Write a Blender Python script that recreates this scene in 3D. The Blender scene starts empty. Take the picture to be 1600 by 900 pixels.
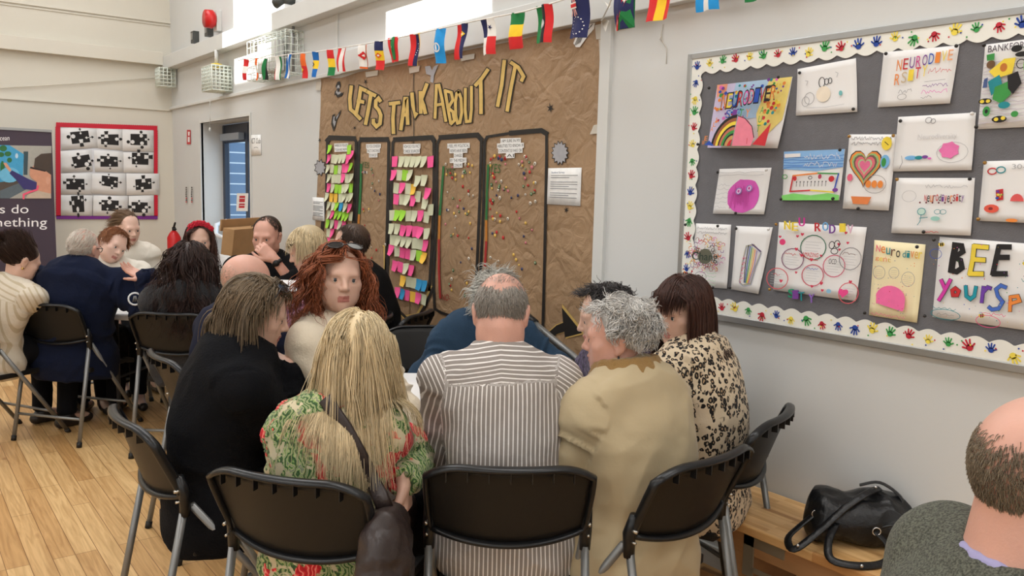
import bpy, bmesh, math, random, zlib
import numpy as np
from mathutils import Vector, Matrix
sc = bpy.context.scene
C = bpy.data.collections.new('hall'); sc.collection.children.link(C)

# ---------------------------------------------------------------- camera
F_PX = 1300.0
YAW, PIT, ROL = [math.radians(a) for a in (37.35, 6.87, 1.47)]
CAM_H = 1.6
_f = np.array([math.sin(YAW)*math.cos(PIT), math.cos(YAW)*math.cos(PIT), -math.sin(PIT)])
_r0 = np.array([math.cos(YAW), -math.sin(YAW), 0.0]); _u0 = np.cross(_r0, _f)
_r = _r0*math.cos(ROL) + _u0*math.sin(ROL); _u = -_r0*math.sin(ROL) + _u0*math.cos(ROL)
CAM = np.array([0, 0, CAM_H])
cd = bpy.data.cameras.new('camera'); cam = bpy.data.objects.new('camera', cd); C.objects.link(cam)
cd.sensor_width = 36.0; cd.lens = 36.0*F_PX/1600.0; cd.clip_start = 0.05; cd.clip_end = 100
cam.matrix_world = Matrix(((_r[0], _u[0], -_f[0], 0), (_r[1], _u[1], -_f[1], 0), (_r[2], _u[2], -_f[2], CAM_H), (0, 0, 0, 1)))
sc.camera = cam
def ray(x, y): return _f + _r*(x-800)/F_PX - _u*(y-450)/F_PX
def atx(x, y, X): d = ray(x, y); return CAM + d*(X/d[0])
def aty(x, y, Y): d = ray(x, y); return CAM + d*(Y/d[1])
def atz(x, y, z): d = ray(x, y); return CAM + d*((z-CAM_H)/d[2])
def atd(x, y, D): return CAM + ray(x, y)*D

# ---------------------------------------------------------------- world, sun, lamps, exposure
w = bpy.data.worlds.new('sky'); sc.world = w; w.use_nodes = True
w.node_tree.nodes['Background'].inputs[0].default_value = (0.80, 0.90, 1.0, 1)
w.node_tree.nodes['Background'].inputs[1].default_value = 2.2
sc.view_settings.view_transform = 'Standard'; sc.view_settings.look = 'None'
sc.view_settings.exposure = -0.16; sc.view_settings.gamma = 1.0
sc.view_settings.use_curve_mapping = False
def area_light(name, loc, size, energy, col=(1, 1, 1), target=None):
    l = bpy.data.lights.new(name, 'AREA'); l.shape = 'RECTANGLE'; l.size, l.size_y = size
    l.energy = energy; l.color = col
    o = bpy.data.objects.new(name, l); C.objects.link(o); o.location = loc
    if target is not None:
        o.rotation_euler = (Vector(target)-Vector(loc)).to_track_quat('-Z', 'Y').to_euler()
    return o
sl = bpy.data.lights.new('sun', 'SUN'); sl.energy = 14.0; sl.angle = math.radians(0.6); sl.color = (1, 0.97, 0.92)
so = bpy.data.objects.new('sun', sl); C.objects.link(so)
so.rotation_euler = Vector((math.cos(math.radians(40)), 0, -math.sin(math.radians(40)))).to_track_quat('-Z', 'Y').to_euler()
# the hall's ceiling lamps in two rows, and unseen fill lights added by the left and rear walls
for yy in (-1.2, 2.3, 5.8, 9.0):
    area_light('ceiling_lamp_light', (-2.4, yy, 5.0), (1.6, 2.4), 62, (1, 1, 1), (-2.4, yy, 0))
    area_light('ceiling_lamp_light', (1.5, yy-0.9, 5.0), (1.2, 2.4), 52, (1, 1, 1), (1.5, yy-0.9, 0))
area_light('side_fill_light', (-4.9, 2.0, 2.6), (7.0, 2.6), 85, (0.93, 0.97, 1.0), (2.0, 3.0, 1.2))  # soft fill added from the left; that wall has no window
area_light('end_fill_light', (-1.0, -3.9, 2.6), (6.0, 2.4), 60, (0.95, 0.98, 1.0), (1.0, 3.0, 1.0))  # fill added from behind the camera; no window built there
# ---------------------------------------------------------------- materials
MATS = {}
def nd(nt, t, **kw):
    n = nt.nodes.new(t)
    for k, v in kw.items():
        if k in n.inputs.keys(): n.inputs[k].default_value = v
        else: setattr(n, k, v)
    return n
def s2l(c):
    return tuple(((x/12.92) if x <= 0.04045 else ((x+0.055)/1.055)**2.4) for x in c)
def rgb(r, g, b): return s2l((r/255., g/255., b/255.)) + (1.0,)
def mat(name, col=(0.5, 0.5, 0.5, 1), rough=0.6, metal=0.0, bump=0.0, bscale=60.0, var=0.0, vscale=8.0, spec=0.5, stretch=None, sheen=0.0, sss=0.0, island=0.0):
    """procedural principled material: base colour broken up by noise (var), bump by finer noise"""
    if name in MATS: return MATS[name]
    m = bpy.data.materials.new(name); m.use_nodes = True; MATS[name] = m
    nt = m.node_tree; b = nt.nodes['Principled BSDF']; L = nt.links
    b.inputs['Roughness'].default_value = rough; b.inputs['Metallic'].default_value = metal
    b.inputs['Specular IOR Level'].default_value = spec
    if sheen: b.inputs['Sheen Weight'].default_value = sheen
    if sss:
        b.inputs['Subsurface Weight'].default_value = sss; b.inputs['Subsurface Radius'].default_value = (0.012, 0.005, 0.003)
        b.inputs['Subsurface Scale'].default_value = 1.0
    tc = nd(nt, 'ShaderNodeTexCoord'); mp = nd(nt, 'ShaderNodeMapping'); L.new(tc.outputs['Object'], mp.inputs[0])
    if stretch: mp.inputs['Scale'].default_value = stretch
    b.inputs['Base Color'].default_value = col
    if var or island:
        if island:
            src = nd(nt, 'ShaderNodeNewGeometry').outputs['Random Per Island']; amt = island
        else:
            n = nd(nt, 'ShaderNodeTexNoise'); n.inputs['Scale'].default_value = vscale; n.inputs['Detail'].default_value = 4
            L.new(mp.outputs[0], n.inputs[0]); src = n.outputs[0]; amt = var
        r = nd(nt, 'ShaderNodeValToRGB'); L.new(src, r.inputs[0])
        e = r.color_ramp.elements; lo, hi = (0.0, 1.0) if island else (0.3, 0.7)
        e[0].position = lo; e[1].position = hi
        e[0].color = tuple(c*(1-amt) for c in col[:3])+(1,); e[1].color = tuple(min(1, c*(1+amt)) for c in col[:3])+(1,)
        L.new(r.outputs[0], b.inputs['Base Color'])
    if bump:
        n2 = nd(nt, 'ShaderNodeTexNoise'); n2.inputs['Scale'].default_value = bscale; n2.inputs['Detail'].default_value = 3
        L.new(mp.outputs[0], n2.inputs[0])
        bp = nd(nt, 'ShaderNodeBump'); bp.inputs['Strength'].default_value = bump; bp.inputs['Distance'].default_value = 0.01
        L.new(n2.outputs[0], bp.inputs['Height']); L.new(bp.outputs[0], b.inputs['Normal'])
    return m
def flat(r, g, b, rough=0.75, name=None):
    return mat(name or 'ink_%d_%d_%d' % (r, g, b), rgb(r, g, b), rough, var=0.05, vscale=30)
MDB_COUNT = [0]

# ---------------------------------------------------------------- objects
def meta(o, label=None, cat=None, group=None, kind=None):
    if label: o['label'] = label
    if cat: o['category'] = cat
    if group: o['group'] = group
    if kind: o['kind'] = kind
    return o
def empty(name, loc=(0, 0, 0), rz=0.0):
    o = bpy.data.objects.new(name, None); C.objects.link(o); o.location = [float(v) for v in loc]; o.rotation_euler = (0, 0, rz)
    o.empty_display_size = 0.1
    return o
def link_mesh(name, me, parent=None):
    o = bpy.data.objects.new(name, me); C.objects.link(o)
    if parent is not None: o.parent = parent
    return o
def np_mesh(name, v, faces, mats, smooth=True, mi=None):
    """faces: int array (n,k) or list of such arrays"""
    me = bpy.data.meshes.new(name)
    if isinstance(faces, np.ndarray): faces = [faces]
    faces = [f for f in faces if len(f)]
    v = np.asarray(v, np.float32)
    me.vertices.add(len(v)); me.vertices.foreach_set('co', v.ravel())
    tot = np.concatenate([np.full(len(f), f.shape[1]) for f in faces]); loops = np.concatenate([f.ravel() for f in faces])
    me.loops.add(len(loops)); me.loops.foreach_set('vertex_index', loops.astype(np.int32))
    me.polygons.add(len(tot)); st = np.concatenate([[0], np.cumsum(tot)[:-1]])
    me.polygons.foreach_set('loop_start', st.astype(np.int32))
    if mi is not None: me.polygons.foreach_set('material_index', np.asarray(mi, np.int32))
    me.polygons.foreach_set('use_smooth', np.full(len(tot), smooth))
    for m in mats: me.materials.append(m)
    me.update(calc_edges=True); me.validate()
    return me
class MB:
    """collects shapes, builds ONE mesh object"""
    def __init__(s): s.v = []; s.f = []; s.m = []; s.mats = []; s.sm = []
    def slot(s, m):
        if m not in s.mats: s.mats.append(m)
        return s.mats.index(m)
    def add(s, vs, fs, m, smooth=False):
        o = len(s.v); s.v += [tuple(float(c) for c in p) for p in vs]; k = s.slot(m)
        for f in fs: s.f.append([i+o for i in f]); s.m.append(k); s.sm.append(smooth)
    def box(s, lo, hi, m, M=None):
        x0, y0, z0 = lo; x1, y1, z1 = hi
        vs = [(x0, y0, z0), (x1, y0, z0), (x1, y1, z0), (x0, y1, z0), (x0, y0, z1), (x1, y0, z1), (x1, y1, z1), (x0, y1, z1)]
        if M is not None: vs = [M @ Vector(p) for p in vs]
        s.add(vs, [(0, 3, 2, 1), (4, 5, 6, 7), (0, 1, 5, 4), (1, 2, 6, 5), (2, 3, 7, 6), (3, 0, 4, 7)], m)
    def tube(s, pts, r, m, n=10, caps=True, flat=1.0, up=None):
        pts = [Vector(p) for p in pts]; rs = r if isinstance(r, (list, tuple)) else [r]*len(pts)
        vs = []; fs = []; prev = None
        for i, p in enumerate(pts):
            d = (pts[min(i+1, len(pts)-1)]-pts[max(i-1, 0)]).normalized()
            if prev is None:
                a = d.cross(Vector(up) if up else (Vector((0, 0, 1)) if abs(d.z) < 0.9 else Vector((1, 0, 0)))).normalized()
            else: a = (prev-d*prev.dot(d)).normalized()
            prev = a; b = d.cross(a)
            for k in range(n):
                t = 2*math.pi*k/n; vs.append(p+(a*math.cos(t)+b*math.sin(t)*flat)*rs[i])
        for i in range(len(pts)-1):
            for k in range(n): fs.append((i*n+k, i*n+(k+1) % n, (i+1)*n+(k+1) % n, (i+1)*n+k))
        if caps: fs.append(tuple(range(n))[::-1]); fs.append(tuple((len(pts)-1)*n+k for k in range(n)))
        s.add(vs, fs, m, True)
    def ball(s, c, r, m, n=12, k=8):
        r = r if isinstance(r, (tuple, list)) else (r, r, r); vs = [(c[0], c[1], c[2]-r[2])]; fs = []
        for i in range(1, k):
            a = math.pi*i/k-math.pi/2
            for j in range(n): t = 2*math.pi*j/n; vs.append((c[0]+r[0]*math.cos(a)*math.cos(t), c[1]+r[1]*math.cos(a)*math.sin(t), c[2]+r[2]*math.sin(a)))
        vs.append((c[0], c[1], c[2]+r[2])); e = len(vs)-1
        for j in range(n): fs.append((0, 1+(j+1) % n, 1+j)); fs.append((e, 1+(k-2)*n+j, 1+(k-2)*n+(j+1) % n))
        for i in range(k-2):
            for j in range(n): fs.append((1+i*n+j, 1+i*n+(j+1) % n, 1+(i+1)*n+(j+1) % n, 1+(i+1)*n+j))
        s.add(vs, fs, m, True)
    def grid(s, P, m, thick=None, smooth=True):
        """P: list of rows of points; optional thickness vector"""
        R = len(P); K = len(P[0]); vs = [p for row in P for p in row]
        fs = [(i*K+j, i*K+j+1, (i+1)*K+j+1, (i+1)*K+j) for i in range(R-1) for j in range(K-1)]
        if thick is not None:
            t = np.asarray(thick, float); n0 = len(vs); vs = vs+[np.asarray(p, float)+t for p in vs]
            fs += [tuple(n0+k for k in f[::-1]) for f in fs]
            rim = [(i, 0) for i in range(R)]+[(R-1, j) for j in range(1, K)]+[(i, K-1) for i in range(R-2, -1, -1)]+[(0, j) for j in range(K-2, 0, -1)]
            ids = [i*K+j for i, j in rim]
            for a, b in zip(ids, ids[1:]+ids[:1]): fs.append((a, b, n0+b, n0+a))
        s.add(vs, fs, m, smooth)
    def build(s, name, parent=None, bevel=0.0, org=None, fixn=True):
        me = bpy.data.meshes.new(name)
        vs = s.v if org is None else [(p[0]-org[0], p[1]-org[1], p[2]-org[2]) for p in s.v]
        me.from_pydata(vs, [], s.f)
        for m in s.mats: me.materials.append(m)
        me.polygons.foreach_set('material_index', s.m); me.polygons.foreach_set('use_smooth', s.sm)
        if fixn:
            bm = bmesh.new(); bm.from_mesh(me); bmesh.ops.recalc_face_normals(bm, faces=bm.faces); bm.to_mesh(me); bm.free()
        o = link_mesh(name, me, parent)
        if org is not None: o.location = [float(c) for c in org]
        if bevel:
            b = o.modifiers.new('bevel', 'BEVEL'); b.width = bevel; b.segments = 2; b.limit_method = 'ANGLE'
        return o
def struct(o): o['kind'] = 'structure'; return o

# ---------------------------------------------------------------- text outlines and flat artwork lying on a wall plane
_TX = {}
def text_shape(s):
    if s in _TX: return _TX[s]
    cu = bpy.data.curves.new('lettering', 'FONT'); cu.body = s; cu.resolution_u = 3
    o = bpy.data.objects.new('lettering', cu); C.objects.link(o)
    dg = bpy.context.evaluated_depsgraph_get(); me = bpy.data.meshes.new_from_object(o.evaluated_get(dg))
    v = np.array([p.co[:2] for p in me.vertices]).reshape(-1, 2); f = [list(p.vertices) for p in me.polygons]
    bpy.data.objects.remove(o); bpy.data.curves.remove(cu); bpy.data.meshes.remove(me)
    if len(v):
        lo = v.min(0); hi = v.max(0); v = (v-lo)/np.maximum(hi-lo, 1e-6)
    _TX[s] = (v, f); return _TX[s]
class Art:
    """flat shapes lying on the wall X = const (or Y = const); outlines are read off the photograph and put at the wall's own distance"""
    def __init__(s, plane, const, off=0.004, curl=None):
        s.plane, s.c, s.off, s.n, s.mb, s.curl = plane, const, off, 0, MB(), curl
    def pt(s, x, y): return atx(x, y, s.c) if s.plane == 'x' else aty(x, y, s.c)
    def lift(s, p, extra=0.0):
        q = np.array(p, float); d = s.off+extra+0.0004*s.n
        if s.curl is not None: d += s.curl(q)
        q[0 if s.plane == 'x' else 1] = s.c-d; return q
    def poly(s, px, m, world=False):
        s.n += 1
        P = [p if world else s.pt(*p) for p in px]
        s.mb.add([s.lift(p) for p in P], [tuple(range(len(P)))], m)
    def ell(s, cx, cy, rx, ry, m, n=16, rot=0.0):
        c, q = math.cos(rot), math.sin(rot)
        s.poly([(cx+rx*math.cos(t)*c-ry*math.sin(t)*q, cy+rx*math.cos(t)*q+ry*math.sin(t)*c) for t in [2*math.pi*i/n for i in range(n)]], m)
    def line(s, px, wpx, m, closed=False, joints=True):
        """a drawn stroke as one mitred strip: width in photo pixels at its place"""
        s.n += 1
        p = []
        for q in px:
            q = np.array(q, float)
            if not p or np.linalg.norm(q-p[-1]) > 1e-4: p.append(q)
        if closed and np.linalg.norm(p[0]-p[-1]) < 1e-4: p.pop()
        n = len(p)
        if n < 2: return
        L_, R_ = [], []
        for i in range(n):
            a = p[i-1] if (i > 0 or closed) else None; b = p[(i+1) % n] if (i < n-1 or closed) else None
            d1 = (p[i]-a)/np.linalg.norm(p[i]-a) if a is not None else None; d2 = (b-p[i])/np.linalg.norm(b-p[i]) if b is not None else None
            if d1 is None: t = d2; k_ = 1.0
            elif d2 is None: t = d1; k_ = 1.0
            else:
                t = d1+d2; l = np.linalg.norm(t)
                if l < 1e-3: t = d1; k_ = 1.0
                else: t = t/l; k_ = min(1.7, 1/max(.3, float(t@d1)))
            ext = np.zeros(2)
            if joints and not closed and i == 0: ext = -t*wpx*.35
            if joints and not closed and i == n-1: ext = t*wpx*.35
            nr = np.array([-t[1], t[0]])*wpx/2*k_
            L_.append(p[i]+ext-nr); R_.append(p[i]+ext+nr)
        vs = [s.lift(s.pt(*q)) for q in L_]+[s.lift(s.pt(*q)) for q in R_]
        s.mb.add(vs, [(i, (i+1) % n, n+(i+1) % n, n+i) for i in range(n if closed else n-1)], m)
    def ring(s, cx, cy, rx, ry, wpx, m, n=18, wob=0.0):
        rr = random.Random(int(cx*7+cy)); s.line([(cx+rx*math.cos(t)*(1+wob*rr.uniform(-1, 1)), cy+ry*math.sin(t)*(1+wob*rr.uniform(-1, 1))) for t in [2*math.pi*i/n for i in range(n)]], wpx, m, True, False)
    def text(s, t, q, m):
        """q: photo-pixel corners TL, TR, BR, BL of the line of text"""
        v, f = text_shape(t)
        if not len(v): return
        s.n += 1
        tl, tr, br, bl = [np.array(p, float) for p in q]
        P = [(bl*(1-a)+br*a)*(1-b)+(tl*(1-a)+tr*a)*b for a, b in v]
        s.mb.add([s.lift(s.pt(*p)) for p in P], f, m)
    def sheet(s, q, m, n=8, back=None, thick=0.0012, droop=None):
        """the paper itself: a gridded sheet between the four corners"""
        tl, tr, br, bl = [s.pt(*p) for p in q]; rows = []
        for i in range(n+1):
            b = i/n; rows.append([s.lift((tl*(1-a)+tr*a)*(1-b)+(bl*(1-a)+br*a)*b) for a in [j/n for j in range(n+1)]])
        s.mb.grid(rows, m, thick=(thick, 0, 0) if s.plane == 'x' else (0, thick, 0))
    def build(s, name, parent=None):
        org = np.mean(np.array(s.mb.v), 0) if parent is None else None
        if parent is not None: org = np.array(parent.location)
        o = s.mb.build(name, None, org=org, fixn=False)
        if parent is not None: o.parent = parent; o.location = (0, 0, 0)
        return o
# ================================================================ THE ROOM
XR, YB, XL, YF, ZC = 2.8, 10.3, -5.0, -4.0, 5.2
SKY_Y = [(6.92, 8.15), (3.93, 5.14)]; SKY_X = (-0.56, 0.95)
m_wall = mat('wall_paint', rgb(211, 212, 210), 0.75, bump=0.05, bscale=40, var=0.02, vscale=1.2)
m_wallb = mat('wall_paint_warm', rgb(216, 211, 198), 0.75, bump=0.05, bscale=40, var=0.02, vscale=1.2)
m_ceil = mat('ceiling_paint', rgb(225, 224, 220), 0.8, var=0.02)
m_trim = mat('trim_paint', rgb(213, 214, 211), 0.6, var=0.02, vscale=3)
m_trimb = mat('trim_paint_warm', rgb(218, 213, 200), 0.6, var=0.02, vscale=3)

def floor_material():
    m = bpy.data.materials.new('sports_floor'); m.use_nodes = True; nt = m.node_tree; L = nt.links; b = nt.nodes['Principled BSDF']
    tc = nd(nt, 'ShaderNodeTexCoord'); mp = nd(nt, 'ShaderNodeMapping'); mp.inputs['Rotation'].default_value = (0, 0, math.radians(-90))
    L.new(tc.outputs['Object'], mp.inputs[0])
    br = nd(nt, 'ShaderNodeTexBrick'); br.offset = 0.37; br.offset_frequency = 3
    for k, v in (('Scale', 1.0), ('Mortar Size', 0.0016), ('Mortar Smooth', 0.3), ('Bias', 0.0), ('Brick Width', 0.95), ('Row Height', 0.085)): br.inputs[k].default_value = v
    br.inputs['Color1'].default_value = (0, 0, 0, 1); br.inputs['Color2'].default_value = (1, 1, 1, 1); br.inputs['Mortar'].default_value = (0.5, 0.5, 0.5, 1)
    L.new(mp.outputs[0], br.inputs[0])
    g = nd(nt, 'ShaderNodeMapping'); g.inputs['Scale'].default_value = (28, 1.6, 1); L.new(tc.outputs['Object'], g.inputs[0])
    n = nd(nt, 'ShaderNodeTexNoise'); n.inputs['Scale'].default_value = 1.6; n.inputs['Detail'].default_value = 6; n.inputs['Distortion'].default_value = 1.2; L.new(g.outputs[0], n.inputs[0])
    n2 = nd(nt, 'ShaderNodeTexNoise'); n2.inputs['Scale'].default_value = 7.0; n2.inputs['Detail'].default_value = 2
    g2 = nd(nt, 'ShaderNodeMapping'); g2.inputs['Scale'].default_value = (1.6, 0.5, 1); L.new(tc.outputs['Object'], g2.inputs[0]); L.new(g2.outputs[0], n2.inputs[0])
    r1 = nd(nt, 'ShaderNodeValToRGB'); e = r1.color_ramp.elements; e[0].color = rgb(200, 154, 98); e[1].color = rgb(230, 192, 136); L.new(br.outputs['Color'], r1.inputs[0])
    r2 = nd(nt, 'ShaderNodeValToRGB'); e = r2.color_ramp.elements; e[0].position = 0.35; e[1].position = 0.62; e[0].color = (0.66, 0.58, 0.48, 1); e[1].color = (1, 1, 1, 1); L.new(n.outputs[0], r2.inputs[0])
    r3 = nd(nt, 'ShaderNodeValToRGB'); e = r3.color_ramp.elements; e[0].position = 0.66; e[1].position = 0.78; e[0].color = (1, 1, 1, 1); e[1].color = (0.52, 0.36, 0.24, 1); L.new(n2.outputs[0], r3.inputs[0])
    mx = nd(nt, 'ShaderNodeMix', data_type='RGBA', blend_type='MULTIPLY'); mx.inputs[0].default_value = 0.75; L.new(r1.outputs[0], mx.inputs[6]); L.new(r2.outputs[0], mx.inputs[7])
    mx2 = nd(nt, 'ShaderNodeMix', data_type='RGBA', blend_type='MULTIPLY'); mx2.inputs[0].default_value = 0.8; L.new(mx.outputs[2], mx2.inputs[6]); L.new(r3.outputs[0], mx2.inputs[7])
    mx3 = nd(nt, 'ShaderNodeMix', data_type='RGBA', blend_type='MIX'); L.new(br.outputs['Fac'], mx3.inputs[0]); L.new(mx2.outputs[2], mx3.inputs[6]); mx3.inputs[7].default_value = rgb(128, 88, 48)
    L.new(mx3.outputs[2], b.inputs['Base Color']); b.inputs['Roughness'].default_value = 0.38
    return m
def solid(name, boxes, m, bevel=0):
    k = MB()
    for lo, hi in boxes: k.box(lo, hi, m)
    return struct(k.build(name, bevel=bevel, fixn=False))
solid('floor', [((XL-.2, YF-.2, -0.1), (XR+.2, YB+.2, 0))], floor_material())
D0, D1, DH = 7.74, 9.22, 2.2       # doorway in the right wall
T = 0.3
solid('wall_right', [((XR, YF, 0), (XR+T, D0, ZC)), ((XR, D1, 0), (XR+T, YB, ZC)), ((XR, D0, DH), (XR+T, D1, ZC))], m_wall)
solid('wall_back', [((XL, YB, 0), (XR+T, YB+.2, ZC))], m_wallb)
solid('wall_left', [((XL-.2, YF, 0), (XL, YB+.2, ZC))], m_wall)
solid('wall_front', [((XL-.2, YF-.2, 0), (XR+T, YF, ZC))], m_wall)
cb = []
ys = [YF-.2, SKY_Y[1][0], SKY_Y[1][1], SKY_Y[0][0], SKY_Y[0][1], YB+.2]
for i in range(5):
    if i in (1, 3):
        cb += [((XL-.2, ys[i], ZC), (SKY_X[0], ys[i+1], ZC+.15)), ((SKY_X[1], ys[i], ZC), (XR+T, ys[i+1], ZC+.15))]
    else: cb.append(((XL-.2, ys[i], ZC), (XR+T, ys[i+1], ZC+.15)))
solid('ceiling', cb, m_ceil)
# timber beam and boxed service band along the right wall, ledges and beam on the back wall
solid('trim_1', [((XR-.11, YF, 2.845), (XR, YB, 2.99))], m_trim, 0.004)
solid('trim_2', [((XR-.045, YF, 2.40), (XR, 5.75, 2.555)), ((XR-.03, 5.75, 2.40), (XR, YB, 2.43))], m_trim, 0.004)
solid('trim_3', [((XL, YB-.09, 2.89), (XR-.11, YB, 3.035))], m_trimb, 0.004)
solid('trim_4', [((XL, YB-.02, 2.385), (XR-.03, YB, 2.405))], m_trimb)
solid('trim_5', [((XL, YB-.02, 3.375), (XR, YB, 3.395)), ((XL, YB-.012, 3.345), (XR, YB, 3.355))], m_trimb)
solid('trim_6', [((XR-.012, 5.87, 2.43), (XR, 5.90, 2.845))], m_trim)      # joint cover between two panels
solid('trim_7', [((XR-.02, 2.93, 0.0), (XR, 3.0, 2.4))], m_trim)            # flat pilaster strip by the brown paper
k = MB(); 
for z0, z1 in ((0, .09),): k.box((XR-.015, YF, z0), (XR, D0, z1), m_trim); k.box((XR-.015, D1, z0), (XR, YB, z1), m_trim)
struct(k.build('baseboard_right')); k = MB(); k.box((XL, YB-.015, 0), (XR, YB, .09), m_trimb); struct(k.build('baseboard_back'))
# door surround, the door itself (dark blue metal and glass) set at the far side of the reveal
m_dframe = mat('door_metal', rgb(38, 50, 70), 0.4, var=0.05)
m_pale = mat('door_pale_metal', rgb(150, 160, 172), 0.4, var=0.04)
k = MB(); k.box((XR-.012, D0-.03, 0), (XR+.02, D0, DH+.03), m_trim); k.box((XR-.012, D1, 0), (XR+.02, D1+.03, DH+.03), m_trim); k.box((XR-.012, D0, DH), (XR+.02, D1, DH+.03), m_trim)
struct(k.build('trim_8'))
def glass_mat(name, tint, t=0.8):
    m = bpy.data.materials.new(name); m.use_nodes = True; nt = m.node_tree; L = nt.links
    for n in list(nt.nodes):
        if n.type == 'BSDF_PRINCIPLED': nt.nodes.remove(n)
    out = [n for n in nt.nodes if n.type == 'OUTPUT_MATERIAL'][0]
    tr = nd(nt, 'ShaderNodeBsdfTransparent'); tr.inputs[0].default_value = tint; gl = nd(nt, 'ShaderNodeBsdfGlossy'); gl.inputs['Roughness'].default_value = 0.03
    fr = nd(nt, 'ShaderNodeLayerWeight'); fr.inputs[0].default_value = .12
    mx = nd(nt, 'ShaderNodeMixShader'); sc_ = nd(nt, 'ShaderNodeMath', operation='MULTIPLY'); L.new(fr.outputs['Facing'], sc_.inputs[0]); sc_.inputs[1].default_value = .3; L.new(sc_.outputs[0], mx.inputs[0]); L.new(tr.outputs[0], mx.inputs[1]); L.new(gl.outputs[0], mx.inputs[2]); L.new(mx.outputs[0], out.inputs[0])
    return m
m_glass = glass_mat('door_glass', (0.9, 0.96, 1.0, 1))
XD = XR+0.225
dr = empty('door_1', (XD, D0, 0)); dr['kind'] = 'structure'
k = MB()
for y0, y1 in ((0, .07), (.70, .78), (1.41, 1.48)): k.box((0, y0, 0), (.05, y1, DH-.02), m_dframe)
for z0, z1 in ((0, .16), (.95, 1.03), (2.0, DH-.01)): k.box((.004, .0, z0), (.046, 1.48, z1), m_dframe)
k.build('door_frame', dr)
k = MB(); k.box((.02, .07, .16), (.03, .70, 2.0), m_glass); k.box((.02, .78, .16), (.03, 1.41, 2.0), m_glass); k.build('glass_pane', dr)
k = MB(); k.box((-.06, .80, 2.02), (-.002, 1.38, 2.09), m_pale); k.build('door_closer', dr)
m_bar = mat('white_bar', rgb(225, 230, 235), 0.35)
k = MB(); k.tube([(-.005, 1.36, 1.17), (-.13, 1.33, 1.12), (-.15, 1.28, 1.02), (-.13, .88, .98), (-.005, .84, .99)], [.018, .024, .024, .02, .018], m_bar, 8); k.build('push_bar', dr)
dr2 = Art('x', XD, 0.012); m_white = flat(240, 240, 238); m_redp = flat(196, 44, 52)
q = [(372, 302), (390, 302), (389, 330), (371, 330)]
dr2.poly(q, m_white); dr2.poly([(376, 306), (385, 306), (384.5, 316), (375.5, 316)], m_redp); dr2.poly([(375.5, 318), (384.5, 318), (384, 325), (375, 325)], m_redp)
dr2.line([(377, 310), (384, 310)], 1, m_white); dr2.line([(377, 321), (384, 321)], 1, m_white)
o = dr2.build('notice'); meta(o, 'white notice with red panels stuck on the blue glass door', 'notice')
# outside the door: a painted brick wall in daylight
def brick_mat():
    m = bpy.data.materials.new('outside_brick'); m.use_nodes = True; nt = m.node_tree; L = nt.links; b = nt.nodes['Principled BSDF']
    tc = nd(nt, 'ShaderNodeTexCoord'); mp = nd(nt, 'ShaderNodeMapping'); mp.inputs['Rotation'].default_value = (math.radians(90), 0, math.radians(90)); L.new(tc.outputs['Object'], mp.inputs[0])
    mp2 = nd(nt, 'ShaderNodeSeparateXYZ'); L.new(tc.outputs['Object'], mp2.inputs[0]); cx = nd(nt, 'ShaderNodeCombineXYZ'); L.new(mp2.outputs[0], cx.inputs[0]); L.new(mp2.outputs[2], cx.inputs[1])
    br = nd(nt, 'ShaderNodeTexBrick')
    for kk, v in (('Scale', 1.0), ('Mortar Size', 0.008), ('Brick Width', 1.6), ('Row Height', 0.13)): br.inputs[kk].default_value = v
    br.inputs['Color1'].default_value = rgb(98, 126, 158); br.inputs['Color2'].default_value = rgb(108, 136, 166); br.inputs['Mortar'].default_value = rgb(232, 238, 242)
    L.new(cx.outputs[0], br.inputs[0]); L.new(br.outputs[0], b.inputs['Base Color']); return m
solid('wall_outside', [((XR+T, YB+.2, 0), (XR+T+3.0, YB+.3, 3.2))], brick_mat())
solid('ground_outside', [((XR+T, 4, -0.1), (XR+T+3.0, YB+.2, 0))], mat('paving', rgb(120, 122, 125), .8, var=.1))

# ---------------------------------------------------------------- things fixed on the walls
m_metal = mat('grey_metal', rgb(150, 150, 148), 0.35, 0.6); m_dark = mat('dark_plastic', rgb(70, 72, 70), 0.5); m_red = mat('red_plastic', rgb(200, 24, 28), 0.3)
m_cage = mat('white_wire', rgb(225, 232, 222), 0.4); m_yel = mat('yellow_plastic', rgb(240, 205, 50), 0.4)
def cage(name, lo, hi, n, r, label, cat, solidback=None):
    t = empty(name, ((lo[0]+hi[0])/2, (lo[1]+hi[1])/2, lo[2])); meta(t, label, cat); O = np.array(t.location)
    k = MB(); lo = np.array(lo)-O; hi = np.array(hi)-O
    for ax in range(3):
        a, b = [i for i in range(3) if i != ax]
        for i in range(n[a]+1):
            for j in range(n[b]+1):
                if 0 < i < n[a] and 0 < j < n[b]: continue
                p = [0, 0, 0]; q = [0, 0, 0]; p[a] = q[a] = lo[a]+(hi[a]-lo[a])*i/n[a]; p[b] = q[b] = lo[b]+(hi[b]-lo[b])*j/n[b]; p[ax] = lo[ax]; q[ax] = hi[ax]
                k.tube([p, q], r, m_cage, 5)
    k.build('wire_guard', t); return t, lo, hi
t, lo, hi = cage('beacon_guard', (2.60, 8.2, 2.46), (2.79, 8.5, 2.69), (5, 6, 7), .006, 'white wire guard with yellow top hanging under the beam by the doorway', 'guard')
k = MB(); k.tube([(0, 0, .26), (0, 0, .21)], [.05, .06], m_yel, 14); k.build('beacon', t)
k = MB(); k.tube([(0, 0, .26), (0, 0, .39)], .018, m_trim, 10); k.build('stem', t)
cage('detector_guard', (2.60, 10.03, 2.64), (2.77, 10.2, 2.84), (4, 4, 5), .006, 'small white wire guard tucked in the corner under the beams', 'guard')
t, lo, hi = cage('heater_guard', (2.64, 6.5, 2.47), (2.79, 7.35, 2.80), (3, 10, 6), .003, 'large white wire cage below the beam, behind the small flags', 'guard')
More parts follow.
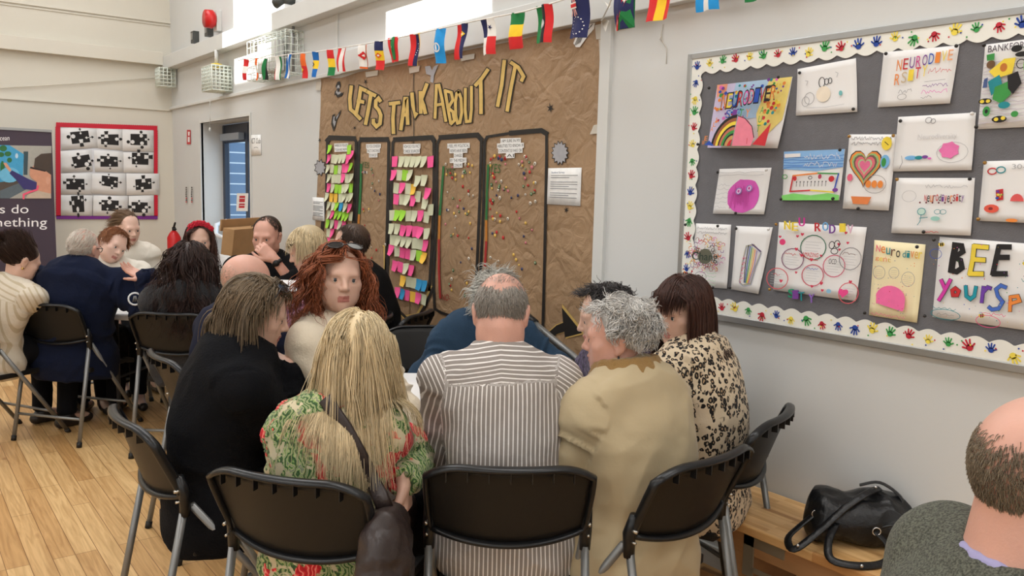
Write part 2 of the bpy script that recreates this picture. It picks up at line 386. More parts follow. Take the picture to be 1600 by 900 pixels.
k = MB(); k.box((-.03, -.1, .05), (.05, .3, .3), m_trim); k.build('heater', t, bevel=.01)
k = MB(); k.tube([(.03, -.33, .02), (.03, -.33, .4)], .012, m_metal, 8); k.build('bracket', t)
t = empty('siren', atx(344, 32, 2.8)); meta(t, 'red alarm siren high on the wall above the beam', 'siren')
k = MB(); k.tube([(-.05, 0, 0), (-.08, .0, 0), (-.15, .0, .0)], [.06, .09, .085], m_red, 18); k.build('sounder', t); k = MB(); k.box((-.05, -.05, -.11), (0, .05, .09), m_trim); k.build('back_plate', t, bevel=.004)
for px, lab in (((309, 59), 'small dark grey box on the wall near the corner'), ((331, 48), 'small dark grey box on the wall just below the red siren')):
    p = atx(px[0], px[1], 2.8); k = MB(); k.box((p[0]-.06, p[1]-.05, p[2]-.06), (p[0], p[1]+.05, p[2]+.06), m_dark); k.box((p[0]-.066, p[1]-.03, p[2]-.03), (p[0]-.06, p[1]+.03, p[2]+.04), m_metal)
    meta(k.build('junction_box', bevel=.004, org=p), lab, 'box')
p = atx(459, 2, 2.8); k = MB(); k.tube([p, p-np.array([.09, 0, 0])], [.035, .03], m_dark, 12); k.tube([p-np.array([.09, 0, .0]), p-np.array([.13, -.07, .03])], [.03, .04], m_dark, 12); meta(k.build('spotlight', org=p), 'small dark spotlight on the beam at the top edge', 'spotlight')
a = Art('x', 2.8, .006); a.poly([(293, 203), (298.5, 203), (299, 225.5), (292.7, 225.5)], m_red); a.poly([(294.6, 206), (297.6, 206), (297, 212), (295, 212)], m_white); a.poly([(294.5, 214), (297.5, 214), (297.5, 222), (294.5, 222)], m_white)
meta(a.build('fire_sign'), 'small red fire sign on the wall left of the doorway', 'sign')
mk = flat(30, 28, 28); rnd = random.Random(4)
for x, lab in ((292, 'left of two thin strips of dots below the red fire sign'), (300.5, 'right of two thin strips of dots below the red fire sign')):
    a = Art('x', 2.8, .004); a.poly([(x-1.8, 291), (x+1.8, 291), (x+1.8, 318), (x-1.8, 318)], m_trim)
    for i in range(9): a.ell(x+rnd.uniform(-.3, .3), 293+2.8*i, 1.2, 1.1, mk if i < 5 or i % 2 else m_redp, 8)
    meta(a.build('sticker_strip'), lab, 'sticker')
a = Art('x', 2.8, .006); a.sheet([(392.5, 211), (408.5, 210.5), (409, 242), (393, 243)], m_white, 3); mi = flat(50, 50, 50)
a.text('ICT Club', [(394, 216), (408, 216), (408, 224), (394, 224.5)], mi); a.line([(398, 231), (401, 230), (404, 231)], .8, flat(140, 140, 140)); meta(a.build('paper_sign'), 'white paper sign reading ICT Club right of the doorway', 'sign')
# cord hanging above the doorway, cable sagging on the back wall
p = atx(328, 160, 2.74); k = MB(); k.tube([atx(328, 158, 2.74), atx(328, 200, 2.74)], .003, m_trim, 6); k.ball(atx(328, 202, 2.74), (.012, .012, .02), m_trim); meta(k.build('pull_cord', org=p), 'thin white pull cord hanging above the doorway', 'cord')
k = MB(); k.tube([aty(0, 138, 10.28), aty(120, 130, 10.28), aty(256, 121, 10.28)], .005, m_trimb, 6); meta(k.build('cable', org=aty(120, 130, 10.28)), 'thin pale cable running along the back wall to the corner', 'cable')
# fire extinguisher by the door, red call point right of it
p = atx(272, 372, 2.66); t = empty('fire_extinguisher', (p[0], p[1], 0.44)); meta(t, 'red fire extinguisher with black nozzle on the wall behind the seated women', 'extinguisher')
k = MB(); k.tube([(0, 0, 0), (0, 0, .03), (0, 0, .50), (0, 0, .55), (0, 0, .58)], [.06, .075, .075, .05, .025], m_red, 16); k.build('cylinder', t)
k = MB(); k.tube([(0, 0, .57), (0, 0, .62)], .02, mk, 10); k.tube([(0, .0, .62), (-.01, -.09, .67)], .012, mk, 8); k.tube([(0, 0, .61), (0, -.08, .6)], .01, mk, 8); k.build('valve', t)
k = MB(); k.box((.0, -.04, .2), (XR-p[0], .04, .24), m_metal); k.build('bracket', t)
p = atx(401, 356, 2.8); k = MB(); k.box((p[0]-.05, p[1]-.045, p[2]-.09), (p[0], p[1]+.045, p[2]+.07), m_red); k.box((p[0]-.054, p[1]-.025, p[2]-.03), (p[0]-.05, p[1]+.025, p[2]+.03), m_white); meta(k.build('call_point', org=p, bevel=.006), 'red fire call point on the wall beside the man in black', 'call point')
# cardboard leaning at the doorway
m_card = mat('cardboard', rgb(176, 136, 92), .8, var=.06, vscale=12)
ct = empty('cardboard_box', (2.35, 6.95, 0)); ct.rotation_euler = (0, math.radians(7), math.radians(-50)); meta(ct, 'tall flattened brown cardboard box leaning by the blue door', 'box')
k = MB(); k.box((0, -.38, 0), (.10, .22, 1.24), m_card); k.build('panel', ct, bevel=.004)
k = MB(); k.box((-.03, -.38, 1.21), (-.018, .22, 1.30), m_card); k.build('flap', ct)
k = MB(); k.box((-.004, -.06, .93), (0, .08, 1.07), m_white); k.build('label', ct)
# ================================================================ BROWN PAPER MURAL on the right wall
def kraft():
    m = bpy.data.materials.new('kraft_paper'); m.use_nodes = True; nt = m.node_tree; L = nt.links; b = nt.nodes['Principled BSDF']
    tc = nd(nt, 'ShaderNodeTexCoord'); n = nd(nt, 'ShaderNodeTexNoise'); n.inputs['Scale'].default_value = 2.2; n.inputs['Detail'].default_value = 5; L.new(tc.outputs['Object'], n.inputs[0])
    r = nd(nt, 'ShaderNodeValToRGB'); e = r.color_ramp.elements; e[0].position = .3; e[1].position = .7; e[0].color = rgb(150, 122, 92); e[1].color = rgb(168, 138, 106); L.new(n.outputs[0], r.inputs[0]); L.new(r.outputs[0], b.inputs['Base Color'])
    b.inputs['Roughness'].default_value = .5
    v = nd(nt, 'ShaderNodeTexVoronoi', feature='DISTANCE_TO_EDGE'); v.inputs['Scale'].default_value = 4.5
    nz = nd(nt, 'ShaderNodeTexNoise'); nz.inputs['Scale'].default_value = 3.0; nz.inputs['Detail'].default_value = 3; L.new(tc.outputs['Object'], nz.inputs[0])
    mx = nd(nt, 'ShaderNodeVectorMath', operation='MULTIPLY_ADD'); L.new(nz.outputs['Color'], mx.inputs[0]); mx.inputs[1].default_value = (.35, .35, .35); L.new(tc.outputs['Object'], mx.inputs[2]); L.new(mx.outputs[0], v.inputs['Vector'])
    n3 = nd(nt, 'ShaderNodeTexNoise'); n3.inputs['Scale'].default_value = 9; n3.inputs['Detail'].default_value = 4; n3.inputs['Distortion'].default_value = 1.5; L.new(tc.outputs['Object'], n3.inputs[0])
    ad = nd(nt, 'ShaderNodeMath', operation='MULTIPLY_ADD'); L.new(n3.outputs[0], ad.inputs[0]); ad.inputs[1].default_value = .45
    mn = nd(nt, 'ShaderNodeMath', operation='MINIMUM'); L.new(v.outputs[0], mn.inputs[0]); mn.inputs[1].default_value = .12; L.new(mn.outputs[0], ad.inputs[2])
    bp = nd(nt, 'ShaderNodeBump'); bp.inputs['Strength'].default_value = .6; bp.inputs['Distance'].default_value = .045; L.new(ad.outputs[0], bp.inputs['Height']); L.new(bp.outputs[0], b.inputs['Normal'])
    return m
m_kraft = kraft(); m_blk = mat('black_marker', rgb(22, 20, 20), .5); m_gold = mat('gold_paint', rgb(222, 190, 112), .4, .25, var=.12, vscale=18)
m_grnp = flat(40, 110, 56); m_orgp = flat(190, 120, 40); m_rdp = flat(165, 36, 34); m_gry = flat(168, 168, 172)
mur = empty('paper_mural', (XR, 4.6, 0.45)); meta(mur, 'large crumpled brown paper wall chart headed LETS TALK ABOUT IT', 'wall chart')
TL, TR = atx(502, 125, XR), atx(944, 33, XR); BL = np.array([XR, 6.35, .45]); BR = np.array([XR, 2.93, .45])
rn = random.Random(8); rows = []
NX, NY = 60, 36; 
def vnoise(p, seed=0):
    """smooth value noise for arrays of points"""
    p = np.asarray(p, float); i = np.floor(p).astype(np.int64); f = p-i; f = f*f*(3-2*f); out = 0
    for dx in (0, 1):
        for dy in (0, 1):
            for dz in (0, 1):
                h = (i[..., 0]+dx)*374761393+(i[..., 1]+dy)*668265263+(i[..., 2]+dz)*2147483647+seed*1274126177
                h = (h ^ (h >> 13))*1274126177; h = (h ^ (h >> 16)) & 0xffff
                wgt = (f[..., 0] if dx else 1-f[..., 0])*(f[..., 1] if dy else 1-f[..., 1])*(f[..., 2] if dz else 1-f[..., 2])
                out = out+wgt*(h/65535.0)
    return out*2-1
for i in range(NY+1):
    b = i/NY; row = []
    for j in range(NX+1):
        a_ = j/NX; p = (TL*(1-a_)+TR*a_)*(1-b)+(BL*(1-a_)+BR*a_)*b
        wob = .035*vnoise(np.array([3.1*b*3, .5, .5 if j == 0 else 7.5])) if j in (0, NX) else 0
        p = p+np.array([0, wob, (.02*vnoise(np.array([a_*9, .3, 2.]))) if i == 0 else 0])
        p[0] = XR-.0045+.0035*vnoise(np.array([p[1]*5, p[2]*5, .5])); row.append(p-np.array(mur.location))
    rows.append(row)
k = MB(); k.grid(rows, m_kraft); k.build('paper_sheet', mur, fixn=False)
def mart(layer=0): return Art('x', XR, .0085+layer*.0005)
def cA(pts): return [(480+x/4.5, 60+y/4.5) for x, y in pts]
def cB(pts): return [(680+x/4.09, y/4.09) for x, y in pts]
def cC(pts): return [(490+x/3.0, 200+y/3.0) for x, y in pts]
LET = [cA([(318, 338), (305, 420), (310, 498), (335, 520)]), None, None]
letters = [
    [cA([(318, 340), (308, 425), (313, 500), (340, 522)])],
    [cA([(420, 368), (385, 352), (372, 440), (352, 535), (380, 565)]), cA([(366, 440), (402, 448)])],
    [cA([(432, 376), (485, 402)]), cA([(458, 390), (440, 500), (420, 600)])],
    [cA([(522, 440), (510, 422), (492, 440), (490, 480), (512, 505), (526, 540), (520, 600), (495, 620), (474, 596), (474, 575)])],
    [cA([(592, 460), (655, 452)]), cA([(620, 462), (612, 560), (616, 664)])],
    [cA([(668, 638), (684, 520), (698, 424), (708, 424), (712, 510), (716, 600)]), cA([(682, 538), (712, 538)])],
    [cA([(746, 390), (752, 470), (768, 545), (776, 530)])],
    [cA([(805, 380), (806, 450), (808, 522)]), cA([(850, 325), (826, 390), (812, 430), (828, 470), (840, 524)])],
    [cA([(908, 558), (914, 440), (918, 332), (936, 330), (958, 430), (984, 580)]), cA([(918, 470), (958, 462)])],
    [cB([(72, 580), (90, 690), (108, 788)]), cB([(72, 580), (112, 592), (122, 640), (92, 690), (122, 715), (132, 770), (110, 792)])],
    [cB([(158, 588), (174, 630), (178, 720), (166, 784), (152, 788), (140, 740), (138, 650), (146, 598), (158, 588)])],
    [cB([(202, 570), (200, 700), (208, 778), (232, 775), (240, 700), (240, 556)])],
    [cB([(268, 545), (310, 498), (344, 448)]), cB([(300, 520), (302, 620), (302, 722)])],
    [cB([(450, 392), (434, 540), (408, 676)])],
    [cB([(496, 402), (540, 432), (574, 490), (562, 515)]), cB([(520, 430), (492, 570), (470, 706)])],
]
for li, strokes in enumerate(letters):
    a = mart(); wg, wb = (4.6, 7.6) if 8 <= li <= 11 else (5.6, 8.8)
    for s_ in strokes: a.line(s_, wb, m_blk)
    a.n += 1
    for s_ in strokes: a.line(s_, wg, m_gold)
    a.build('letter', mur)
# joint of the two paper widths
a = mart(); a.line(cA([(757, 250), (754, 360), (757, 560), (757, 740)]), 1.0, m_blk); a.line(cC([(468, 50), (465, 400), (455, 880)]), .8, flat(90, 66, 44)); a.build('seam', mur)
boxes = [
    cC([(32, 720), (45, 460), (66, 300), (70, 60), (82, 46), (196, 50), (205, 66), (198, 300), (190, 480)]),
    cC([(202, 470), (212, 260), (217, 70), (228, 55), (350, 54), (358, 68), (354, 300), (348, 560), (340, 785), (315, 775)]),
    cC([(352, 640), (366, 400), (377, 70), (386, 55), (560, 45), (570, 60), (570, 300), (560, 560), (548, 760)]),
    cC([(348, 560), (352, 700), (372, 780), (400, 850), (440, 890), (500, 880), (530, 830), (565, 750)]),
    [(708, 494), (690, 488), (681, 482), (679, 440), (684, 330), (685, 225), (690, 215), (748, 211), (754, 218), (752, 300), (747, 420), (745, 505)],
    [(752, 500), (753, 420), (757, 330), (759, 222), (763, 214), (800, 208), (848, 204), (856, 209), (856, 240), (853, 400), (850, 520)],
]
for i, bx in enumerate(boxes):
    a = mart(1)
    if i == 3: a.line([(x-2.5, y-1.5) for x, y in bx], 5.5, m_gold)
    a.line(bx, 4.6 if i in (0, 1, 2) else 4.2, m_blk)
    if i != 3:
        top = [p for p in bx if p[1] < bx[len(bx)//2][1]+6 and p[1] < 222]
        if len(top) > 1: a.line(top, 7.6, m_blk)
    a.build('column_outline', mur)
for seg in ([(566, 257), (565, 300), (563, 336), (562, 352)], [(695, 261), (692, 300), (689, 338), (688, 375), (688, 420), (690, 465)], [(765, 258), (763, 300), (762, 345), (762, 378), (760, 415)]):
    a = mart(2); n = len(seg)
    for i in range(n-1): a.line([seg[i], seg[i+1]], 3.4, (m_grnp, m_grnp, m_orgp, m_rdp, m_rdp)[i] if n > 4 else (m_grnp, m_grnp, m_orgp)[i])
    a.build('colour_scale', mur)
for t_, q, m_ in (('YES', [(567, 252), (579, 254), (578, 263), (566, 262)], flat(60, 90, 40)), ('YES', [(699, 262), (713, 264), (711, 276), (697, 274)], flat(60, 90, 40)), ('YES', [(767, 255), (785, 257), (783, 271), (766, 270)], flat(50, 100, 40)), ('-NO-', [(690, 459), (706, 460), (705, 470), (690, 469)], flat(150, 30, 30))):
    a = mart(2); a.text(t_, q, m_); a.build('scale_word', mur)
lab = [
    [(525, 224, 545, 237), ['WHERE DO YOU GET', 'YOUR INFO FROM?']],
    [(575, 225, 596, 246), ['DO YOU CONSIDER', 'FACT CHECKING', 'SOURCES?']],
    [(633, 225, 658, 240), ['HOW DO YOU FACT', 'CHECK SOURCES?']],
    [(702, 224, 735, 262), ['I FEEL MY POLITICAL', 'VIEWS HAVE BEEN', 'CHANGED', 'BY THE MEDIA I', 'CONSUME']],
    [(780, 216, 820, 247), ['I AM SURE IN MY', 'ABILITIES TO KNOW IF', 'CONTENT IS FAKE OR', 'AI']],
]
for (x0, y0, x1, y1), ls in lab:
    a = mart(2); h = (y1-y0)/len(ls); mxl = max(len(s_) for s_ in ls)
    for i, s_ in enumerate(ls):
        wd = (x1-x0)*max(.28, len(s_)/mxl)/2; cx = (x0+x1)/2; ya = y0+h*i; sl_ = -.03*wd
        q = [(cx-wd-1, ya-sl_), (cx+wd+1, ya+sl_), (cx+wd+1, ya+h*1.02+sl_), (cx-wd-1, ya+h*1.02-sl_)]
        a.poly(q, m_white); a.text(s_, [(cx-wd, ya+h*.2-sl_), (cx+wd, ya+h*.2+sl_), (cx+wd, ya+h*.82+sl_), (cx-wd, ya+h*.82-sl_)], m_blk)
    a.build('question_strip', mur)
# cut-out stars, fists and splats
def star(cx, cy, r0, r1, n, m, rot=0): return [(cx+(r0 if i % 2 else r1)*.72*math.cos(rot+math.pi*i/n), cy+(r0 if i % 2 else r1)*math.sin(rot+math.pi*i/n)) for i in range(2*n)]
for cx, cy, r, n, m_ in ((862, 169, 9, 6, m_blk), (887, 328, 6, 6, m_blk), (556, 200, 4, 5, m_blk), (501, 219, 4, 5, m_blk), (573, 128, 5, 5, m_blk)):
    a = mart(1); a.poly(star(cx, cy, r*.3, r, n, m_, .3), m_); a.build('star', mur)
a = mart(1); a.poly(star(877, 239, 15, 20, 14, m_gry), m_blk); a.poly(star(877, 239, 13.5, 18, 14, m_gry), m_gry); a.build('splat', mur)
a = mart(1); a.poly(star(502, 262, 10, 14, 9, m_gry), m_blk); a.poly(star(502, 262, 8.5, 12, 9, m_gry), m_gry); a.build('splat', mur)
for pts in ([(529, 128), (533, 127), (534, 135), (530, 142), (535, 146), (539, 144), (536, 150), (529, 153), (526, 148), (524, 150), (525, 143), (528, 140), (526, 135)],
            [(521, 180), (525, 178), (524, 186), (530, 178), (535, 171), (534, 177), (528, 188), (526, 198), (523, 206), (521, 200), (519, 194)]):
    a = mart(1); a.poly(pts, m_blk)
    c_ = np.mean(pts, 0); a.poly([tuple(c_+(np.array(p)-c_)*.6) for p in pts], m_gry); a.ell(c_[0], c_[1]-1, 1.5, 4, m_blk, 8); a.build('cutout_hand', mur)
a = mart(1); a.poly([(666, 104), (674, 103), (677, 110), (680, 104), (687, 101), (680, 118), (679, 130), (674, 128), (675, 118), (668, 116)], m_gry); a.build('cutout_hand', mur)
a = mart(1)
a.poly([(898, 68), (905, 50), (913, 44), (922, 38), (932, 36), (930, 46), (922, 55), (914, 66), (908, 74), (902, 74)], m_white)
for i in range(5): a.line([(900+2.2*i, 72-1.2*i), (905+2.8*i, 60-2.4*i), (914+3*i, 54-3*i), (922+1.6*i, 46-2*i)], .8, m_blk)
a.build('cutout_wave', mur)
a = mart(1); ar = [(858, 520), (872, 508), (882, 504), (880, 480), (912, 520), (885, 527), (884, 518), (872, 522), (864, 530)]
c_ = np.mean(ar, 0); a.poly([tuple(c_+(np.array(p)-c_)*1.16) for p in ar], m_gold); a.poly(ar, m_blk); a.build('arrow', mur)
m_tape = mat('clear_tape', rgb(206, 200, 188), .25, var=.05)
for q in ([(932, 40), (948, 36), (952, 60), (934, 62)], [(938, 62), (950, 62), (946, 108), (940, 108)], [(930, 196), (946, 192), (946, 208), (924, 210)], [(936, 208), (944, 208), (942, 300), (934, 300)], [(936, 345), (944, 345), (943, 400), (934, 398)], [(934, 438), (942, 436), (941, 475), (933, 474)], [(496, 128), (504, 127), (503, 142), (495, 140)], [(641, 106), (658, 103), (657, 112), (642, 115)], [(573, 113), (593, 110), (592, 118), (574, 121)], [(722, 88), (744, 84), (743, 92), (723, 96)]):
    a = mart(3); a.poly(q, m_tape); a.build('tape_strip', mur)
for q, lb in (([(859, 263), (911, 262), (909, 322), (857, 319)], 'white printed notice on the brown paper below the grey splat'), ([(490, 308), (508, 309), (509, 346), (490, 343)], 'white printed notice at the left edge of the brown paper')):
    a = mart(4); a.sheet(q, m_white, 4); tl, tr, br, bl = [np.array(p, float) for p in q]; ti = flat(120, 122, 126)
    def uv(u, v): return tuple((tl*(1-u)+tr*u)*(1-v)+(bl*(1-u)+br*u)*v)
    if q[0][0] > 800: a.text('Student Survey', [uv(.1, .09), uv(.5, .09), uv(.5, .16), uv(.1, .16)], flat(60, 90, 130))
    for i in range(11):
        if i in (2, 7): continue
        v = .2+.06*i; a.line([uv(.09, v), uv(.9-.25*(i % 4 == 1), v)], .9, ti, joints=False)
    meta(a.build('notice'), lb, 'notice')

# ---------------------------------------------------------------- sticky notes
PINK, CREAM, LIME, YEL, BLUE = [mat('note_'+n, rgb(*c), .75, var=.04, vscale=20) for n, c in (('pink', (255, 92, 158)), ('cream', (214, 216, 184)), ('lime', (160, 220, 62)), ('yellow', (250, 198, 72)), ('blue', (40, 148, 202)))]
NC = {'P': (PINK, 'pink'), 'C': (CREAM, 'cream'), 'G': (LIME, 'lime green'), 'Y': (YEL, 'yellow'), 'B': (BLUE, 'blue')}
NS = random.Random(21)
ORD = ['first', 'second', 'third', 'fourth', 'fifth', 'sixth', 'seventh', 'eighth', 'ninth', 'tenth', 'eleventh', 'twelfth', 'thirteenth', 'fourteenth', 'fifteenth', 'sixteenth']
notes3 = [[(375, 133, 'P'), (408, 133, 'C'), (436, 133, 'C'), (460, 133, 'C'), (485, 133, 'C'), (512, 133, 'C'), (542, 133, 'P')],
          [(372, 197, 'P'), (398, 197, 'C'), (425, 197, 'G'), (446, 197, 'C'), (485, 224, 'C'), (515, 220, 'C')],
          [(383, 257, 'C'), (412, 257, 'P'), (438, 260, 'C'), (462, 262, 'Y'), (532, 281, 'P')],
          [(383, 310, 'P'), (410, 310, 'C'), (436, 312, 'C'), (462, 316, 'P'), (484, 296, 'C'), (520, 328, 'C'), (542, 358, 'C')],
          [(362, 385, 'C'), (388, 385, 'G'), (414, 385, 'G'), (438, 387, 'C'), (468, 387, 'C'), (497, 386, 'P'), (524, 392, 'C')],
          [(360, 448, 'C'), (388, 449, 'C'), (416, 456, 'P'), (443, 457, 'P'), (470, 460, 'P'), (497, 464, 'P'), (525, 470, 'C')],
          [(365, 500, 'C'), (392, 503, 'C'), (418, 507, 'C'), (443, 511, 'C'), (468, 515, 'C'), (494, 519, 'C'), (518, 525, 'P')],
          [(360, 548, 'P'), (386, 553, 'C'), (412, 560, 'P'), (437, 565, 'P'), (462, 570, 'C'), (490, 574, 'G'), (513, 582, 'Y')],
          [(377, 622, 'P'), (402, 627, 'P'), (428, 634, 'C'), (452, 642, 'P')],
          [(415, 692, 'Y'), (440, 696, 'C'), (463, 701, 'C'), (490, 709, 'B'), (513, 714, 'B')],
          [(388, 746, 'P'), (411, 753, 'B'), (432, 759, 'P'), (460, 766, 'Y'), (487, 772, 'P'), (511, 778, 'C')]]
notes1 = [[(75, 80, 'G'), (165, 80, 'G'), (178, 106, 'P')], [(72, 125, 'P'), (90, 124, 'C'), (108, 126, 'C'), (125, 124, 'C'), (142, 122, 'C'), (160, 126, 'P')],
          [(67, 172, 'C'), (85, 170, 'C'), (103, 176, 'G'), (121, 174, 'C'), (140, 168, 'P'), (156, 168, 'P'), (172, 164, 'G')],
          [(72, 216, 'C'), (90, 218, 'C'), (108, 217, 'C'), (120, 218, 'C'), (138, 214, 'P'), (156, 216, 'C'), (176, 214, 'C')],
          [(70, 260, 'P'), (88, 262, 'C'), (105, 264, 'G'), (122, 266, 'G'), (139, 264, 'C'), (156, 262, 'C'), (173, 260, 'G')],
          [(62, 304, 'C'), (82, 306, 'Y'), (102, 308, 'Y'), (124, 308, 'C'), (143, 306, 'C'), (160, 308, 'C'), (174, 304, 'C')],
          [(70, 344, 'C'), (90, 346, 'C'), (108, 346, 'G'), (128, 348, 'B'), (148, 352, 'C'), (168, 356, 'P')],
          [(72, 386, 'C'), (88, 384, 'P'), (106, 386, 'G'), (122, 388, 'G'), (140, 394, 'G'), (156, 394, 'G'), (172, 392, 'C')],
          [(65, 428, 'G'), (85, 430, 'C'), (105, 432, 'P'), (123, 434, 'C'), (141, 436, 'P')], [(68, 470, 'C'), (87, 472, 'P')], [(68, 514, 'P'), (86, 520, 'C')], [(66, 550, 'P'), (84, 558, 'P')]]
def note_proto(m, wy, hz, bend):
    k = MB(); rows = []
    for i in range(5):
        b = i/4; rows.append([(-.001-bend*b*b*(1+.5*(j-1)), -(j/2-.5)*wy*(1-.04*b), -b*hz) for j in range(3)])
    k.grid(rows, m); me_o = k.build('sticky_note', fixn=False); return me_o
for rows_, which, W_, gname in ((notes3, 'middle', (27.5, 50), 'sticky notes in the middle column'), (notes1, 'leftmost', (19, 42), 'sticky notes in the leftmost column')):
    mid = cC([(rows_[0][0][0]+60, 300)])[0]; wy = abs(atx(mid[0]+W_[0]/6, mid[1], XR)[1]-atx(mid[0]-W_[0]/6, mid[1], XR)[1]); hz = abs(atx(mid[0], mid[1]+W_[1]/3, XR)[2]-atx(mid[0], mid[1], XR)[2])
    pro = {c: [note_proto(NC[c][0], wy, hz, bnd) for bnd in (.004, .014, .022)] for c in NC}; used = set()
    for ri, row in enumerate(rows_):
        for ci, (x, y, c) in enumerate(row):
            src = NS.choice(pro[c]); o = src if src.name not in used else src.copy()
            if src.name in used: C.objects.link(o)
            used.add(src.name)
            px = cC([(x+W_[0]/2, y)])[0]; p = atx(px[0], px[1], XR); o.location = (XR-.0125-.0004*(ci % 3)-.0006*(ri % 2), p[1], p[2]); o.rotation_euler = (NS.uniform(-.09, .09), 0, 0)
            meta(o, '%s sticky note, %s from left in the %s row of the %s column' % (NC[c][1], ORD[ci], ORD[ri], which), 'sticky note', gname)
    for c in pro:
        for s_ in pro[c]:
            if s_.name not in used: bpy.data.objects.remove(s_)
# ---------------------------------------------------------------- dot stickers
DC = [('red', (190, 40, 38)), ('blue', (48, 56, 96)), ('green', (52, 110, 64)), ('yellow', (226, 186, 92)), ('white', (228, 220, 205)), ('pink', (206, 120, 130))]
def dot_proto(col, cn):
    k = MB(); k.tube([(0, 0, 0), (-.0012, 0, 0)], .0085, flat(*col), 10)
    if cn in ('white', 'green'): k.tube([(-.0012, 0, 0), (-.0016, 0, 0)], .004, flat(120, 110, 100) if cn == 'white' else flat(200, 196, 170), 8)
    return k.build('dot_sticker')
dots = {cn: dot_proto(c_, cn) for cn, c_ in DC}; used = set(); DR = random.Random(77)
for (xa, xb, ya, yb, n, pw, cname) in ((568, 605, 262, 440, 34, 1.3, 'second column from the left'), (698, 742, 256, 462, 52, 1.5, 'fourth column from the left'), (768, 842, 244, 425, 84, 1.6, 'rightmost column')):
    for i in range(n):
        u = DR.random()**1.35; v = DR.random()**pw; px, py = xa+(xb-xa)*u, ya+(yb-ya)*v
        cn = DR.choices(['red', 'blue', 'green', 'yellow', 'white', 'pink'], [5, 4, 4, 5, 6, 3])[0]; p = atx(px, py, XR)
        src = dots[cn]; o = src.copy() if cn in used else src
        if cn in used: C.objects.link(o)
        used.add(cn); o.location = (XR-.0098-.0003*(i % 5), p[1], p[2]); sc_ = DR.uniform(.8, 1.35); o.scale = (1, sc_, sc_)
        meta(o, 'small %s dot sticker in the %s of the brown chart' % (cn, cname), 'dot sticker', '%s dot stickers in the %s' % (cn, cname))

# ================================================================ BUNTING
XF = 2.60
def flag(q, fn, label, amp=.012):
    ph = rn.uniform(0, 6); a = Art('x', XF, .0, curl=lambda p: amp*math.sin(p[1]*55+ph)+amp*.6*math.sin(p[2]*30+ph)); tl, tr, br, bl = [np.array(p, float) for p in q]
    def uv(u, v): return tuple((tl*(1-u)+tr*u)*(1-v)+(bl*(1-u)+br*u)*v)
    def patch(u0, v0, u1, v1, m, front=0.0):
        rows = []; N = max(2, int(8*(v1-v0))+1); K = max(2, int(6*(u1-u0))+1)
        for i in range(N+1):
            rows.append([a.lift(a.pt(*uv(u0+(u1-u0)*j/K, v0+(v1-v0)*i/N)), front) for j in range(K+1)])
        a.mb.grid(rows, m)
    fn(a, uv, patch); o = a.build('flag'); meta(o, label, 'flag', 'flags of the bunting'); return o
R_, W2, B_, Y_, G_, K_, O_, LB, NV = [flat(*c, rough=.8) for c in ((214, 38, 40), (238, 236, 230), (20, 104, 184), (246, 206, 44), (22, 122, 62), (24, 24, 26), (232, 104, 34), (30, 150, 222), (28, 34, 84))]
def hs(*ms): return lambda a, uv, P: [P(0, i/len(ms), 1, (i+1)/len(ms), m) for i, m in enumerate(ms)]
def vs_(*ms): return lambda a, uv, P: [P(i/len(ms), 0, (i+1)/len(ms), 1, m) for i, m in enumerate(ms)]
def plus(f, g):
    def h(a, uv, P): f(a, uv, P); a.off += .003; g(a, uv, P)
    return h
def disc(a, uv, u, v, ru, rv, m, n=14): a.poly([uv(u+ru*math.cos(t), v+rv*math.sin(t)) for t in [2*math.pi*i/n for i in range(n)]], m)
def emblem(m, u=.5, v=.5, ru=.2, rv=.13):
    return lambda a, uv, P: [disc(a, uv, u, v, ru, rv, m), disc(a, uv, u, v, ru*.45, rv*.45, W2), [disc(a, uv, u+ru*math.cos(t), v+rv*math.sin(t), ru*.35, rv*.35, m, 8) for t in (0, 1.57, 3.14, 4.71)]]
def f_cuba(a, uv, P):
    for i in range(5): P(i/5, .0, (i+1)/5, 1, (B_, W2)[i % 2])
    a.off += .003; a.poly([uv(0, 0), uv(1, 0), uv(.5, .32)], R_); disc(a, uv, .5, .1, .08, .04, W2, 8)
def f_border(o_, i_, g):
    def h(a, uv, P): P(0, 0, 1, 1, o_); a.off += .003; P(.16, .0, .84, .92, i_); a.off += .003; g(a, uv, P)
    return h
def f_panama(a, uv, P):
    P(0, 0, .5, .5, NV); P(.5, 0, 1, .5, W2); P(0, .5, .5, 1, W2); P(.5, .5, 1, 1, R_); a.off += .003
    for cu, cv, m in ((.75, .25, NV), (.25, .75, R_)): a.poly([uv(cu+(.13 if i % 2 else .05)*math.sin(math.pi*i/5), cv-(.08 if i % 2 else .03)*math.cos(math.pi*i/5)) for i in range(10)], m)
def f_cook(a, uv, P):
    P(0, 0, 1, 1, NV); a.off += .003
    J = lambda u, v: uv(u*.5, v*.48)
    for (p, q, wd, m) in (((0, 0), (1, 1), .16, W2), ((1, 0), (0, 1), .16, W2), ((0, 0), (1, 1), .07, R_), ((1, 0), (0, 1), .07, R_), ((.5, 0), (.5, 1), .34, W2), ((0, .5), (1, .5), .3, W2), ((.5, 0), (.5, 1), .18, R_), ((0, .5), (1, .5), .16, R_)):
        d = np.array(q, float)-p; nn = np.array([-d[1], d[0]])/np.linalg.norm(d)*wd/2; pq = [np.array(p)-nn, np.array(q)-nn, np.array(q)+nn, np.array(p)+nn]
        a.poly([J(*np.clip(z, 0, 1)) for z in pq], m)
    for i in range(15): t = 2*math.pi*i/15; disc(a, uv, .52+.31*math.cos(t), .72+.2*math.sin(t), .028, .016, W2, 6)
